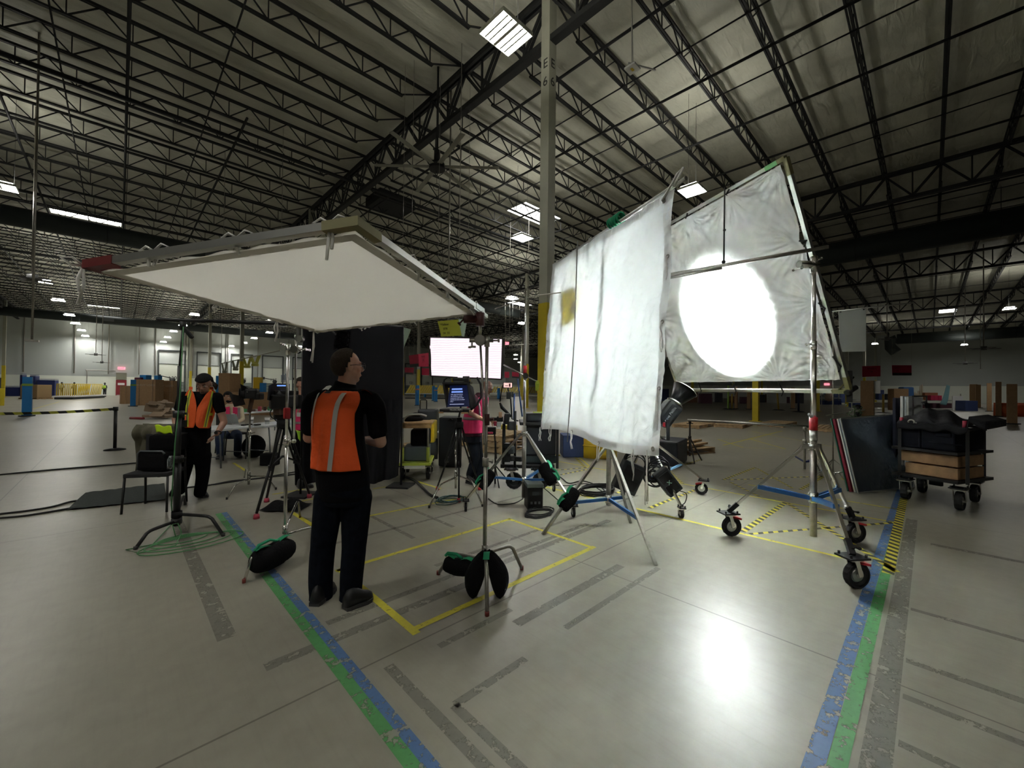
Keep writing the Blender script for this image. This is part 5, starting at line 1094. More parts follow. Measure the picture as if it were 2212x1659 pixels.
for k in range(3): c = at(598+6*k, 893+6*k, 4.85); b.ring(c, FW+RT*(k-1)*.6, .07, .006, 18, 5)
b.build('looped_leads', rubber, t)
c = fl(618, 1098); b = MB(); b.grid(lambda u, v: Vector((c.x, c.y, 0))+FX*(u-.5)*.5+FY*(v-.5)*.34+Vector((0, 0, .02+.1*sin(pi*u)*sin(pi*v)*(1+.4*sin(u*11)))), 20, 14); o = b.build('black_pouch', fabric_blk); tag(o, 'limp black bag on the floor left of the chrome stand', 'bag')
b = MB(); c = fl(583, 1005); b.bbox((c.x, c.y, .12), (.3, .2, .24), .03, rz=RZ); tag(b.build('camera_bag', fabric_blk), 'small black box bag on the floor behind the tripod legs', 'bag')
# --- dolly cart --------------------------------------------------------------------------
c = (fl(868, 1040)+fl(913, 1034))/2+FY*.35; c.z = 0; A = RZ+.12; DX = Vector((cos(A), sin(A), 0)); DY = Vector((-sin(A), cos(A), 0)); hw = .2
t = thing('dolly_cart', 'yellow green hand cart with a plywood top beside the black backdrop', 'cart', c); lime = mat('lime green paint', (.5, .6, .08), .5)
b = MB(); b.bbox(c+Vector((0, 0, .27)), (.52, .8, .05), .01, rz=A); b.build('deck', lime, t); MB().box(c+Vector((0, 0, .225))-DY*.41, (.34, .03, .05), A).build('white_edge', white_p, t)
for s in (-1, 1):
    p = c+DX*s*.21-DY*.36; MB().tube([p+Vector((0, 0, .28)), p+Vector((0, 0, .55))], .028, 10).build('lime_post', lime, t); MB().tube([p+Vector((0, 0, .5)), p+Vector((0, 0, .93))], .018, 10).build('steel_post', dullsteel, t)
    q = c+DX*s*.21-DY*.28; caster(t, q, DY, .1, .06)
    q = c+DX*s*.21+DY*.3; caster(t, q, DY, .1, .06)
b = MB(); b.bbox(c+Vector((0, 0, .95))-DY*.1, (.56, .6, .03), .005, rz=A); b.bbox(c+Vector((0, 0, .9))-DY*.36, (.52, .04, .06), .005, rz=A); b.build('plywood_top', wood, t)
b = MB(); b.tube(spl([c-DX*.2-DY*.36+Vector((0, 0, .93)), c-DX*.19-DY*.36+Vector((0, 0, 1.02)), c-DX*.1-DY*.36+Vector((0, 0, 1.09)), c+DX*.08-DY*.36+Vector((0, 0, 1.1)), c+DX*.18-DY*.36+Vector((0, 0, 1.07))]), .016, 8); b.build('push_handle', alu, t)
b = MB(); b.bbox(c+DX*.0+Vector((0, 0, .42)), (.42, .5, .24), .02, rz=A); tag(b.build('grey_toolbox', mat('blue grey plastic', (.12, .15, .17), .5)), 'grey toolbox with black lid sitting in the dolly cart', 'toolbox')
b = MB(); b.bbox(c+DX*.05+DY*.05+Vector((0, 0, .68)), (.32, .4, .28), .04, rz=A); tag(b.build('black_bag', fabric_blk), 'tall black bag standing on the toolbox in the dolly cart', 'bag')
b = MB(); p = c-DX*.08+DY*.0+Vector((0, 0, 1.0)); b.ell(p, (.2, .15, .06)); b.ell(p+DX*.04+Vector((0, 0, .05)), (.09, .08, .06)); tag(b.build('black_jacket', fabric_blk), 'bundle of black cloth on the plywood top of the dolly cart', 'cloth')
# --- cases and pallets behind ------------------------------------------------------------
def pallet(label, c, rz, n=1, w_=1.2, d_=1.0, group=None):
    t = thing('wooden_pallet', label, 'pallet', c, group); M = Matrix.Rotation(rz, 3, 'Z'); c = Vector(c)
    b = MB()
    for k in range(7): b.box(c+M@Vector((0, -d_/2+d_*(k+.5)/7, .13)), (w_, d_/7*.78, .02), rz)
    b.build('deck_boards', palletw, t)
    for k in range(3): b = MB(); b.box(c+M@Vector((-w_/2+.06+(w_-.12)*k/2, 0, .07)), (.06, d_, .1), rz); b.build('stringer', palletw, t)
    b = MB()
    for k in range(3): b.box(c+M@Vector((0, -d_/2+.06+(d_-.12)*k/2, .01)), (w_, .1, .02), rz)
    b.build('bottom_boards', palletw, t); return t
def fxy(x, y): p = fl(x, y); return Vector((p.x, p.y, 0))
def pl(x, y, d): p = at(x, y, d); return Vector((p.x, p.y, 0))
pallet('pallet on the floor behind the dolly cart', fxy(920, 975)+FY*.4, .0); pallet('pallet behind the bald man in pink, left of the pallet stack', fxy(1040, 965)+FY*.3, .3, w_=.9)
for k in range(3):
    t = pallet('pallet stacked beyond the wheeled stand, %s of the stack' % ('bottom', 'middle', 'top')[k], pl(1078, 935, 10.4)+Vector((0, 0, .142*k)), .35, w_=1.5)
PG = 'pallets lying around the yellow column'
pallet('pallet on the floor left of the yellow column base', pl(1500, 905, 17.5), .05, w_=2.2, d_=1.1); pallet('pallet directly left of the yellow column base behind the black gear', pl(1585, 903, 17.8), .1, w_=2.2, d_=1.1)
pallet('pallet right of the yellow column base under the leaning frame', pl(1680, 905, 18.6), .0, w_=2.6, d_=1.0); pallet('pallet behind the roller stand post, right of the others', pl(1790, 912, 16.5), .05, w_=2.4, d_=1.1)
pallet('timber stack on the floor behind the spotlight', pl(1462, 945, 10.2), -.3, w_=1.6, d_=1.0)
b = MB(); c = pl(1462, 945, 10.2)
for k in range(5): b.bar(c+Vector((-.8, -.3+.13*k, .2+.05*(k % 3))), c+Vector((.8, -.4+.15*k, .2+.06*(k % 2))), .12, .05)
tag(b.build('timber_pile', palletw, bevel=0), 'pile of loose rough planks on the timber stack behind the spotlight', 'planks')
t = thing('equipment_case', 'tall black road case standing behind the teleprompter tripod', 'case', fxy(966, 1011)); c = fxy(966, 1011)+FY*.3
b = MB(); b.bbox(c+Vector((0, 0, .5)), (.36, .55, .95), .03, rz=RZ); b.build('case_body', mat('black case shell', (.008, .009, .012), .5), t); b = MB(); b.tube([c-FY*.28+Vector((-.0, 0, .93)), c-FY*.3+FX*.05+Vector((0, 0, .96)), c-FY*.3+FX*.09+Vector((0, 0, .93))], .012, 6); b.build('handle', black, t)
t = thing('rolling_case', 'dark grey rolling case with a raised telescopic handle behind the dolly cart', 'case', fxy(925, 965)); c = pl(925, 930, 8.8)
b = MB(); b.bbox(c+Vector((0, 0, .84)), (.42, .3, .5), .05, rz=RZ); b.build('case_body', mat('dark grey shell', (.035, .038, .042), .5), t); b = MB(); b.bbox(c+Vector((0, 0, .33)), (.42, .3, .5), .04, rz=RZ); b.build('lower_case', mat('dark grey shell'), t)
b = MB(); b.tube([c-FX*.16-FY*.1+Vector((0, 0, .9)), c-FX*.16-FY*.1+Vector((0, 0, 1.27)), c-FX*.14-FY*.1+Vector((0, 0, 1.29)), c-FX*.04-FY*.1+Vector((0, 0, 1.29)), c-FX*.02-FY*.1+Vector((0, 0, 1.27)), c-FX*.02-FY*.1+Vector((0, 0, .9))], .012, 8); b.build('telescopic_handle', black, t)
t = thing('yellow_case', 'yellow hard case upright on the pallets behind the dolly cart', 'case', pl(933, 945, 7.9)+Vector((0, 0, .2))); c = pl(933, 945, 7.9)+Vector((0, 0, .16))
b = MB(); b.bbox(c+Vector((0, 0, .55)), (.15, .34, .42), .03, rz=RZ); b.build('case_body', mat('yellow plastic', (.65, .42, .02), .45), t); b = MB(); b.bar(c+Vector((0, 0, 0)), c+Vector((0, 0, .4)), .12, .2); b.build('lower_case', blackm, t)
# --- black equipment cart with monitor --------------------------------------------------
c = (fl(1110, 1053)+fl(1168, 1054))/2+FY*.3; c.z = 0; t = thing('equipment_cart', 'black equipment cart on two fat wheels behind the wheeled stand', 'cart', c)
for x in (1110, 1168): w0 = fl(x, 1056); caster(t, Vector((w0.x, w0.y, 0)), FX, .13, .07, rimm=blackm)
b = MB(); b.bbox(c+Vector((0, 0, .33)), (.85, .6, .06), .01, rz=RZ); b.bbox(c+FX*.18+Vector((0, 0, 1.0)), (.62, .6, .05), .01, rz=RZ)
for sx in (-.38, .47): b.bar(c+FX*sx-FY*.27+Vector((0, 0, .3)), c+FX*sx-FY*.27+Vector((0, 0, 1.0)), .03, .03); b.bar(c+FX*sx+FY*.27+Vector((0, 0, .3)), c+FX*sx+FY*.27+Vector((0, 0, 1.0)), .03, .03)
b.build('cart_frame', blackm, t)
b = MB(); b.bbox(c+FX*.2+Vector((0, 0, .72)), (.5, .5, .44), .02, rz=RZ); tag(b.build('rack_case', mat('black case shell')), 'black rack case on the equipment cart', 'case')
b = MB(); b.bbox(c+FX*.2+Vector((0, 0, .43)), (.52, .45, .12), .02, rz=RZ); tag(b.build('dark_drawer_case', mat('dark green grey case', (.02, .03, .03), .5)), 'flat dark case under the rack case on the equipment cart', 'case')
b = MB(); b.bbox(c+FX*.22-FY*.1+Vector((0, 0, 1.1)), (.5, .3, .13), .02, rz=RZ); tag(b.build('mixer_unit', mat('dark grey case')), 'dark grey unit on top of the equipment cart', 'equipment')
b = MB(); b.box(c+FX*.25-FY*.25+Vector((0, 0, 1.18)), (.34, .06, .015), RZ); tag(b.build('yellow_level', mat('lime green paint')), 'yellow green strip lying on the equipment cart', 'tool')
rnd = random.Random(5); b = MB()
for k in range(9): p = c-FX*(.22+rnd.uniform(-.1, .12))-FY*.3+Vector((0, 0, rnd.uniform(.45, 1.15))); b.bbox(p, (rnd.uniform(.06, .14), .1, rnd.uniform(.06, .14)), .01, rz=RZ+rnd.uniform(-.5, .5))
b.tube([c-FX*.2-FY*.3+Vector((0, 0, .3)), c-FX*.2-FY*.3+Vector((0, 0, 1.2))], .02, 8); tag(b.build('camera_rig', black), 'column of black camera accessories mounted on the left of the equipment cart', 'camera rig')
t = thing('monitor', 'small monitor showing a pink picture on a pole of the equipment cart', 'monitor', at(1097, 834, 6.6)); c2_ = at(1097, 832, 6.6)
b = MB(); b.bbox(c2_, (.16, .03, .1), .01, rz=RZ); b.build('bezel', black, t); b = MB(); b.box(c2_-FY*.018, (.135, .004, .075), RZ); b.build('screen', mat('lit pink screen', (.3, .2, .2), emit=(.85, .55, .5), estr=.9), t)
b = MB(); b.box(c2_-FY*.022+FX*.03, (.025, .003, .05), RZ); b.box(c2_-FY*.022-FX*.02+Vector((0, 0, -.01)), (.05, .003, .01), RZ); b.build('picture_marks', mat('dark red print', (.2, .02, .03), .6), t)
b = MB()
for k in range(4): b.cyl(c2_+FX*(-.03+.02*k)+Vector((0, 0, .05)), c2_+FX*(-.03+.02*k)+Vector((0, 0, .12)), .004, seg=5)
b.tube([c2_-Vector((0, 0, .05)), at(1103, 862, 6.6), at(1106, 905, 6.6), c-FX*.15+Vector((0, 0, 1.02))], .012, 8); b.build('pole', blackm, t)
b = MB(); b.tube([c2_-FX*.08, at(1083, 845, 6.6), at(1080, 868, 6.6)], .01, 6); b.tube([at(1080, 870, 6.6), at(1084, 880, 6.6), at(1104, 900, 6.55)], [.015, .028, .02], 8); b.build('flexible_arm', rubber, t)
b = MB(); b.bbox(at(1099, 854, 6.55), (.08, .05, .12), .01, rz=RZ); b.bbox(at(1107, 852, 6.5), (.03, .03, .09), .006, rz=RZ); b.build('battery', mat('grey battery', (.12, .14, .14), .4), t)
b = MB(); b.tube([at(1110, 905, 6.4), at(1111, 850, 6.4)], .014, 8); b.tube([at(1118, 818, 6.45), at(1128, 900, 6.35)], .012, 8); tag(b.build('blue_pole', mat('blue pole', (.03, .08, .25), .4)), 'blue and black poles standing on the equipment cart', 'pole')
b = MB(); b.tube([at(1132, 905, 6.9), at(1170, 905, 6.9)], .01, 6); c3_ = at(1178, 985, 6.6); b.ell(c3_, (.07, .05, .13)); tag(b.build('hanging_bag', fabric_blk), 'small black bag hanging on the right side of the equipment cart', 'bag')
# steadicam like vest arm, tan box, beside the bald man
b = MB(); b.bbox(at(1081, 896, 6.2), (.05, .04, .09), .008, rz=RZ); tag(b.build('tan_receiver', mat('tan plastic', (.5, .32, .2), .5)), 'small tan box mounted between the bald man and the cart', 'device')
t = thing('camera_assembly', 'black camera assembly with red and white parts in front of the bald man', 'camera', at(1070, 925, 6.3)); b = MB()
for (x, y, w_, h) in ((1067, 905, .2, .05), (1080, 905, .1, .08), (1060, 930, .16, .12), (1095, 900, .08, .1)): b.bbox(at(x, y, 6.25), (w_, .12, h), .015, rz=RZ)
b.tube([at(1068, 935, 6.3), fxy(1070, 1040)*.0+at(1072, 990, 6.6)], .012, 8); b.build('body', black, t)
b = MB(); b.bbox(at(1058, 935, 6.18), (.1, .03, .03), .006, rz=RZ); b.bbox(at(1070, 915, 6.18), (.05, .03, .07), .01, rz=RZ); b.build('red_trim', mat('crimson plastic', (.45, .03, .08), .5), t)
b = MB(); b.bbox(at(1078, 917, 6.17), (.07, .03, .07), .01, rz=RZ); b.build('white_pack', mat('grey white plastic', (.45, .48, .47), .5), t)
c = at(1070, 990, 6.6); c.z = 0; b = MB(); b.tube([c, c+Vector((0, 0, .7))], .015, 8)
for k in range(3): a = k*2.1; b.tube([c+Vector((0, 0, .3)), c+Vector((cos(a)*.3, sin(a)*.3, 0))], .01, 6)
b.build('support_stand', blackm, t)
# --- leaning boards -----------------------------------------------------------------------
def leanboard(pts, th, m, label, name='board', edge=None):
    b = MB(); n = (pts[1]-pts[0]).cross(pts[3]-pts[0]).normalized(); n = n if n.dot(EYE-pts[0]) > 0 else -n
    t = thing(name, label, 'board', (pts[2]+pts[3])/2); b.prism(pts, -n*th); b.build('panel', m, t)
    if edge:
        b = MB()
        for i in range(4): b.bar(pts[i]+n*.004, pts[(i+1) % 4]+n*.004, .02, .014, n)
        b.build('taped_edge', edge, t)
    return t
bl, br = fl(1853, 1066), fl(1975, 1054); hh = 1.22
def topof(p, x, y, dd): q = at(x, y, 1); k = dd; return EYE+(q-EYE)*k
dl, dr = (bl-EYE).dot(FW), (br-EYE).dot(FW)
tl = at(1815, 905, dl*1.035); tr = at(1932, 896, dr*1.06)
foil = mat('crinkled silver foil', (.26, .32, .4), .34, .85, bump=.9, bscale=9)
leanboard([tl, tr, br+Vector((0, 0, .01)), bl+Vector((0, 0, .01))], .02, foil, 'crinkled silver foil board leaning beside the black cart', 'foil_board', mat('silver tape', (.4, .4, .38), .4, .4))
sh = (tl-tr).normalized()
for k, (m, l, th, name) in enumerate([(white_p, 'thin white board leaning behind the foil board', .02, 'foam_board'), (mat('crimson board', (.22, .015, .035), .6), 'crimson edged board leaning behind the foil board', .035, 'red_board'), (mat('green board', (.02, .12, .08), .6), 'green edged board at the back of the leaning stack', .015, 'green_board')]):
    o_ = FY*(.035+.045*k)+sh*(.012+.03*k); leanboard([tl+o_, tr+o_, br+o_+Vector((0, 0, .01)), bl+o_+Vector((0, 0, .01))], th, m, l, name)
b = MB(); c = (tl+tr)/2+FY*.4; b.tube([tl+FX*-.02+FY*.25+Vector((0, 0, .04)), tr-FX*.3+FY*.25+Vector((0, 0, .07))], .012, 8); tag(b.build('thin_pole', dullsteel), 'thin pole resting along the top of the leaning boards', 'pole')
rnd = random.Random(9); b = MB(); g0 = at(1845, 893, 6.9)
for k in range(26): p = g0+Vector((rnd.uniform(-.12, .12), rnd.uniform(-.1, .1), rnd.uniform(-.06, .14))); b.ell(p, (.018, .012, .022), Matrix.Rotation(rnd.uniform(0, 3), 3, 'X'), 6, 4)
b.tube([g0-Vector((0, 0, .35)), g0+Vector((0, 0, .12))], .006, 5); tag(b.build('green_sprig', mat('dull leaf green', (.08, .12, .06), .7)), 'small green artificial sprig behind the leaning boards', 'plant')
# --- black cart with wood boxes ----------------------------------------------------------------
w1, w2, w3 = fl(1957, 1078), fl(2074, 1102), fl(2106, 1084); w4 = fl(1990, 1063)
cx2 = (w2-w1); cx2.z = 0; LX = cx2.normalized(); LY = (w3-w2); LY.z = 0; LY.normalize(); base = w1.copy(); base.z = 0; Lc = cx2.length
t = thing('utility_cart', 'black steel utility cart with wooden boxes on four fat wheels', 'cart', (w1+w3)/2)
RZc = atan2(LX.y, LX.x); WX = .62
Wd = max(.5, (w3-w2).length)
for p, d in ((w1, LY), (w2, LY), (w3, LY), (w1+LY*Wd*.95, LY)): caster(t, Vector((p.x, p.y, 0)), d, .125, .075, rimm=dullsteel)
o0 = base-LX*.06-LY*.05; LL = Lc+.14; WW = Wd+.12
def cp(x, y, z): return o0+LX*x*LL+LY*y*WW+Vector((0, 0, z))
b = MB()
for z in (.36, ): b.box(cp(.5, .5, z), (LL, WW, .04), RZc)
b.build('bottom_shelf', blackm, t)
b = MB(); b.box(cp(.5, .5, .74), (LL, WW, .035), RZc); b.build('middle_shelf', blackm, t)
for x, y in ((.0, 0), (1, 0), (1, 1), (0, 1)):
    b = MB(); b.bar(cp(x, y, .36), cp(x, y, 1.08), .035, .035); b.build('post', blackm, t)
b = MB(); b.bar(cp(0, 0, 1.07), cp(1, 0, 1.07), .03, .03); b.bar(cp(1, 0, 1.07), cp(1, 1, 1.07), .03, .03); b.bar(cp(0, 1, 1.07), cp(1, 1, 1.07), .03, .03); b.bar(cp(0, 0, 1.07), cp(0, 1, 1.07), .03, .03); b.build('top_rail', blackm, t)
b = MB(); b.bar(cp(.15, .2, 1.08), cp(.15, .2, 1.5), .02, .02); b.bar(cp(.15, .9, 1.08), cp(.15, .9, 1.5), .02, .02); b.bar(cp(.15, .2, 1.5), cp(.15, .9, 1.5), .02, .02); b.build('push_handle', blackm, t)
for x in (.04, .97):
    p = cp(x, -.02, 1.12); MB().tube([p-Vector((0, 0, .06)), p+Vector((0, 0, .07))], .022, 10).build('red_sleeve', mat('faded red rubber', (.35, .02, .05), .6), t)
b = MB(); b.bbox(cp(.45, .4, .15+.15), (.14, .06, .16), .01, rz=RZc); b.build('hitch', blackm, t)
ow = mat('oak plywood box', (.36, .21, .1), .6, noise=.2, nscale=10)
for z, h, x0, x1, l in ((.385, .15, .12, .98, 'lower wooden apple box on the black cart'), (.555, .15, .02, .98, 'upper wooden apple box on the black cart')):
    b = MB(); b.bbox(cp((x0+x1)/2, .45, z+h/2), ((x1-x0)*LL-.05, WW*.72, h), .006, rz=RZc); tag(b.build('apple_box', ow), l, 'box')
b = MB(); b.bbox(cp(.9, .94, .45), (.12, .1, .12), .005, rz=RZc); tag(b.build('wood_block', ow), 'small wood block at the back corner of the black cart', 'block')
dk = mat('dark navy crate', (.006, .007, .013), .6, spec=.15)
b = MB(); b.bbox(cp(.22, .45, .9), (LL*.4, WW*.8, .27), .02, rz=RZc); tag(b.build('black_crate', dk), 'black crate on the left of the cart middle shelf', 'crate')
b = MB(); b.bbox(cp(.68, .45, .91), (LL*.5, WW*.8, .29), .02, rz=RZc); b.box(cp(.68, .04, .86), (LL*.48, .02, .015), RZc); b.bbox(cp(.66, .03, .98), (.16, .02, .05), .01, rz=RZc); tag(b.build('black_drawer_case', dk), 'black drawer case with a recessed handle on the cart middle shelf', 'case')
def bagf(u, v):
    z = 1.12+.2*sin(pi*min(1, u*1.2+.1))*sin(pi*v)**.6+.02*sin(u*23+v*5)
    if u > .8: z = 1.12+(1.2-u)*.35
    return o0+LX*(u*1.28-.02)*LL+LY*(v*1.1-.05)*WW*(1+.25*(u > .6)*(u-.6))+Vector((0, 0, z-.0*(v)))
b = MB(); b.grid(bagf, 40, 24); b.grid(lambda u, v: bagf(u, 0)*(1-v)+(bagf(u, 0)-Vector((0, 0, .09+.02*sin(u*21))))*v, 40, 4); b.grid(lambda u, v: bagf(1, u)*(1-v)+(bagf(1, u)-Vector((0, 0, .09)))*v, 24, 4)
o = b.build('black_duffel', mat('black ripstop', (.012, .012, .015), .7, spec=.25, bump=.6, bscale=14)); o.modifiers.new('s', 'SOLIDIFY').thickness = .01; tag(o, 'large slumped black cloth bag on top of the black cart', 'bag')
b = MB(); p = cp(.2, -.03, 1.13); b.ring(p, -LY, .032, .012, 16, 6); b.tube([p+LX*.04, p+LX*.1-Vector((0, 0, .03))], .01, 6); tag(b.build('steel_clamp', dullsteel), 'bright steel ring clamp on the front rail of the black cart', 'clamp')
b = MB(); b.tube([cp(.3, .5, 1.34), cp(.22, .5, 1.42), cp(.28, .5, 1.38)], .03, 8); tag(b.build('bag_knot', black), 'black tied knob on the slumped bag', 'knot')
# tall insulation boards standing between cart and foil board
pb0, pb1 = fl(1950, 1058), fl(2000, 1052)
gs = mat('grey insulation board', (.58, .62, .66), .5, noise=.15, nscale=3)
d0 = (pb0-EYE).dot(FW)
for k, (x0, x1, yt, th, m, l, nm) in enumerate([(1954, 2006, 857, .02, gs, 'tall grey board standing upright on the cart end, faced with foil', 'grey_board'), (1951, 1990, 856, .035, white_p, 'white edged tall board left of the grey one', 'white_board'), (1941, 1980, 860, .04, mat('navy board', (.012, .014, .035), .6), 'dark navy tall board at the left of the upright boards', 'navy_board')]):
    a = at(x0, 1032, d0+.05+.03*k); a.z = .37; c = a+LX*.42+LY*.1; zt = at(x0, yt, d0+.05).z; off = LY*.04*k-LX*.05*k
    t = thing(nm, l, 'board', a+off); b = MB(); b.prism([a+off, a+off+LX*.02+LY*.55, a+off+LX*.02+LY*.55+Vector((0, 0, zt-.37)), a+off+Vector((0, 0, zt-.37))], LX*th); b.build('panel', m, t)
a = at(1962, 1032, d0-.02); a.z = .37; t = thing('grey_foil_board', 'upright grey foil board facing the camera behind the cart handle', 'board', a); zt = at(1962, 858, d0).z; b = MB(); b.prism([a, a+FX*.33+FY*.1, a+FX*.33+FY*.1+Vector((0, 0, zt-.37)), a+Vector((0, 0, zt-.37))], FY*.02); b.build('panel', gs, t)
b = MB(); b.bar(a-FX*.012, a-FX*.012+Vector((0, 0, zt-.36)), .025, .03); b.build('white_edge', white_p, t)
# ================================================================ PEOPLE
skin_m = mat('light skin', (.50, .27, .19), .55, sss=.15, bump=.05, bscale=300); skin2 = mat('tan skin', (.36, .19, .12), .55, sss=.15)
shirt_m = mat('black cotton', (.005, .005, .006), .9, spec=.1, bump=.25, bscale=18); jeans_m = mat('dark denim', (.006, .008, .013), .9, spec=.1, bump=.3, bscale=25, noise=.3, nscale=18)
blk_tr = mat('black trousers', (.005, .005, .006), .9, spec=.1, bump=.25, bscale=18); shoe_m = mat('black shoe leather', (.012, .012, .013), .45); sole_m = mat('black sole', (.045, .045, .047), .5)
def fr(f):
    f = Vector((f[0], f[1], 0)).normalized(); return f, Vector((f.y, -f.x, 0))   # forward, the person's right
def ering(c, a, b_, f, r, n=20, tilt=None):
    return [c + r*cos(2*pi*k/n)*a + f*sin(2*pi*k/n)*b_*(1.0) for k in range(n)]
def stack(b, rings, n=20):
    s0 = b.smooth; b.smooth = True; vs = [p for rg in rings for p in rg]; m = len(rings)
    b.add(vs, [(i*n+j, i*n+(j+1) % n, (i+1)*n+(j+1) % n, (i+1)*n+j) for i in range(m-1) for j in range(n)] + [tuple(reversed(range(n))), tuple((m-1)*n+j for j in range(n))]); b.smooth = s0
def limb(b, pts, rs, seg=14, k=5):
    P = spl(pts, k); n = len(P); R_ = []
    for i in range(n):
        u = i/(n-1)*(len(rs)-1); j = min(int(u), len(rs)-2); R_.append(rs[j]*(1-(u-j))+rs[j+1]*(u-j))
    b.tube(P, R_, seg); b.ell(P[0], (R_[0],)*3, seg=seg); b.ell(P[-1], (R_[-1],)*3, seg=seg)
def remesh(o, vox, sm=4, thick=0):
    m = o.modifiers.new('remesh', 'REMESH'); m.mode = 'VOXEL'; m.voxel_size = vox; m.use_smooth_shade = True
    if sm: s = o.modifiers.new('smooth', 'SMOOTH'); s.factor = .5; s.iterations = sm
    return o
def headmesh(b, hc, f, up, s=1.0, nose=1.0):
    # skull, jaw, brow, nose, lips, ears all in the body mesh; hc is the head centre
    r = f.cross(up).normalized(); up = r.cross(f).normalized(); M = Matrix((r, f, up)).transposed(); q = lambda x, y, z: hc + (r*x+f*y+up*z)*s
    b.ell(q(0, -.012, .025), (.074*s, .094*s, .092*s), M); b.ell(q(0, .018, -.045), (.06*s, .07*s, .07*s), M); b.ell(q(0, .055, -.092), (.03*s, .026*s, .022*s), M)
    b.ell(q(0, .075, .028), (.052*s, .018*s, .013*s), M); b.ell(q(0, .07, -.01), (.055*s, .018*s, .03*s), M)
    b.tube([q(0, .083, .015), q(0, .101, -.012), q(0, .108, -.026)], [.008*s, .011*s, .014*s*nose], 8); b.ell(q(.012, .095, -.03), (.009*s, .01*s, .008*s), M, 8, 6); b.ell(q(-.012, .095, -.03), (.009*s, .01*s, .008*s), M, 8, 6)
    b.ell(q(0, .083, -.057), (.024*s, .013*s, .0065*s), M, 8, 6); b.ell(q(0, .08, -.067), (.021*s, .013*s, .007*s), M, 8, 6)
    for sx in (-1, 1):
        b.ell(q(sx*.04, .06, -.02), (.022*s, .02*s, .02*s), M, 8, 6)
        b.ell(q(sx*.077, -.008, -.008), (.008*s, .02*s, .032*s), M, 10, 8); b.ell(q(sx*.08, -.014, .008), (.007*s, .018*s, .016*s), M, 8, 6)
    return q, M
def eyes(t, q, s=1.0, col=(.05, .03, .02)):
    for sx in (-1, 1):
        b = MB(); b.ell(q(sx*.031, .078, .006), (.012*s, .009*s, .0075*s), seg=10, rings=6); e = b.build('eye', mat('eye white', (.6, .58, .54), .3), t)
        b = MB(); b.ell(q(sx*.031, .086, .005), (.0055*s,)*3, seg=8, rings=6); b.build('iris', mat('dark iris', (.03, .02, .015), .2), e)
        b = MB(); b.tube([q(sx*.014, .09, .026), q(sx*.03, .091, .031), q(sx*.05, .078, .027)], .0035*s, 6); b.build('eyebrow', mat('dark brow', (.03, .02, .012), .9), t)
    b = MB(); b.tube([q(-.022, .091, -.061), q(0, .097, -.0615), q(.022, .091, -.061)], .0025*s, 6); b.build('mouth_line', mat('dark lip line', (.16, .05, .04), .6), t)
def hair(t, hc, f, up, s, m, keep, name='hair', puff=.012, ns=.004):
    r = f.cross(up).normalized(); up = r.cross(f).normalized(); n, rg = 36, 24; b = MB(); rnd = random.Random(3); vs = []
    for i in range(rg+1):
        th = pi*i/rg
        for k in range(n):
            a = 2*pi*k/n; d = Vector((sin(th)*cos(a), sin(th)*sin(a), cos(th))); e = puff if keep(d) else -.02
            e += rnd.uniform(-ns, ns) if keep(d) else 0
            p = Vector((d.x*(.074+e), -.012+d.y*(.094+e), .02+d.z*(.096+e))); vs.append(hc+(r*p.x+f*p.y+up*p.z)*s)
    b.smooth = True; b.add(vs, [(i*n+k, i*n+(k+1) % n, (i+1)*n+(k+1) % n, (i+1)*n+k) for i in range(rg) for k in range(n)]); return b.build(name, m, t)
def hand(b, w, d, palm_n, side, curl=.5, s=1.0, thumb=1):
    # w wrist, d finger direction, palm_n palm normal, side: towards the thumb
    d = d.normalized(); side = (side-d*side.dot(d)).normalized(); pn = palm_n.normalized()
    for k in range(5): c = w+d*(.018+.02*k)*s; b.ell(c, (.036*s, .016*s, .02*s), Matrix((side, pn, d)).transposed(), 10, 6)
    ln = (.068, .078, .072, .056)
    for k in range(4):
        o_ = w+d*.092*s+side*(.029-.0195*k)*s; L_ = ln[k]*s; dd = d; pts = [o_-d*.02*s]; p = o_
        pts.append(p)
        for j, fr_ in enumerate((.42, .33, .25)):
            ang = curl*(.55+.35*j); dd = (dd*cos(ang)+pn*sin(ang)).normalized(); p = p+dd*L_*fr_; pts.append(p)
        b.tube(pts, [.0095*s, .0095*s, .0088*s, .0078*s, .0062*s], 8); b.ell(pts[-1], (.0062*s,)*3, seg=8, rings=5)
    o_ = w+d*.03*s+side*.03*s; p1 = o_+(side*.75+d*.6+pn*.25).normalized()*.034*s; p2 = p1+(side*.3+d*.85+pn*.45).normalized()*.03*s; p3 = p2+(d*.9+pn*.5).normalized()*.022*s
    b.tube([o_-side*.012*s, o_, p1, p2, p3], [.013*s, .0125*s, .0105*s, .0095*s, .0075*s], 8); b.ell(p3, (.0075*s,)*3, seg=8, rings=5)
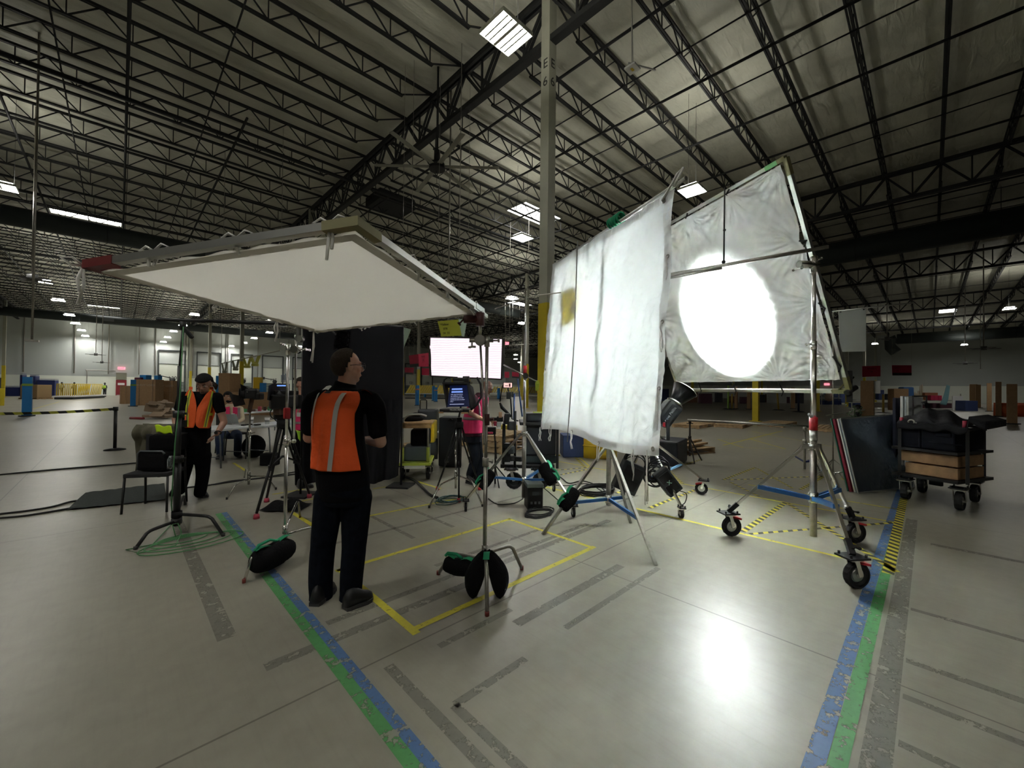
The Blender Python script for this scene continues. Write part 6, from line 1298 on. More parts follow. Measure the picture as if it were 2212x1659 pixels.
def shoe(t, heel, toe, h=.1, w_=.05, name='shoe'):
    heel = Vector((heel.x, heel.y, 0)); toe = Vector((toe.x, toe.y, 0)); d = (toe-heel).normalized(); r = Vector((d.y, -d.x, 0)); L_ = (toe-heel).length; rings = []
    prof = [(0, .62, .07), (.12, .8, .1), (.3, .8, .1), (.5, .86, .085), (.7, 1, .06), (.88, .85, .048), (1.0, .45, .03)]
    for u, wf, hh in prof:
        c = heel+d*u*L_; rings.append([c + r*cos(2*pi*k/16)*w_*wf + Vector((0, 0, .022+max(0, sin(2*pi*k/16))*hh*h/.1 - max(0, -sin(2*pi*k/16))*.004)) for k in range(16)])
    b = MB(); stack(b, rings, 16); o = b.build(name, shoe_m, t)
    b = MB(); out = [heel+d*u*L_+r*s*w_*wf*1.14 for s in (1, ) for u, wf, _ in prof]; out += [heel+d*u*L_-r*w_*wf*1.14 for u, wf, _ in reversed(prof)]; b.prism([p+Vector((0, 0, .001)) for p in out], (0, 0, .026)); b.build('sole', sole_m, o)
    return o
# ---- man in the orange vest, seen from behind -------------------------------------------
D1 = 2.98
def q1(x, y, dd=0.0): return at(x, y, D1+dd)
f1, r1 = fr(FY*.88+FX*.48); t = thing('person', 'man standing with his back turned in an orange safety vest and dark jeans', 'person', (fl(735, 1300).x, fl(735, 1300).y, 0))
def ring1(px, y, a, bb, dd=0.0, n=24): c = q1(px, y, dd); return ering(c, a, bb, f1, r1, n)
tor = [(742, 1075, .185, .15), (741, 1040, .205, .165), (739, 1000, .205, .165), (734, 950, .192, .152), (731, 900, .2, .145), (732, 870, .208, .135), (735, 852, .185, .12), (741, 840, .125, .095), (747, 828, .075, .07)]
hc = q1(752, 792, -.0); hf = (FY*.62+FX*.78).normalized(); up_ = Vector((0, 0, 1))
sh_r, el_r, wr_r = q1(803, 868, .03), q1(822, 955, .02), q1(790, 950, .25); sh_l, el_l, wr_l = q1(680, 866, -.02), q1(668, 945, .05), q1(715, 940, .3)
b = MB(); q, Mh = headmesh(b, hc, hf, up_, 1.02); b.tube([q1(746, 848), q1(750, 820), hc-up_*.03], [.075, .062, .06], 16)
stack(b, [ring1(x, y, a*.8, c*.8) for x, y, a, c in tor], 24)
limb(b, [sh_r, el_r], [.05, .048, .044]); limb(b, [el_r, wr_r], [.043, .04, .028]); limb(b, [sh_l, el_l], [.05, .048, .044]); limb(b, [el_l, wr_l], [.043, .04, .028])
hand(b, wr_r, (FY*.8-FX*.5), -up_, -FX, .7); hand(b, wr_l, (FY*.8+FX*.5), -up_, FX, .7)
for pts in ([q1(714, 1080), q1(699, 1180), q1(695, 1290)], [q1(766, 1080), q1(762, 1180), q1(762, 1290)]): limb(b, pts, [.075, .055, .04])
remesh(b.build('body', skin_m, t), .0065, 3)
hair(t, hc, hf, up_, 1.04, mat('short brown hair', (.03, .017, .009), .9, bump=.6, bscale=160), lambda d: d.z > (-.82 if d.y < -.25 else -.55+2.5*(d.y+.25)), puff=.014, ns=.0022)
eyes(t, q, 1.02)
b = MB()
for sx in (-1, 1):
    b.ring(q(sx*.034, .104, .004), hf, .024, .0022, 18, 5); b.tube([q(sx*.058, .1, .01), q(sx*.082, .03, .012), q(sx*.084, -.012, .006)], .0026, 6)
b.tube([q(-.01, .108, .008), q(.01, .108, .008)], .002, 5); b.build('glasses', mat('dark glasses frame', (.03, .015, .01), .3), t)
b = MB(); stack(b, [ring1(x, y, a+.004, c+.004) for x, y, a, c in tor[:-1]], 24); b.tube([q1(744, 842), q1(748, 826)], [.085, .078], 18)
limb(b, [q1(728, 866), sh_r, sh_r.lerp(el_r, .72)], [.09, .078, .07]); limb(b, [q1(735, 866), sh_l, sh_l.lerp(el_l, .72)], [.085, .075, .068]); b.cyl(sh_r.lerp(el_r, .6), sh_r.lerp(el_r, .78), .068, .07, 18); b.cyl(sh_l.lerp(el_l, .6), sh_l.lerp(el_l, .78), .066, .068, 18)
remesh(b.build('polo_shirt', shirt_m, t), .009, 3)
b = MB(); stack(b, [ring1(x, y, a*1.0, c) for x, y, a, c in [(745, 1085, .17, .145), (743, 1055, .2, .165), (742, 1025, .205, .168)]], 24)
limb(b, [q1(712, 1075), q1(698, 1180), q1(693, 1245), q1(694, 1288)], [.11, .087, .085, .08]); limb(b, [q1(770, 1075), q1(765, 1180), q1(760, 1240), q1(758, 1282)], [.113, .087, .083, .078]); b.cyl(q1(694, 1270), q1(693, 1303), .08, .082, 18); b.cyl(q1(759, 1265), q1(757, 1300), .076, .08, 18)
o = remesh(b.build('jeans', jeans_m, t), .01, 2)
shoe(t, fl(678, 1311), fl(712, 1278)+FY*.05, .11, .052); shoe(t, fl(744, 1318), fl(802, 1293), .11, .054)
# vest wraps the back
orange = mat('orange mesh vest', (.85, .1, .012), .75, bump=.5, bscale=22); refl = mat('reflective silver tape', (.5, .48, .46), .5, .2); refl2 = mat('bright reflective tape', (.75, .75, .75), .45)
def prof1(y):
    ys = [p_[1] for p_ in tor]
    for i in range(len(tor)-1):
        if tor[i][1] >= y >= tor[i+1][1]:
            u = (tor[i][1]-y)/(tor[i][1]-tor[i+1][1]); return [tor[i][k]*(1-u)+tor[i+1][k]*u for k in (0, 2, 3)]
    return [tor[0][0], tor[0][2], tor[0][3]]
def vp(phi, y, off=.018):
    # phi measured from the camera-facing direction, positive to the right
    cx_, a, c_ = prof1(max(829, min(1040, y))); c = q1(cx_, y); d = FX*sin(phi)-FY*cos(phi); dr, df = d.dot(r1), d.dot(f1); k = 1/sqrt((dr/a)**2+(df/c_)**2); fl_ = .012*max(0, (y-930)/80); wob = .006*sin(phi*9+y*.03)*max(0, min(1, (y-870)/60))
    return c + d*(k+off+fl_+wob)
def vest1(u, v):
    y = 1007-(1007-845)*v; lo, hi = -1.75, .92
    if v > .72: hi = .92+(v-.72)*.9
    p = vp(lo+(hi-lo)*u, y)
    if v > .9: p += (q1(742, 838)-p)*(v-.9)*1.2
    return p
o = MB().grid(vest1, 60, 50).build('vest', orange, t); o.modifiers.new('s', 'SOLIDIFY').thickness = .004
def pstrip(fn, pxs, w_, m, nm, n=40, off=.024):
    b = MB(); b.grid(lambda u, v: fn(u, v), 3, n); return b.build(nm, m, o)
def phi_of(px, y): cx_, a, c_ = prof1(max(829, min(1040, y))); return math.asin(max(-1, min(1, (px-cx_)/876*D1/(a+.02))))
def mkstrip(pts, w_, m, nm='reflective_strip'):
    def fn(u, v):
        s = v*(len(pts)-1); i = min(int(s), len(pts)-2); x = pts[i][0]*(1-(s-i))+pts[i+1][0]*(s-i); y = pts[i][1]*(1-(s-i))+pts[i+1][1]*(s-i)
        ph = phi_of(x, y); return vp(ph+(u-.5)*w_/.2, y, .026)
    MB().grid(fn, 4, 40).build(nm, m, o)
mkstrip([(764, 848), (757, 865), (751, 885), (747, 910), (744, 935), (741, 970), (738, 1006)], .034, refl); mkstrip([(690, 848), (684, 862), (681, 880), (680, 912), (679, 940), (675, 970), (673, 1002)], .03, refl2)
b = MB(); b.grid(lambda u, v: vp(phi_of(713+17*u, 840), 846-8*v-2*sin(u*3), .035)+up_*.01, 6, 4); b.build('turned_up_label', refl2, o); b = MB(); b.grid(lambda u, v: vp(phi_of(714+18*u, 845), 849-5*v, .028), 6, 4); b.build('brand_patch', blackm, o)
b = MB(); b.grid(lambda u, v: q1(781+22*u, 846+9*u+3*v-4*sin(pi*u), -.05+.1*v)+up_*.012, 8, 6); b.build('shoulder_strap', orange, o)
# ---- man in black cap, orange vest -------------------------------------------------------
def person(label, D, cx_feet, f, tor, head, arms, legs, skin, shirt, pants, headup=(0, 0, 1), hs=1.0, vox=.011, sleeves=.5, feet=None, headf=None, shirt_seg=True, neck=None, hands=None, long_sleeve=False, bald=False):
    Q = lambda x, y, dd=0.0: at(x, y, D+dd)
    f_, r_ = fr(f); base = Q(*cx_feet); t = thing('person', label, 'person', (base.x, base.y, 0)); b = MB()
    hc = Q(*head); hf = Vector(headf).normalized() if headf else f_; up_ = Vector(headup).normalized(); up_ = (up_-hf*up_.dot(hf)).normalized()
    q, Mh = headmesh(b, hc, hf, up_, hs); nk = Q(*neck); b.tube([nk-Vector((0, 0, .05)), nk, hc-up_*.03], [.075, .058, .055], 14)
    rg = lambda k, g: [ering(Q(x, y, dd), a*k+g, c*k+g, f_, r_, 20) for x, y, a, c, dd in tor]
    stack(b, rg(.82, 0), 20)
    A = [[Q(*p) for p in a] for a in arms]
    for a in A: limb(b, a[:2], [.05, .047, .042]); limb(b, a[1:3], [.042, .038, .027])
    for a, h in zip(A, hands or []):
        if h: hand(b, a[2], *h)
    Lg = [[Q(*p) for p in l] for l in legs]
    for l in Lg: limb(b, l, [.075, .05, .038])
    remesh(b.build('body', skin, t), vox*.7, 2)
    b = MB(); stack(b, rg(1, .006), 20)
    for a in A:
        e = a[1] if long_sleeve else a[0].lerp(a[1], sleeves); limb(b, [a[0], e], [.08, .07, .062] if not long_sleeve else [.07, .06, .055]); 
        if long_sleeve: limb(b, [a[1], a[1].lerp(a[2], .9)], [.055, .05, .04])
        else: b.cyl(a[0].lerp(a[1], sleeves-.12), a[0].lerp(a[1], sleeves+.06), .062, .065, 14)
    remesh(b.build('shirt', shirt, t), vox, 3)
    b = MB(); x, y, a, c, dd = tor[0]; stack(b, [ering(Q(x, y+14*6/D, dd), a*.85, c*.9, f_, r_, 20), ering(Q(x, y, dd), a*1.0, c*1.0, f_, r_, 20), ering(Q(x, y-14*6/D, dd), a*1.0, c*1.0, f_, r_, 20)], 20)
    for l in Lg: limb(b, l, [.108, .085, .075, .072])
    remesh(b.build('trousers', pants, t), vox, 2)
    for h_, t_ in feet or []: shoe(t, fl(*h_), fl(*t_))
    return t, Q, q, hc, hf, up_, f_, r_
D2 = 5.55
tb = person('man in a black cap looking down in an orange vest with yellow stripes', D2, (420, 1060), -FY*.95-FX*.1,
  [(419, 985, .2, .16, 0), (417, 950, .205, .17, 0), (418, 915, .21, .17, 0), (421, 880, .215, .155, 0), (427, 858, .2, .13, 0), (432, 846, .12, .09, 0)], (441, 830, -.06),
  [[(397, 858), (379, 905), (384, 950, -.1)], [(468, 860), (484, 912), (468, 938, -.12)]], [[(404, 985), (398, 1020), (388, 1058)], [(437, 985), (438, 1025), (432, 1064)]], skin_m, shirt_m, blk_tr,
  headf=(-FY.x*.8+FX.x*.25, -FY.y*.8+FX.y*.25, -.38), hs=1.06, neck=(436, 846, -.02), feet=[((380, 1062), (374, 1071)), ((430, 1066), (444, 1076))], hands=[(-Vector((0, 0, 1)), FX, -FY, .5), (-FX*.7-Vector((0, 0, .7)), -FX+Vector((0, 0, -1)), -FY, .4)])
t, Q, q, hc, hf, up_, f_, r_ = tb
eyes(t, q, 1.06)
hair(t, hc, hf, up_, 1.1, mat('black knit cap', (.007, .007, .008), .95, bump=.4, bscale=80), lambda d: d.z > .38 or (d.y < -.1 and d.z > -.1), name='cap', puff=.02, ns=.001)
b = MB()
for sx in (-1, 1):
    for k in range(4): b.tube([q(sx*.075, -.03-.015*k, 0), q(sx*(.095+.005*k), -.04-.015*k, -.05), q(sx*.1, -.05-.01*k, -.1)], [.012, .013, .005], 6)
b.build('long_hair', mat('dark brown hair', (.03, .02, .013), .9), t)
b = MB(); b.ell(q(0, .075, -.085), (.035, .02, .02), seg=10, rings=6); b.build('goatee', mat('greying beard', (.16, .1, .07), .9), t)
b = MB(); w = Q(472, 934, -.12); b.ring(w, (Q(484, 912)-w), .034, .008, 16, 6); b.cyl(w-FY*.04, w-FY*.052, .022, seg=12); b.build('wrist_watch', black, t)
b = MB(); b.bbox(Q(399, 915, -.2), (.05, .03, .09), .01, rz=RZ); b.build('radio', black, t)
yst = mat('lime reflective tape', (.72, .8, .05), .5); gst = mat('grey green tape centre', (.16, .2, .09), .5)
def tor2(y):
    T = [(985, 419, .2, .16), (950, 417, .205, .17), (915, 418, .21, .17), (880, 421, .215, .155), (858, 427, .2, .13), (838, 432, .13, .1)]
    for i in range(len(T)-1):
        if T[i][0] >= y >= T[i+1][0]: u = (T[i][0]-y)/(T[i][0]-T[i+1][0]); return [T[i][k]*(1-u)+T[i+1][k]*u for k in (1, 2, 3)]
    return [432, .13, .1]
def vf(x, y, off=.022):
    cx_, a, c_ = tor2(y); u = (x-cx_)/876*D2/(a+off); u = max(-.995, min(.995, u)); return Q(x, y, -(c_+off)*sqrt(1-u*u))
def vhalf(left):
    # outline per height: inner and outer x of each front half
    K = [(842, 408, 414), (850, 402, 419), (865, 397, 423), (880, 395, 425), (895, 395, 423), (910, 396, 422), (918, 397, 421), (924, 400, 418)] if left else [(842, 457, 462), (850, 446, 467), (865, 436, 470), (880, 427, 468), (895, 423, 464), (910, 422, 459), (920, 424, 455), (925, 430, 452)]
    def fn(u, v):
        s = v*(len(K)-1); i = min(int(s), len(K)-2); g = s-i; y, x0, x1 = [K[i][k]*(1-g)+K[i+1][k]*g for k in range(3)]; return vf(x0+(x1-x0)*u, y, .024+.004*sin(u*8+v*9))
    return fn
vst = MB().grid(vhalf(True), 24, 40).grid(vhalf(False), 24, 40).build('vest', mat('orange mesh vest front', (.85, .12, .02), .7, bump=.3, bscale=40), t); vst.modifiers.new('s', 'SOLIDIFY').thickness = .004
def fst(pts, w_, m, off): MB().grid(lambda u, v: (lambda s: (lambda i, g: vf(pts[i][0]*(1-g)+pts[i+1][0]*g+(u-.5)*w_, pts[i][1]*(1-g)+pts[i+1][1]*g, off))(min(int(s), len(pts)-2), s-min(int(s), len(pts)-2)))(v*(len(pts)-1)), 3, 30).build('reflective_strip', m, vst)
for pts in ([(412, 843), (406, 865), (404, 890), (403, 922)], [(462, 845), (455, 872), (448, 900), (443, 923)], ):
    fst(pts, 7.5, yst, .032); fst(pts, 2.6, gst, .036)
for x0, x1 in ((395, 404), (452, 460)): fst([(x0, 896), (x1, 895)], .1, yst, .033); b = MB(); b.grid(lambda u, v: vf(x0+(x1-x0)*u, 892+6*v, .033), 4, 3); b.build('side_band', yst, vst)
b = MB(); b.grid(lambda u, v: vf(408+8*u, 838+6*v, .0)+Vector((0, 0, .015)), 4, 3); b.grid(lambda u, v: vf(452+9*u, 838+6*v, .0)+Vector((0, 0, .015)), 4, 3); b.build('shoulder_piece', mat('orange mesh vest front'), vst)
# ---- seated bearded man with pink vest ----------------------------------------------------
D3 = 9.0
t, Q, q, hc, hf, up_, f_, r_ = person('bearded man seated behind the laptop in a pink vest over a cream sweater', D3, (500, 960), -FY*.8+FX*.5,
  [(500, 938, .17, .14, .25), (500, 915, .17, .14, .22), (501, 895, .18, .14, .2), (502, 880, .17, .12, .18), (502, 872, .1, .08, .16)], (493, 858, .12),
  [[(486, 883, .18), (480, 905, .1), (497, 915, -.1)], [(519, 884, .2), (523, 905, .1), (510, 914, -.1)]], [[(488, 938, .15), (474, 942, -.2), (476, 980, -.25)], [(510, 938, .15), (514, 942, -.2), (513, 980, -.25)]], skin2, mat('cream sweater', (.55, .46, .32), .9), mat('blue denim', (.02, .035, .08), .9),
  hs=1.08, vox=.013, neck=(500, 873, .14), long_sleeve=True, headf=(FX.x*.9-FY.x*.5, FX.y*.9-FY.y*.5, -.1), feet=[((478, 984), (470, 993)), ((513, 982), (520, 990))], hands=[(FX-FY*.3, -Vector((0, 0, 1)), -FY, .3), (-FX-FY*.3, -Vector((0, 0, 1)), -FY, .3)])
eyes(t, q); hair(t, hc, hf, up_, 1.04, mat('black hair', (.01, .008, .007), .9), lambda d: (d.z > .35) or (d.y < .2 and d.z > -.5), ns=.003)
b = MB(); b.ell(q(0, .045, -.075), (.06, .052, .045), seg=14, rings=8); b.build('beard', mat('black hair'), t)
pink = mat('hot pink vest', (.78, .03, .15), .7); gtape = mat('grey reflective tape', (.3, .22, .22), .5)
b = MB()
b.grid(lambda u, v: Q(487+9*u+1*v, 880+34*v-2*u, .02+.02*u), 6, 10); b.grid(lambda u, v: Q(503+13*u, 879+33*v+2*u, .02), 6, 10); o = b.build('vest', pink, t); b = MB(); b.grid(lambda u, v: Q(513+6*u, 881+30*v, .0), 4, 8); b.build('reflective_strip', gtape, o)
b = MB(); b.grid(lambda u, v: Q(500+7*u, 893+7*v, -.01), 2, 2); b.build('name_badge', white_p, o)
chair('black stacking chair the bearded man sits on', None, .45, RZ+2.6, pl(500, 960, 9.35))
# ---- woman partly hidden by the backdrop ----------------------------------------------------
D4 = 6.4
t, Q, q, hc, hf, up_, f_, r_ = person('smiling woman in a pink vest with a lime bandana half hidden by the black backdrop', D4, (655, 1000), -FY*.6+FX*.8,
  [(652, 958, .16, .13, 0), (652, 930, .14, .12, 0), (653, 900, .15, .12, 0), (654, 880, .16, .12, 0), (655, 868, .1, .08, 0)], (651, 832, 0),
  [[(638, 882), (640, 912, -.1), (652, 868, -.16)], [(668, 882), (676, 915), (668, 940, -.1)]], [[(648, 958), (648, 1000), (648, 1045)], [(658, 958), (660, 1000), (662, 1045)]], skin_m, shirt_m, blk_tr,
  hs=.95, neck=(654, 862, 0), headf=(FX.x*.95-FY.x*.5, FX.y*.95-FY.y*.5, .0), feet=[((646, 1050), (655, 1056)), ((662, 1050), (672, 1055))], hands=[(Vector((0, 0, 1))+FX*.2, FX, -FY, .9), None])
eyes(t, q, .95); hair(t, hc, hf, up_, 1.02, mat('dark brown hair'), lambda d: (d.z > .45) or (d.y < .1 and d.z > -.6), ns=.002)
b = MB(); b.grid(lambda u, v: q(-.022+.044*u, .1-.02*abs(u-.5), -.058-.008*v-.008*sin(pi*u)), 8, 3); b.build('smile', mat('teeth', (.75, .72, .68), .3), t)
b = MB(); b.grid(lambda u, v: Q(638+24*u, 884+45*v, -.17+.03*abs(u-.5)), 10, 14); o = b.build('vest', pink, t); b = MB(); b.grid(lambda u, v: Q(638+24*u, 911+5*v, -.178+.03*abs(u-.5)), 8, 2); b.build('reflective_strip', gtape, o); b = MB(); b.grid(lambda u, v: Q(641+10*u, 891+9*v, -.18), 2, 2); b.build('name_badge', white_p, o)
b = MB(); b.grid(lambda u, v: Q(639+18*u*(1-v*.5)+4*v, 929+4*u+22*v*(1-abs(u-.5)), -.19+.01*sin(u*12)), 12, 8); o = b.build('lime_bandana', mat('lime cloth', (.4, .72, .04), .7), t); o.modifiers.new('s', 'SOLIDIFY').thickness = .01
# ---- bald man ---------------------------------------------------------------------------------
D5 = 6.75
t, Q, q, hc, hf, up_, f_, r_ = person('bald man in a pink vest bending over camera gear behind the steel stand', D5, (1030, 1040), FX*.95-FY*.25,
  [(1020, 942, .15, .16, 0), (1021, 920, .16, .17, 0), (1027, 895, .17, .16, 0), (1034, 870, .17, .14, 0), (1038, 856, .16, .11, 0), (1041, 848, .09, .08, 0)], (1052, 838, 0),
  [[(1022, 862, -.2), (1016, 893, -.26), (1045, 907, -.3)], [(1045, 866, .15), (1044, 900, .15), (1062, 908, -.05)]], [[(1019, 945), (1026, 985), (1016, 1025)], [(1028, 945, .08), (1034, 990, .08), (1036, 1030, .05)]], skin_m, mat('dark maroon shirt', (.06, .01, .02), .9), mat('navy denim', (.008, .012, .022), .9),
  hs=1.0, neck=(1044, 850, 0), headf=(FX.x*.8-FY.x*.15, FX.y*.8-FY.y*.15, -.55), feet=[((1008, 1043), (1026, 1046)), ((1024, 1036), (1044, 1040))], hands=[(FX*.9+Vector((0, 0, .1)), -Vector((0, 0, 1)), -FY, .5), (FX*.7-Vector((0, 0, .5)), -FY, -FX, .5)])
eyes(t, q)
b = MB(); rgb_ = lambda y: None
T5 = [(1020, 935, .15, .16), (1021, 915, .16, .17), (1027, 893, .17, .16), (1034, 870, .17, .14), (1038, 858, .16, .11)]
stack(b, [ering(Q(x, y), a+.022, c+.022, f_, r_, 20) for x, y, a, c in T5], 20); o = remesh(b.build('vest', pink, t), .012, 2)
b = MB(); stack(b, [ering(Q(x, y), a+.028, c+.028, f_, r_, 20) for x, y, a, c in [(1024, 906, .165, .165), (1025.5, 900, .167, .163)]], 20); b.build('reflective_strip', gtape, o)
b = MB(); b.tube([Q(1031, 860, -.19), Q(1036, 880, -.2), Q(1037, 902, -.2)], .018, 6); b.build('side_strip', gtape, o)
# ---- small far people -----------------------------------------------------------------------------
def farman(px, py, label, col, depth=None):
    p = fl(px, py); t = thing('person', label, 'person', p); b = MB(); b.ell(p+Vector((0, 0, 1.66)), (.1, .11, .13)); b.tube([p+Vector((0, 0, 1.45)), p+Vector((0, 0, 1.6))], .06, 8)
    for s in (-1, 1): b.tube([p+FX*s*.1+Vector((0, 0, .9)), p+FX*s*.12], [.09, .06], 8); b.tube([p+FX*s*.2+Vector((0, 0, 1.42)), p+FX*s*.27+Vector((0, 0, 1.1)), p+FX*s*.15-FY*.2+Vector((0, 0, 1.0))], [.06, .05, .035], 8)
    b.tube([p+Vector((0, 0, .85)), p+Vector((0, 0, 1.2)), p+Vector((0, 0, 1.45))], [.17, .19, .15], 12); remesh(b.build('body', mat('dark far clothing', (.03, .03, .035), .8), t), .03, 2)
    b = MB(); b.tube([p+Vector((0, 0, 1.0)), p+Vector((0, 0, 1.2)), p+Vector((0, 0, 1.42))], [.2, .22, .18], 12); b.build('vest', mat(col[0], col[1], .6), t)
farman(133, 856, 'distant person in a dark coat and lime trimmed vest by the blue bins', ('lime white vest', (.45, .5, .3))); farman(160, 856, 'distant person in dark clothes behind the yellow railings', ('dark vest', (.04, .04, .04)))
farman(226, 857, 'distant person in a bright lime vest left of the red door', ('lime vest', (.55, .8, .08)))
# ================================================================ FAR SETTING
def fp(x, y): p = fl(x, y); return Vector((p.x, p.y, 0))
# red exit door with grey transom panel on the dock wall
t = MB(); d0, d1 = ony(250, 840, 79.9), ony(273, 840, 79.9); b = MB(); b.box(((d0.x+d1.x)/2, 79.93, 1.1), (d1.x-d0.x, .1, 2.2)); o = b.build('door_1', mat('red door', (.22, .012, .02), .5)); tag(o, kind='structure')
MB().box(((d0.x+d1.x)/2, 79.86, 1.62), (.7, .03, .3)).build('door_sign', white_p, o); MB().box((d1.x-.25, 79.85, 1.0), (.12, .06, .1)).build('door_handle', alu, o)
MB().box(((d0.x+d1.x)/2, 79.93, 2.72), (d1.x-d0.x, .08, .98)).build('transom_panel', mat('olive grey panel', (.2, .2, .15), .6), o); MB().box(((d0.x+d1.x)/2+.1, 79.8, .05), (1.1, .2, .06)).build('threshold', white_p, o)
exm = mat('lit exit sign', (.8, .2, .25), emit=(1, .25, .32), estr=1.6)
def exitsign(c, nrm, label, sz=.55):
    t = thing('exit_sign', label, 'exit sign', c); M = facing(Vector(c)+Vector(nrm)*.05, (-nrm[1], nrm[0], 0) , nrm); b = MB(); x = Vector((-nrm[1], nrm[0], 0)); b.bar(Vector(c)-x*sz, Vector(c)+x*sz, .08, sz*.9); b.build('sign_box', exm, t)
    text('EXIT', sz*.8, M, mat('dark red print'), 'lettering', t)
exitsign((d0.lerp(d1, .5).x, 79.7, 3.85), (0, -1, 0), 'small lit red exit sign above the red door', .38)
exitsign(tuple(onx(1786, 830, 91.93)), (-1, 0, 0), 'small lit red exit sign under the white frame at right', .38); c = at(1092, 742, 36); exitsign(tuple(c), tuple(-FY), 'small lit red exit sign right of the glowing panel', .3); MB().cyl(c, (c.x, c.y, 11.15), .02, seg=6).build('hanger', dullsteel, [o for o in bpy.data.objects if o.get('label') == 'small lit red exit sign right of the glowing panel'][0])
# dock doors: track frames and white leaves with numbers
trk = mat('dark door track', (.03, .035, .035), .6); leafm = mat('white dock door', (.7, .73, .64), .5); lowm = mat('grey dock leveller panel', (.22, .26, .24), .6)
for k, (x0, x1, num) in enumerate([(342, 399, '130'), (425, 476, '129'), (499, 545, '128'), (566.5, 611, '127'), (632, 668, '126'), (875, 900, '121'), (910, 934, '120')]):
    a, c = ony(x0, 800, 79.9).x, ony(x1, 800, 79.9).x; m_ = (a+c)/2; w_ = c-a
    o = tag(MB().box((m_, 79.93, 3.35), (w_-.2, .08, 2.7)).build('door_%d' % (k+2), leafm), kind='structure')
    MB().box((m_, 79.92, 1.0), (w_-.2, .06, 2.0)).build('lower_panel', lowm, o)
    b = MB()
    for z in (2.0, 1.5, 1.0, .5): b.box((m_, 79.86, z), (w_-.2, .06, .05))
    b.box((m_, 79.86, 1.0), (.05, .06, 2.0)); b.box((m_, 79.85, 4.72), (w_, .06, .06)); b.build('panel_ribs', trk, o)
    b = MB(); b.box((a, 79.8, 3.4), (.12, .2, 6.8)); b.box((c, 79.8, 3.4), (.12, .2, 6.8)); b.box((m_, 79.8, 6.75), (w_, .2, .16)); b.build('door_track', trk, o)
    text(num, .7, facing((m_+.1, 79.83, 2.95-.35), (1, 0, 0), (0, -1, 0)), lt, 'door_number', o)
    if k < 5:
        b = MB(); b.bar((a+.2, 79.95, 2.9), (a+.2, 79.2, 2.9), .1, .12); b.bar((a+.2, 79.3, 2.9), (m_-.1, 78.6, 2.6), .1, .12); b.bbox((a+.1, 79.4, 2.9), (.35, .3, .4), .05); b.ell((m_, 78.5, 2.3), (.35, .2, .35)); tag(b.build('dock_lamp', black), ('black dock arm lamp at the dock door by the black stand', 'black dock arm lamp above the man in the black cap', 'black dock arm lamp behind the barn door lamp', 'black dock arm lamp over the yellow bin', 'black dock arm lamp beside the left chrome stand')[k], 'lamp')
for k, x in enumerate((400, 404, 412, 416, 488, 492, 557, 624, 50, 160, 234, 300, 335)):
    X = ony(x, 800, 79.7).x; tag(MB().tube([(X, 79.8, .2 if x in (404, 412) else 3), (X, 79.8, 10.8)], .14 if x in (404, 412) else .06, 8).build('wall_conduit', mat('pale pipe', (.45, .48, .42), .6) if x in (404, 412) else dullsteel), 'pipe running up the dock wall', 'pipe', 'conduits on the dock wall')
tag(MB().tube(spl([(ony(188, 805, 79.8).x, 79.8, .6), (ony(188, 805, 79.8).x, 79.8, 3.2), (ony(190, 805, 79.8).x, 79.8, 3.45), (ony(250, 805, 79.8).x, 79.8, 3.45)]), .05, 6).build('wall_conduit', dullsteel), 'thin conduit bending over left of the red door', 'pipe')
# partition panels at the right far side
pan = mat('white partition panel', (.62, .63, .6), .6)
def panel(x0, x1, yb, ht, label, D=None):
    a, c = fp(x0, yb), fp(x1, yb+ (x1-x0)*.02); t = MB(); b = MB(); b.bar(a+Vector((0, 0, ht/2)), c+Vector((0, 0, ht/2)), .12, ht); o = b.build('partition_panel', pan); tag(o, label, 'panel')
for k, (x0, x1, l) in enumerate([(1462, 1472, 'narrow white panel left of the tool rack far behind the spotlight'), (1506, 1517, 'white panel right of the thin yellow post'), (1518, 1537, 'white panel beside the pinkish store opening'), (1574, 1596, 'white panel left of the brown post'), (1598, 1612, 'white panel between brown and yellow posts'), (1656, 1699, 'wide white panel with an orange coat hung beside it'), (1540, 1552, 'white panel behind the far black stand')]): panel(x0, x1, 866+(x0-1462)*.022, 2.3, l)
rnd = random.Random(21)
def clutter(n, x0, x1, y0, y1, cols, label, cat, name, wmul=1.0, hr=(.3, 1.0), grp=None, wr=(.3, 1.0)):
    for k in range(n):
        x = x0+(x1-x0)*(k+.5)/n; y = rnd.uniform(y0, y1); p = fp(x, y); w_ = rnd.uniform(*wr)*wmul; h = rnd.uniform(*hr); cn, cc = cols[k % len(cols)]; b = MB(); b.bbox(p+Vector((0, 0, h/2)), (w_, rnd.uniform(.4, .9), h), .03, rz=RZ+rnd.uniform(-.2, .2))
        tag(b.build(name, mat(cn, cc, .7)), label, cat, grp or label)
clutter(9, 1480, 1740, 869, 872, [('brown store bin', (.2, .1, .06)), ('plum store bin', (.12, .05, .08)), ('dark store bin', (.05, .05, .06))], 'dark bins in the store openings far behind the leaning frame', 'bin', 'storage_bin', 1.6, (.8, 1.6))
clutter(5, 1405, 1440, 864, 868, [('olive bin', (.1, .14, .07)), ('navy bin', (.03, .05, .14)), ('grey bin', (.14, .15, .15))], 'coloured bins seen right of the hanging cloth edge', 'bin', 'storage_bin', 1.4, (1.0, 2.0))
clutter(7, 1772, 1822, 866, 871, [('navy bin', ), ('brown store bin',), ('grey bin',)][:0] or [('navy bin', (.03, .05, .14)), ('grey bin', (.14, .15, .15))], 'blue and grey goods under the white right corner of the frame', 'bin', 'storage_bin', 1.6, (.8, 1.5))
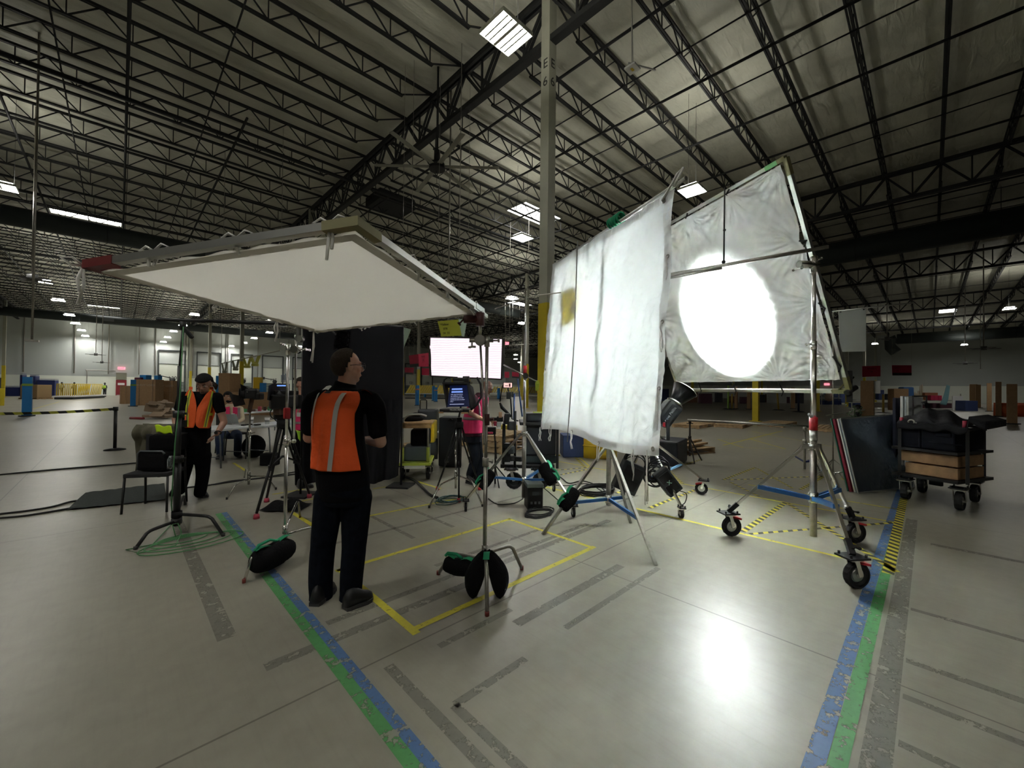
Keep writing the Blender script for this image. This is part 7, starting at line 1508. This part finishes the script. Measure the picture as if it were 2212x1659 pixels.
def bench(x0, x1, yb, label, col, top=(.5, .52, .5), h=.85):
    a, c = fp(x0, yb), fp(x1, yb); t = thing('workbench', label, 'workbench', (a+c)/2); MB().bar(a+Vector((0, 0, h)), c+Vector((0, 0, h)), .8, .06).build('bench_top', mat('pale bench top', top, .5), t); MB().bar(a+Vector((0, 0, h*.4)), c+Vector((0, 0, h*.4)), .6, h*.55).build('bench_skirt', mat(*col), t)
    for p in (a, c): MB().bar(p, p+Vector((0, 0, 1.5)), .07, .07).build('bench_post', dullsteel, t)
bench(1840, 1876, 884, 'long bench with a navy skirt behind the leaning boards', ('navy skirt', (.015, .035, .15), .6)); bench(1880, 1930, 883, 'cluttered bench with monitors behind the cardboard column', ('brown skirt', (.14, .12, .1), .7)); bench(1775, 1812, 876, 'bench with a pink round cushion behind the frame corner', ('navy skirt',))
bench(1960, 2075, 884, 'bench with red racks behind the cart handle', ('plum skirt', (.12, .05, .07), .6))
def stood(px, D, z0, dims, name, label, cat, m, bev=.02, rz=0.0):
    c = pl(px, 850, D)+Vector((0, 0, z0+dims[2]/2)); b = MB(); b.bbox(c, dims, bev, rz=RZ+rz); return tag(b.build(name, m), label, cat)
def small(px, py, D, dims, name, label, cat, m, bev=.02, rz=0.0):
    c = at(px, py, D); b = MB(); b.bbox(c, dims, bev, rz=RZ+rz); return tag(b.build(name, m), label, cat)
stood(1923, 38, .88, (1.0, .1, .55), 'computer_monitor', 'dark monitor on the cluttered bench', 'monitor', black); stood(1900, 38, .88, (.5, .4, .9), 'computer_monitor', 'tall dark screen right of the papered cardboard column', 'monitor', mat('navy bin'))
c = pl(1791, 862, 45)+Vector((0, 0, 1.0)); b = MB(); b.ell(c, (.6, .4, .5), seg=16); tag(b.build('round_cushion', mat('pale pink cushion', (.5, .36, .28), .8)), 'round pale pink cushion on the bench under the frame corner', 'cushion')
stood(1957, 38, 0, (1.0, .6, 2.1), 'blue_bin', 'rounded blue bin above the tall upright boards', 'bin', mat('mid blue plastic', (.04, .12, .3), .5), .2); stood(1940, 36, 0, (1.3, .6, 1.9), 'cardboard_box', 'brown box left of the rounded blue bin', 'box', cardboard); stood(2005, 38, .88, (1.2, .6, .7), 'cardboard_box', 'reddish box right of the pale trophies', 'box', mat('red brown carton', (.3, .12, .06), .8))
b = MB(); 
for k in range(7): p = pl(1968+4*k, 855, 38)+Vector((0, 0, .95)); b.cyl(p, p+Vector((0, 0, rnd.uniform(.5, 1.4))), .08, .05, 8); b.ell(p+Vector((0, 0, .15)), (.14, .14, .2))
p = pl(1968, 857, 38); b.bar(p+Vector((0, 0, .9)), pl(1994, 857, 38)+Vector((0, 0, .9)), .4, .1); o = b.build('figurine_group', mat('pale tan figurines', (.42, .36, .26), .7)); tag(o, 'row of pale pointed figures above the upright boards', 'figures')
c = at(2036, 872, 30); b = MB(); b.grid(lambda u, v: at(2031+17*v+3*sin(v*3)*(1-v)+13*u*(1-.5*v)-2*v, 873-42*v+3*u, 37.5), 10, 14); o = b.build('feather_flag', mat('pale blue flag', (.2, .38, .42), .7)); o.modifiers.new('s', 'SOLIDIFY').thickness = .05; tag(o, 'curved pale blue feather flag on the bench at right', 'flag')
stood(2068, 36.5, .0, (.9, .08, 1.3), 'whiteboard', 'small tilted whiteboard right of the feather flag', 'board', white_p, .01); stood(2088, 36, 0, (1.1, .8, .9), 'dark_bin', 'dark blue bin right of the tilted whiteboard', 'bin', mat('navy bin'))
for k in range(3): stood(2010+8*k, 37.6, .88, (.33, .4, .45), 'red_bin', 'red bin stacked on the bench behind the cart handle', 'bin', mat('crimson plastic'), .02)['group'] = 'red bins on the far bench'
# cardboard column wraps
def wrap(x, yb, w_, h, label, m, name='column_wrap', paper=False, band=None, foot=True, grp=None):
    p = fp(x, yb); t = thing(name, label, 'column wrap' if 'wrap' in name else name.replace('_', ' '), p, grp); b = MB(); b.box(p+Vector((0, 0, h/2)), (w_, w_, h), 0 if name == 'column_wrap' else RZ); b.build('board_sleeve', m, t)
    if foot: b = MB(); b.cyl(p, p+Vector((0, 0, .05)), w_*.9, seg=16); b.build('foot_disc', blackm, t)
    if band: b = MB(); b.box(p+Vector((0, 0, h*.8)), (w_+.02, w_+.02, h*.06)); b.build('coloured_band', mat(*band), t)
    if paper: q = p-FY*(w_*.72)+FX*.1; b = MB(); b.bar(q+Vector((0, 0, h*.66)), q+Vector((0, 0, h*.66+.75)), .62, .02, FX); o = b.build('paper_notice', white_p, t)
    return t
bw = mat('bright blue wrap', (.015, .2, .52), .6)
wrap(58, 899, .3, 1.86, 'bright blue wrapped post at the far left beyond the hazard tape barrier', bw, band=('lime band', (.25, .4, .06), .6)); wrap(287, 878, .29, 1.9, 'blue wrapped post in front of the cardboard boxes', bw, band=('lime band',))
wrap(901, 876, .25, 1.75, 'blue wrapped post right of the black backdrop', bw, band=('orange band', (.6, .2, .1), .6)); wrap(941, 868, .27, 1.6, 'blue wrapped post left of the teleprompter', bw, band=('orange band',)); wrap(918, 858, .24, 1.7, 'thin blue wrapped post between two nearer ones', bw); wrap(936, 866, .25, 1.75, 'blue wrapped post just behind the one left of the teleprompter', bw)
wrap(1077, 862, .3, 1.6, 'blue wrapped post right of the bald man', bw)
wrap(1874, 903, .6, 2.25, 'tall cardboard column sleeve with a white notice, right of the frame', cardboard, paper=True, foot=False)
for x, y, w_, h, l in [(2186, 916, .33, 2.05, 'widest cardboard post at the right edge'), (2157, 900, .25, 2.35, 'cardboard post second from the right edge'), (2137, 889, .27, 2.45, 'cardboard post third from the right edge'), (2113, 881, .38, 2.5, 'cardboard post with a dark lamp above, left of the row'), (2103, 879, .6, 2.6, 'widest far cardboard post left of the row'),
    (1590, 883, .21, 1.9, 'brown post standing left of the yellow column under the frame'), (1618, 884, .27, 1.9, 'brown post just left of the yellow column'), (1713, 883, .27, 1.9, 'pale brown post tapering to its foot under the frame')]:
    wrap(x, y, w_, h, l, cardboard, foot=True)
for x, y, h, m, l in [(1581, 884, 1.3, mat('dark yellow post', (.45, .3, .05), .6), 'ochre stanchion far behind the spotlight'), (1682, 886, 1.4, mat('dark yellow post'), 'leaning ochre stanchion under the frame'), (1725, 890, 1.4, mat('navy post', (.01, .015, .05), .5), 'dark navy stanchion left of the roller stand post'), (1573, 884, 2.0, mat('lime post', (.3, .5, .08), .6), 'lime green post far behind the spotlight'), (2180, 893, 1.4, dullsteel, 'thin grey stanchion by the orange drum'), (1908, 892, 1.4, mat('dark yellow post'), 'yellow stanchion right of the papered cardboard column')]:
    p = fp(x, y); t = thing('stanchion', l, 'stanchion', p); MB().tube([p, p+Vector((0, 0, h))+FX*(-.12 if 'leaning' in l else 0)], .07, 10).build('post', m, t); MB().cyl(p, p+Vector((0, 0, .06)), .5, .3, 16).build('base', blackm, t)
for x, l in ((2170, 'orange drum left of the widest cardboard post'), (2216, 'orange drum cut by the right edge of the view')):
    p = fp(x, 900); b = MB(); b.cyl(p, p+Vector((0, 0, .9)), .5, .48, 18); b.ring(p+Vector((0, 0, .9)), (0, 0, 1), .46, .03, 18, 6); tag(b.build('orange_drum', mat('orange plastic', (.6, .12, .03), .6)), l, 'drum')
p = fp(1290, 985); b = MB(); b.cyl(p, p+Vector((0, 0, .55)), .45, seg=24); b.ring(p+Vector((0, 0, .28)), (0, 0, 1), .452, .015, 24, 6); tag(b.build('yellow_drum', mat('yellow plastic')), 'yellow drum behind the lower edge of the hanging cloth', 'drum')
small(1268, 960, 9.5, (1.2, .6, .5), 'blue_bin', 'dark blue bin behind the hanging cloth', 'bin', mat('navy bin')).location.z = 0
# navy bins, railings and boxes at left
t = None
for k, (x0, x1, h, l) in enumerate([(8, 20, 1.1, 'navy bin at the far left edge'), (21, 45, 1.1, 'wide navy bin left of the blue post'), (47, 52, 2.6, 'tall navy cabinet behind the blue post'), (68, 80, 2.5, 'tall navy cabinet right of the blue post'), (84, 122, 2.0, 'long navy machine behind the wrapped carton')]):
    a, c = fp(x0, 855.5), fp(x1, 855.5); b = MB(); b.bar(a+Vector((0, 0, h/2)), c+Vector((0, 0, h/2)), 1.0, h); b.bar(a+Vector((0, 0, h+.1)), c+Vector((0, 0, h+.1)), .9, .06); tag(b.build('navy_bin', mat('navy cabinet', (.012, .02, .1), .5)), l, 'bin')
stood(-4, 47, 0, (.9, .6, 2.2), 'black_cabinet', 'black cabinet cut by the left edge of the view', 'cabinet', black)
c = fp(78, 862); b = MB(); b.bbox(c+Vector((0, 0, .795)), (1.7, 1.3, 1.3), .05, rz=RZ); o = tag(b.build('wrapped_carton', mat('tan carton', (.3, .2, .1), .8)), 'tan carton with white shrink wrap right of the blue post', 'carton'); pallet('pallet under the tan shrink-wrapped carton', c, RZ, w_=1.9, d_=1.4)
b = MB(); b.grid(lambda u, v: c+FX*(.86)+FY*(u-.5)*1.3+Vector((0, 0, .3+1.25*v+.04*sin(u*20))), 12, 8); 
t = thing('barrier_cart', 'low white trailer carrying rows of yellow railings in the left distance', 'trailer', fp(165, 862)); a, c = fp(137, 863), fp(210, 859); dA = (c-a).normalized(); nA = Vector((-dA.y, dA.x, 0))
MB().bar(a+Vector((0, 0, .3)), c+Vector((0, 0, .3)), 1.6, .14).build('trailer_deck', white_p, t); MB().bar(a+Vector((0, 0, .12)), c+Vector((0, 0, .12)), 1.3, .2).build('trailer_frame', blackm, t)
Ln_ = (c-a).length; ry = mat('yellow railing paint', (.7, .5, .04), .5)
for k in range(18):
    p = a+dA*(Ln_*(k+.7)/19)-nA*.4; ln = dA*(.05+.5*(k > 10)); MB().tube([p+Vector((0, 0, .37)), p+ln+Vector((0, 0, 1.55)), p+ln+nA*1.0+Vector((0, 0, 1.55)), p+nA*1.0+Vector((0, 0, .37))], .05, 6).build('railing', ry, t)
small(0, 868, 28, (.28, .28, 1.2), 'yellow_post', 'yellow guard post at the left edge behind the hazard barrier tape', 'post', ylw).location.z = 0
# big cardboard gaylords
cbw = mat('white carton print', (.45, .38, .3), .8)
for x0, x1, yb, h, l in [(268, 282, 872, 1.45, 'low cardboard box left of the blue post by the boxes'), (292, 302, 874, 1.65, 'cardboard box just right of the blue post'), (303, 344, 875, 1.95, 'big cardboard box with white print behind the loose cartons'), (346, 380, 873, 1.9, 'big cardboard box with hazard label near the black stand')]:
    a, c = fp(x0, yb), fp(x1, yb); t = thing('cardboard_box', l, 'box', (a+c)/2); MB().bar(a+Vector((0, 0, h/2)), c+Vector((0, 0, h/2)), 1.1, h).build('box_body', cardboard, t); fd = (c-a).normalized(); nn = Vector((fd.y, -fd.x, 0)); nn = nn if nn.dot(EYE-a) > 0 else -nn
    b = MB()
    for u in (.15, .85): b.bar(a.lerp(c, u)+nn*.56, a.lerp(c, u)+nn*.56+Vector((0, 0, h)), .05, .01)
    b.build('strap', mat('pale strap', (.5, .45, .35), .6), t)
    if h > 1.8: text('HEAVY LOAD', .2, facing(a.lerp(c, .5)+nn*.57+Vector((0, 0, h*.78)), fd if fd.dot(FX) > 0 else -fd, nn), cbw, 'printing', t)
stood(303, 31.6, 1.66, (.5, .5, .45), 'carton', 'dark maroon carton on the big cardboard boxes', 'carton', mat('maroon carton', (.1, .02, .05), .6)); stood(314, 31.8, 1.96, (.5, .5, .35), 'blue_carton', 'bright blue carton on the big cardboard boxes', 'carton', bw); stood(341, 31.8, 1.96, (.3, .4, .32), 'blue_carton', 'blue carton beside the numbered dock door', 'carton', bw); stood(478, 23, 0, (.45, .3, 2.1), 'blue_sign', 'blue square sign behind the bearded man', 'sign', bw)
for x, y, w_, h, rz_, l in [(334, 889, .75, .45, .5, 'open flattened carton leaning at the front of the loose pile'), (352, 893, .5, .3, .1, 'small carton with a pink parcel in the loose pile'), (358, 878, .9, .35, -.3, 'tilted carton on top of the loose pile'), (365, 897, .4, .25, .3, 'white flapped carton at the right of the loose pile'), (345, 901, 1.2, .12, .0, 'flat crushed carton under the loose pile')]:
    p = fp(x, y+3); b = MB(); M = Matrix.Rotation(RZ+rz_, 3, 'Z') @ Matrix.Rotation(.15 if h > .3 else 0, 3, 'Y'); b.bbox(p+Vector((0, 0, h/2+.05)), (w_, .5, h), .01, M=M); b.box(p+Vector((-.1, -.3, h+.1)), (w_*.5, .3, .015), M=M @ Matrix.Rotation(.7, 3, 'X')); tag(b.build('loose_carton', mat('pale brown carton', (.32, .23, .15), .85)), l, 'carton')
b = MB(); b.tube([fp(282, 905)+Vector((0, 0, .04)), fp(310, 906)+Vector((0, 0, .04))], .06, 8); tag(b.build('red_strap', mat('dull red strap', (.25, .02, .03), .6)), 'dull red strap lying on the floor before the loose cartons', 'strap')
for x0, x1, yt, h, l in [(484, 507, 826, 2.2, 'tall brown carton stack behind the barn door lamp'), (505, 560, 866, 1.2, 'row of brown cartons behind the snack table, left part'), (560, 600, 866, 1.2, 'row of brown cartons behind the snack table, right part'), (597, 612, 870, 1.1, 'brown carton at the right end of the carton row')]:
    a, c = pl(x0, 880, 22), pl(x1, 880, 22); b = MB(); b.bar(a+Vector((0, 0, h/2)), c+Vector((0, 0, h/2)), .9, h); b.bar(a+Vector((0, 0, h)), c+Vector((0, 0, h)), .92, .03); tag(b.build('carton_stack', cardboard), l, 'carton')
stood(557, 22.1, 1.22, (.35, .3, .8), 'yellow_bin', 'yellow plastic bin behind the snack table', 'bin', mat('yellow plastic')); stood(568, 22.1, 1.22, (.2, .3, .5), 'blue_post', 'short blue post right of the yellow bin', 'post', bw)
# hazard belt barrier
p = fl(248, 972); p.z = 0; t = thing('belt_barrier', 'black belt stanchion with yellow and black tape running left', 'barrier', p)
MB().tube([p+Vector((0, 0, .03)), p+Vector((0, 0, .98))], .033, 14).build('post', black, t); b = MB(); b.cyl(p, p+Vector((0, 0, .02)), .2, .19, 28); b.cyl(p+Vector((0, 0, .02)), p+Vector((0, 0, .05)), .19, .05, 28); b.build('base', black, t); b = MB(); b.cyl(p+Vector((0, 0, .93)), p+Vector((0, 0, 1.02)), .05, seg=14); b.build('belt_head', black, t)
e = at(-120, 899, (p-EYE).dot(FW)*.9); e.z = .9; a = p+Vector((0, 0, .97)); me = bpy.data.meshes.new('belt'); N_ = 20; org = Vector(t['_o']); vs = []
for i in range(N_+1):
    c = a.lerp(e, i/N_)-Vector((0, 0, .05*sin(pi*i/N_))); vs += [c+Vector((0, 0, .03)), c-Vector((0, 0, .03))]
me.from_pydata([tuple(v-org) for v in vs], [], [(2*i, 2*i+1, 2*i+3, 2*i+2) for i in range(N_)]); me.materials.append(t_haz2 := tape_mat('hazard belt', (.6, .6, .08), (.02, .02, .02), wear=0, per=.3)); ul = me.uv_layers.new(name='UVMap'); LL_ = (e-a).length
for l in me.loops: i = l.vertex_index; ul.data[l.index].uv = (LL_*(i//2)/N_, .06*(i % 2))
o = bpy.data.objects.new('belt', me); COL.objects.link(o); o.parent = t; o['_o'] = t['_o']; o.modifiers.new('s', 'SOLIDIFY').thickness = .003
# hanging signs
def sign(pts, D, m, label, txt=None, band=None, cord=True, tm=None, tsz=.2, tpos=.4):
    P = [at(x, y, d) for (x, y), d in zip(pts, D)]; n = (P[1]-P[0]).cross(P[3]-P[0]).normalized(); n = n if n.dot(EYE-P[0]) > 0 else -n; t = thing('hanging_sign', label, 'sign', (P[2]+P[3])/2); MB().prism(P, -n*.02).build('sign_face', m, t)
    if band: b = MB(); b.prism([P[3].lerp(P[0], .25)+n*.005, P[2].lerp(P[1], .25)+n*.005, P[2]+n*.005, P[3]+n*.005], n*.004); b.build('dark_band', black, t)
    if txt:
        x = (P[1]-P[0]).normalized(); hgt = (P[3]-P[0]).length
        for k, s in enumerate(txt): text(s, hgt*tsz, facing(P[0].lerp(P[1], tpos)+(P[3]-P[0])*(.25+.28*k)+n*.008, x, n), tm or lt, 'lettering', t, ext=.001)
    if cord: b = MB(); [b.cyl(q, (q.x, q.y, 11.15), .006, seg=4) for q in (P[0], P[1])]; b.build('hanging_wires', dullsteel, t)
    return t
redm = mat('red sign face', (.42, .012, .05), .6); yg = mat('yellow green sign face', (.5, .52, .05), .6); pg = mat('pale green sign face', (.42, .56, .46), .6)
sign([(945, 694), (990, 690), (997, 725), (953, 727)], (11.5, 11.2, 11.2, 11.5), yg, 'yellow green hanging sign with black lettering above the glowing panel', ('*Yellow', 'STR', '04  02'), tsz=.2, tpos=.3)
sign([(991, 690), (1010, 687), (1003, 727), (998, 726)], (11.2, 11.7, 11.7, 11.2), pg, 'pale green side of the hanging sign beside the glowing panel'); sign([(868, 706), (887, 712), (869, 757), (867, 757)], (12, 11.8, 12, 12), pg, 'pale green hanging triangle right of the black backdrop')
sign([(883, 768), (903, 765), (905, 792), (886, 793)], (24, 23.5, 23.5, 24), redm, 'upper red hanging sign with a dark band, left face', None, True); sign([(904, 765), (926, 762), (926, 792), (906, 792)], (23.5, 24.5, 24.5, 23.5), redm, 'upper red hanging sign right face next to the glowing panel', ('TOTES', '07'), tsz=.16)
sign([(874, 794), (894, 794), (892, 809), (875, 808)], (33, 32.5, 32.5, 33), redm, 'lower red hanging sign with a dark band near the backdrop', None, True); sign([(911, 795), (927, 796), (927, 811), (911, 810)], (33, 33, 33, 33), redm, 'lower red hanging sign at the corner of the glowing panel')
sign([(1090, 803), (1100, 803), (1100, 816), (1090, 816)], (30, 30, 30, 30), redm, 'small red hanging sign right of the glowing panel'); sign([(1106, 803), (1121, 805), (1121, 817), (1106, 816)], (30, 30, 30, 30), redm, 'small red hanging sign left of the yellow columns', None, True)
sign([(1863, 791), (1902, 790), (1902, 813), (1863, 814)], (30, 30, 30, 30), redm, 'left red hanging sign before the right wall', ('*SINGLES', '06'), tsz=.22, tpos=.5); sign([(1927, 789), (1969, 789), (1969, 811), (1928, 811)], (30, 30, 30, 30), redm, 'right red hanging sign with a dark band before the right wall', ('SINGLES', '05'), True, tsz=.18, tpos=.27)
sign([(1424, 802), (1434, 802), (1434, 816), (1424, 816)], (30, 30, 30, 30), redm, 'small red sign just right of the hanging cloth edge', None, True)
P = [at(1812, 671, 7.6), at(1871, 667, 7.6), at(1871, 759, 7.6), at(1815, 760, 7.6)]; t = thing('white_card', 'white rectangular card hanging from an arm right of the leaning frame', 'card', (P[2]+P[3])/2); MB().prism(P, FY*.01).build('card', mat('white card', (.48, .5, .47), .7), t)
b = MB(); b.tube([at(1798, 673, 7.6), at(1974, 654, 7.2)], .012, 8); b.build('arm', alu, t); [MB().box(at(x, y, 7.58), (.03, .02, .05)).build('clip', black, t) for x, y in ((1816, 672), (1866, 667))]
b = MB(); c = at(1800, 673, 7.6); b.tube([c, Vector((c.x, c.y, .05))], .012, 8)
for k in range(3): a = k*2.1+.4; b.tube([Vector((c.x, c.y, .3)), Vector((c.x+.35*cos(a), c.y+.35*sin(a), .01))], .01, 6)
b.build('card_stand', dullsteel, t)
b = MB(); q = pl(1853, 890, 24); b.cyl(q, q+Vector((0, 0, .6)), .16, seg=12); b.ell(q+Vector((0, 0, .62)), (.2, .2, .2)); tag(b.build('dark_lamp', black), 'small dark rounded object above the foil board', 'object')
# rod with hanging yellow V cloths near the second column
t = thing('cloth_line', 'thin rod with four folded cloths hung in V shapes left of the chrome stand', 'line', at(540, 800, 16)); b = MB(); b.tube([at(476, 786, 16.5), at(606, 757, 15)], .02, 6); b.build('rod', dullsteel, t)
for k, x in enumerate((485, 509, 534, 551)):
    y0 = 786-(x-476)*.223; m = mat('grey folded cloth', (.2, .21, .15), .8) if k < 2 else mat('yellow green gauze', (.42, .4, .08), .8); b = MB(); D = 16; w_ = 6+1.5*k; b.bar(at(x-w_*.9, y0, D), at(x-1.5, y0+19, D), .06+.02*k, .02, FY); b.bar(at(x+w_*.9, y0-2, D), at(x+1.5, y0+19, D), .06+.02*k, .02, FY); b.bbox(at(x, y0+19, D), (.14+.04*k, .08, .1), .02, rz=RZ); b.build('folded_cloth', m, t)
b = MB(); [b.cyl(q, (q.x, q.y, 11.15), .008, seg=4) for q in (at(478, 786, 16.5), at(604, 757, 15))]; b.build('hanging_wires', dullsteel, t)
# far racks of yellow barriers, conveyors
ybar = mat('yellow rack bars', (.55, .42, .06), .6)
for k, (x0, x1, y, l) in enumerate([(875, 935, 861, 'far row of yellow leaning bars right of the backdrop'), (938, 975, 862, 'far row of yellow leaning bars left of the teleprompter'), (1060, 1125, 856, 'far row of yellow leaning bars right of the bald man'), (1135, 1165, 858, 'far row of yellow leaning bars beside the near column')]):
    a, c = fp(x0, y), fp(x1, y); t = thing('barrier_rack', l, 'rack', (a+c)/2); n = max(5, int((x1-x0)/5))
    MB().bar(a+Vector((0, 0, .7)), c+Vector((0, 0, .7)), .5, .12).build('rail', mat('pale bench top'), t); MB().bar(a+Vector((0, 0, .06)), c+Vector((0, 0, .06)), .4, .12).build('lower_rail', black, t)
    for j in range(n): p = a.lerp(c, (j+.5)/n); MB().bar(p+Vector((0, 0, .7)), p+(c-a).normalized()*.7+Vector((0, 0, 1.9)), .25, .06, FY).build('bar', ybar, t)
b = MB(); b.tube([at(1020, 710, 20), at(1165, 743, 20)], .02, 6)
o = MB(); 
for x in (1100, 1140): q = at(x, 744, 22); o.cyl(q, (q.x, q.y, 11.15), .01, seg=4)
o.tube([at(1090, 746, 22), at(1160, 743, 22)], .03, 6); tag(o.build('hung_rail', dullsteel), 'thin rail hung between wires left of the near column', 'rail')
b = MB(); q = at(1110, 612, 9.0); 
for k, (x, y, D, h, l) in enumerate([(860, 858, 40, 1.2, 0)]): pass
small(1100, 930, 12.5, (.5, .3, .35), 'yellow_box', 'yellow box beneath the cloth edge beside the equipment cart', 'box', ylw)
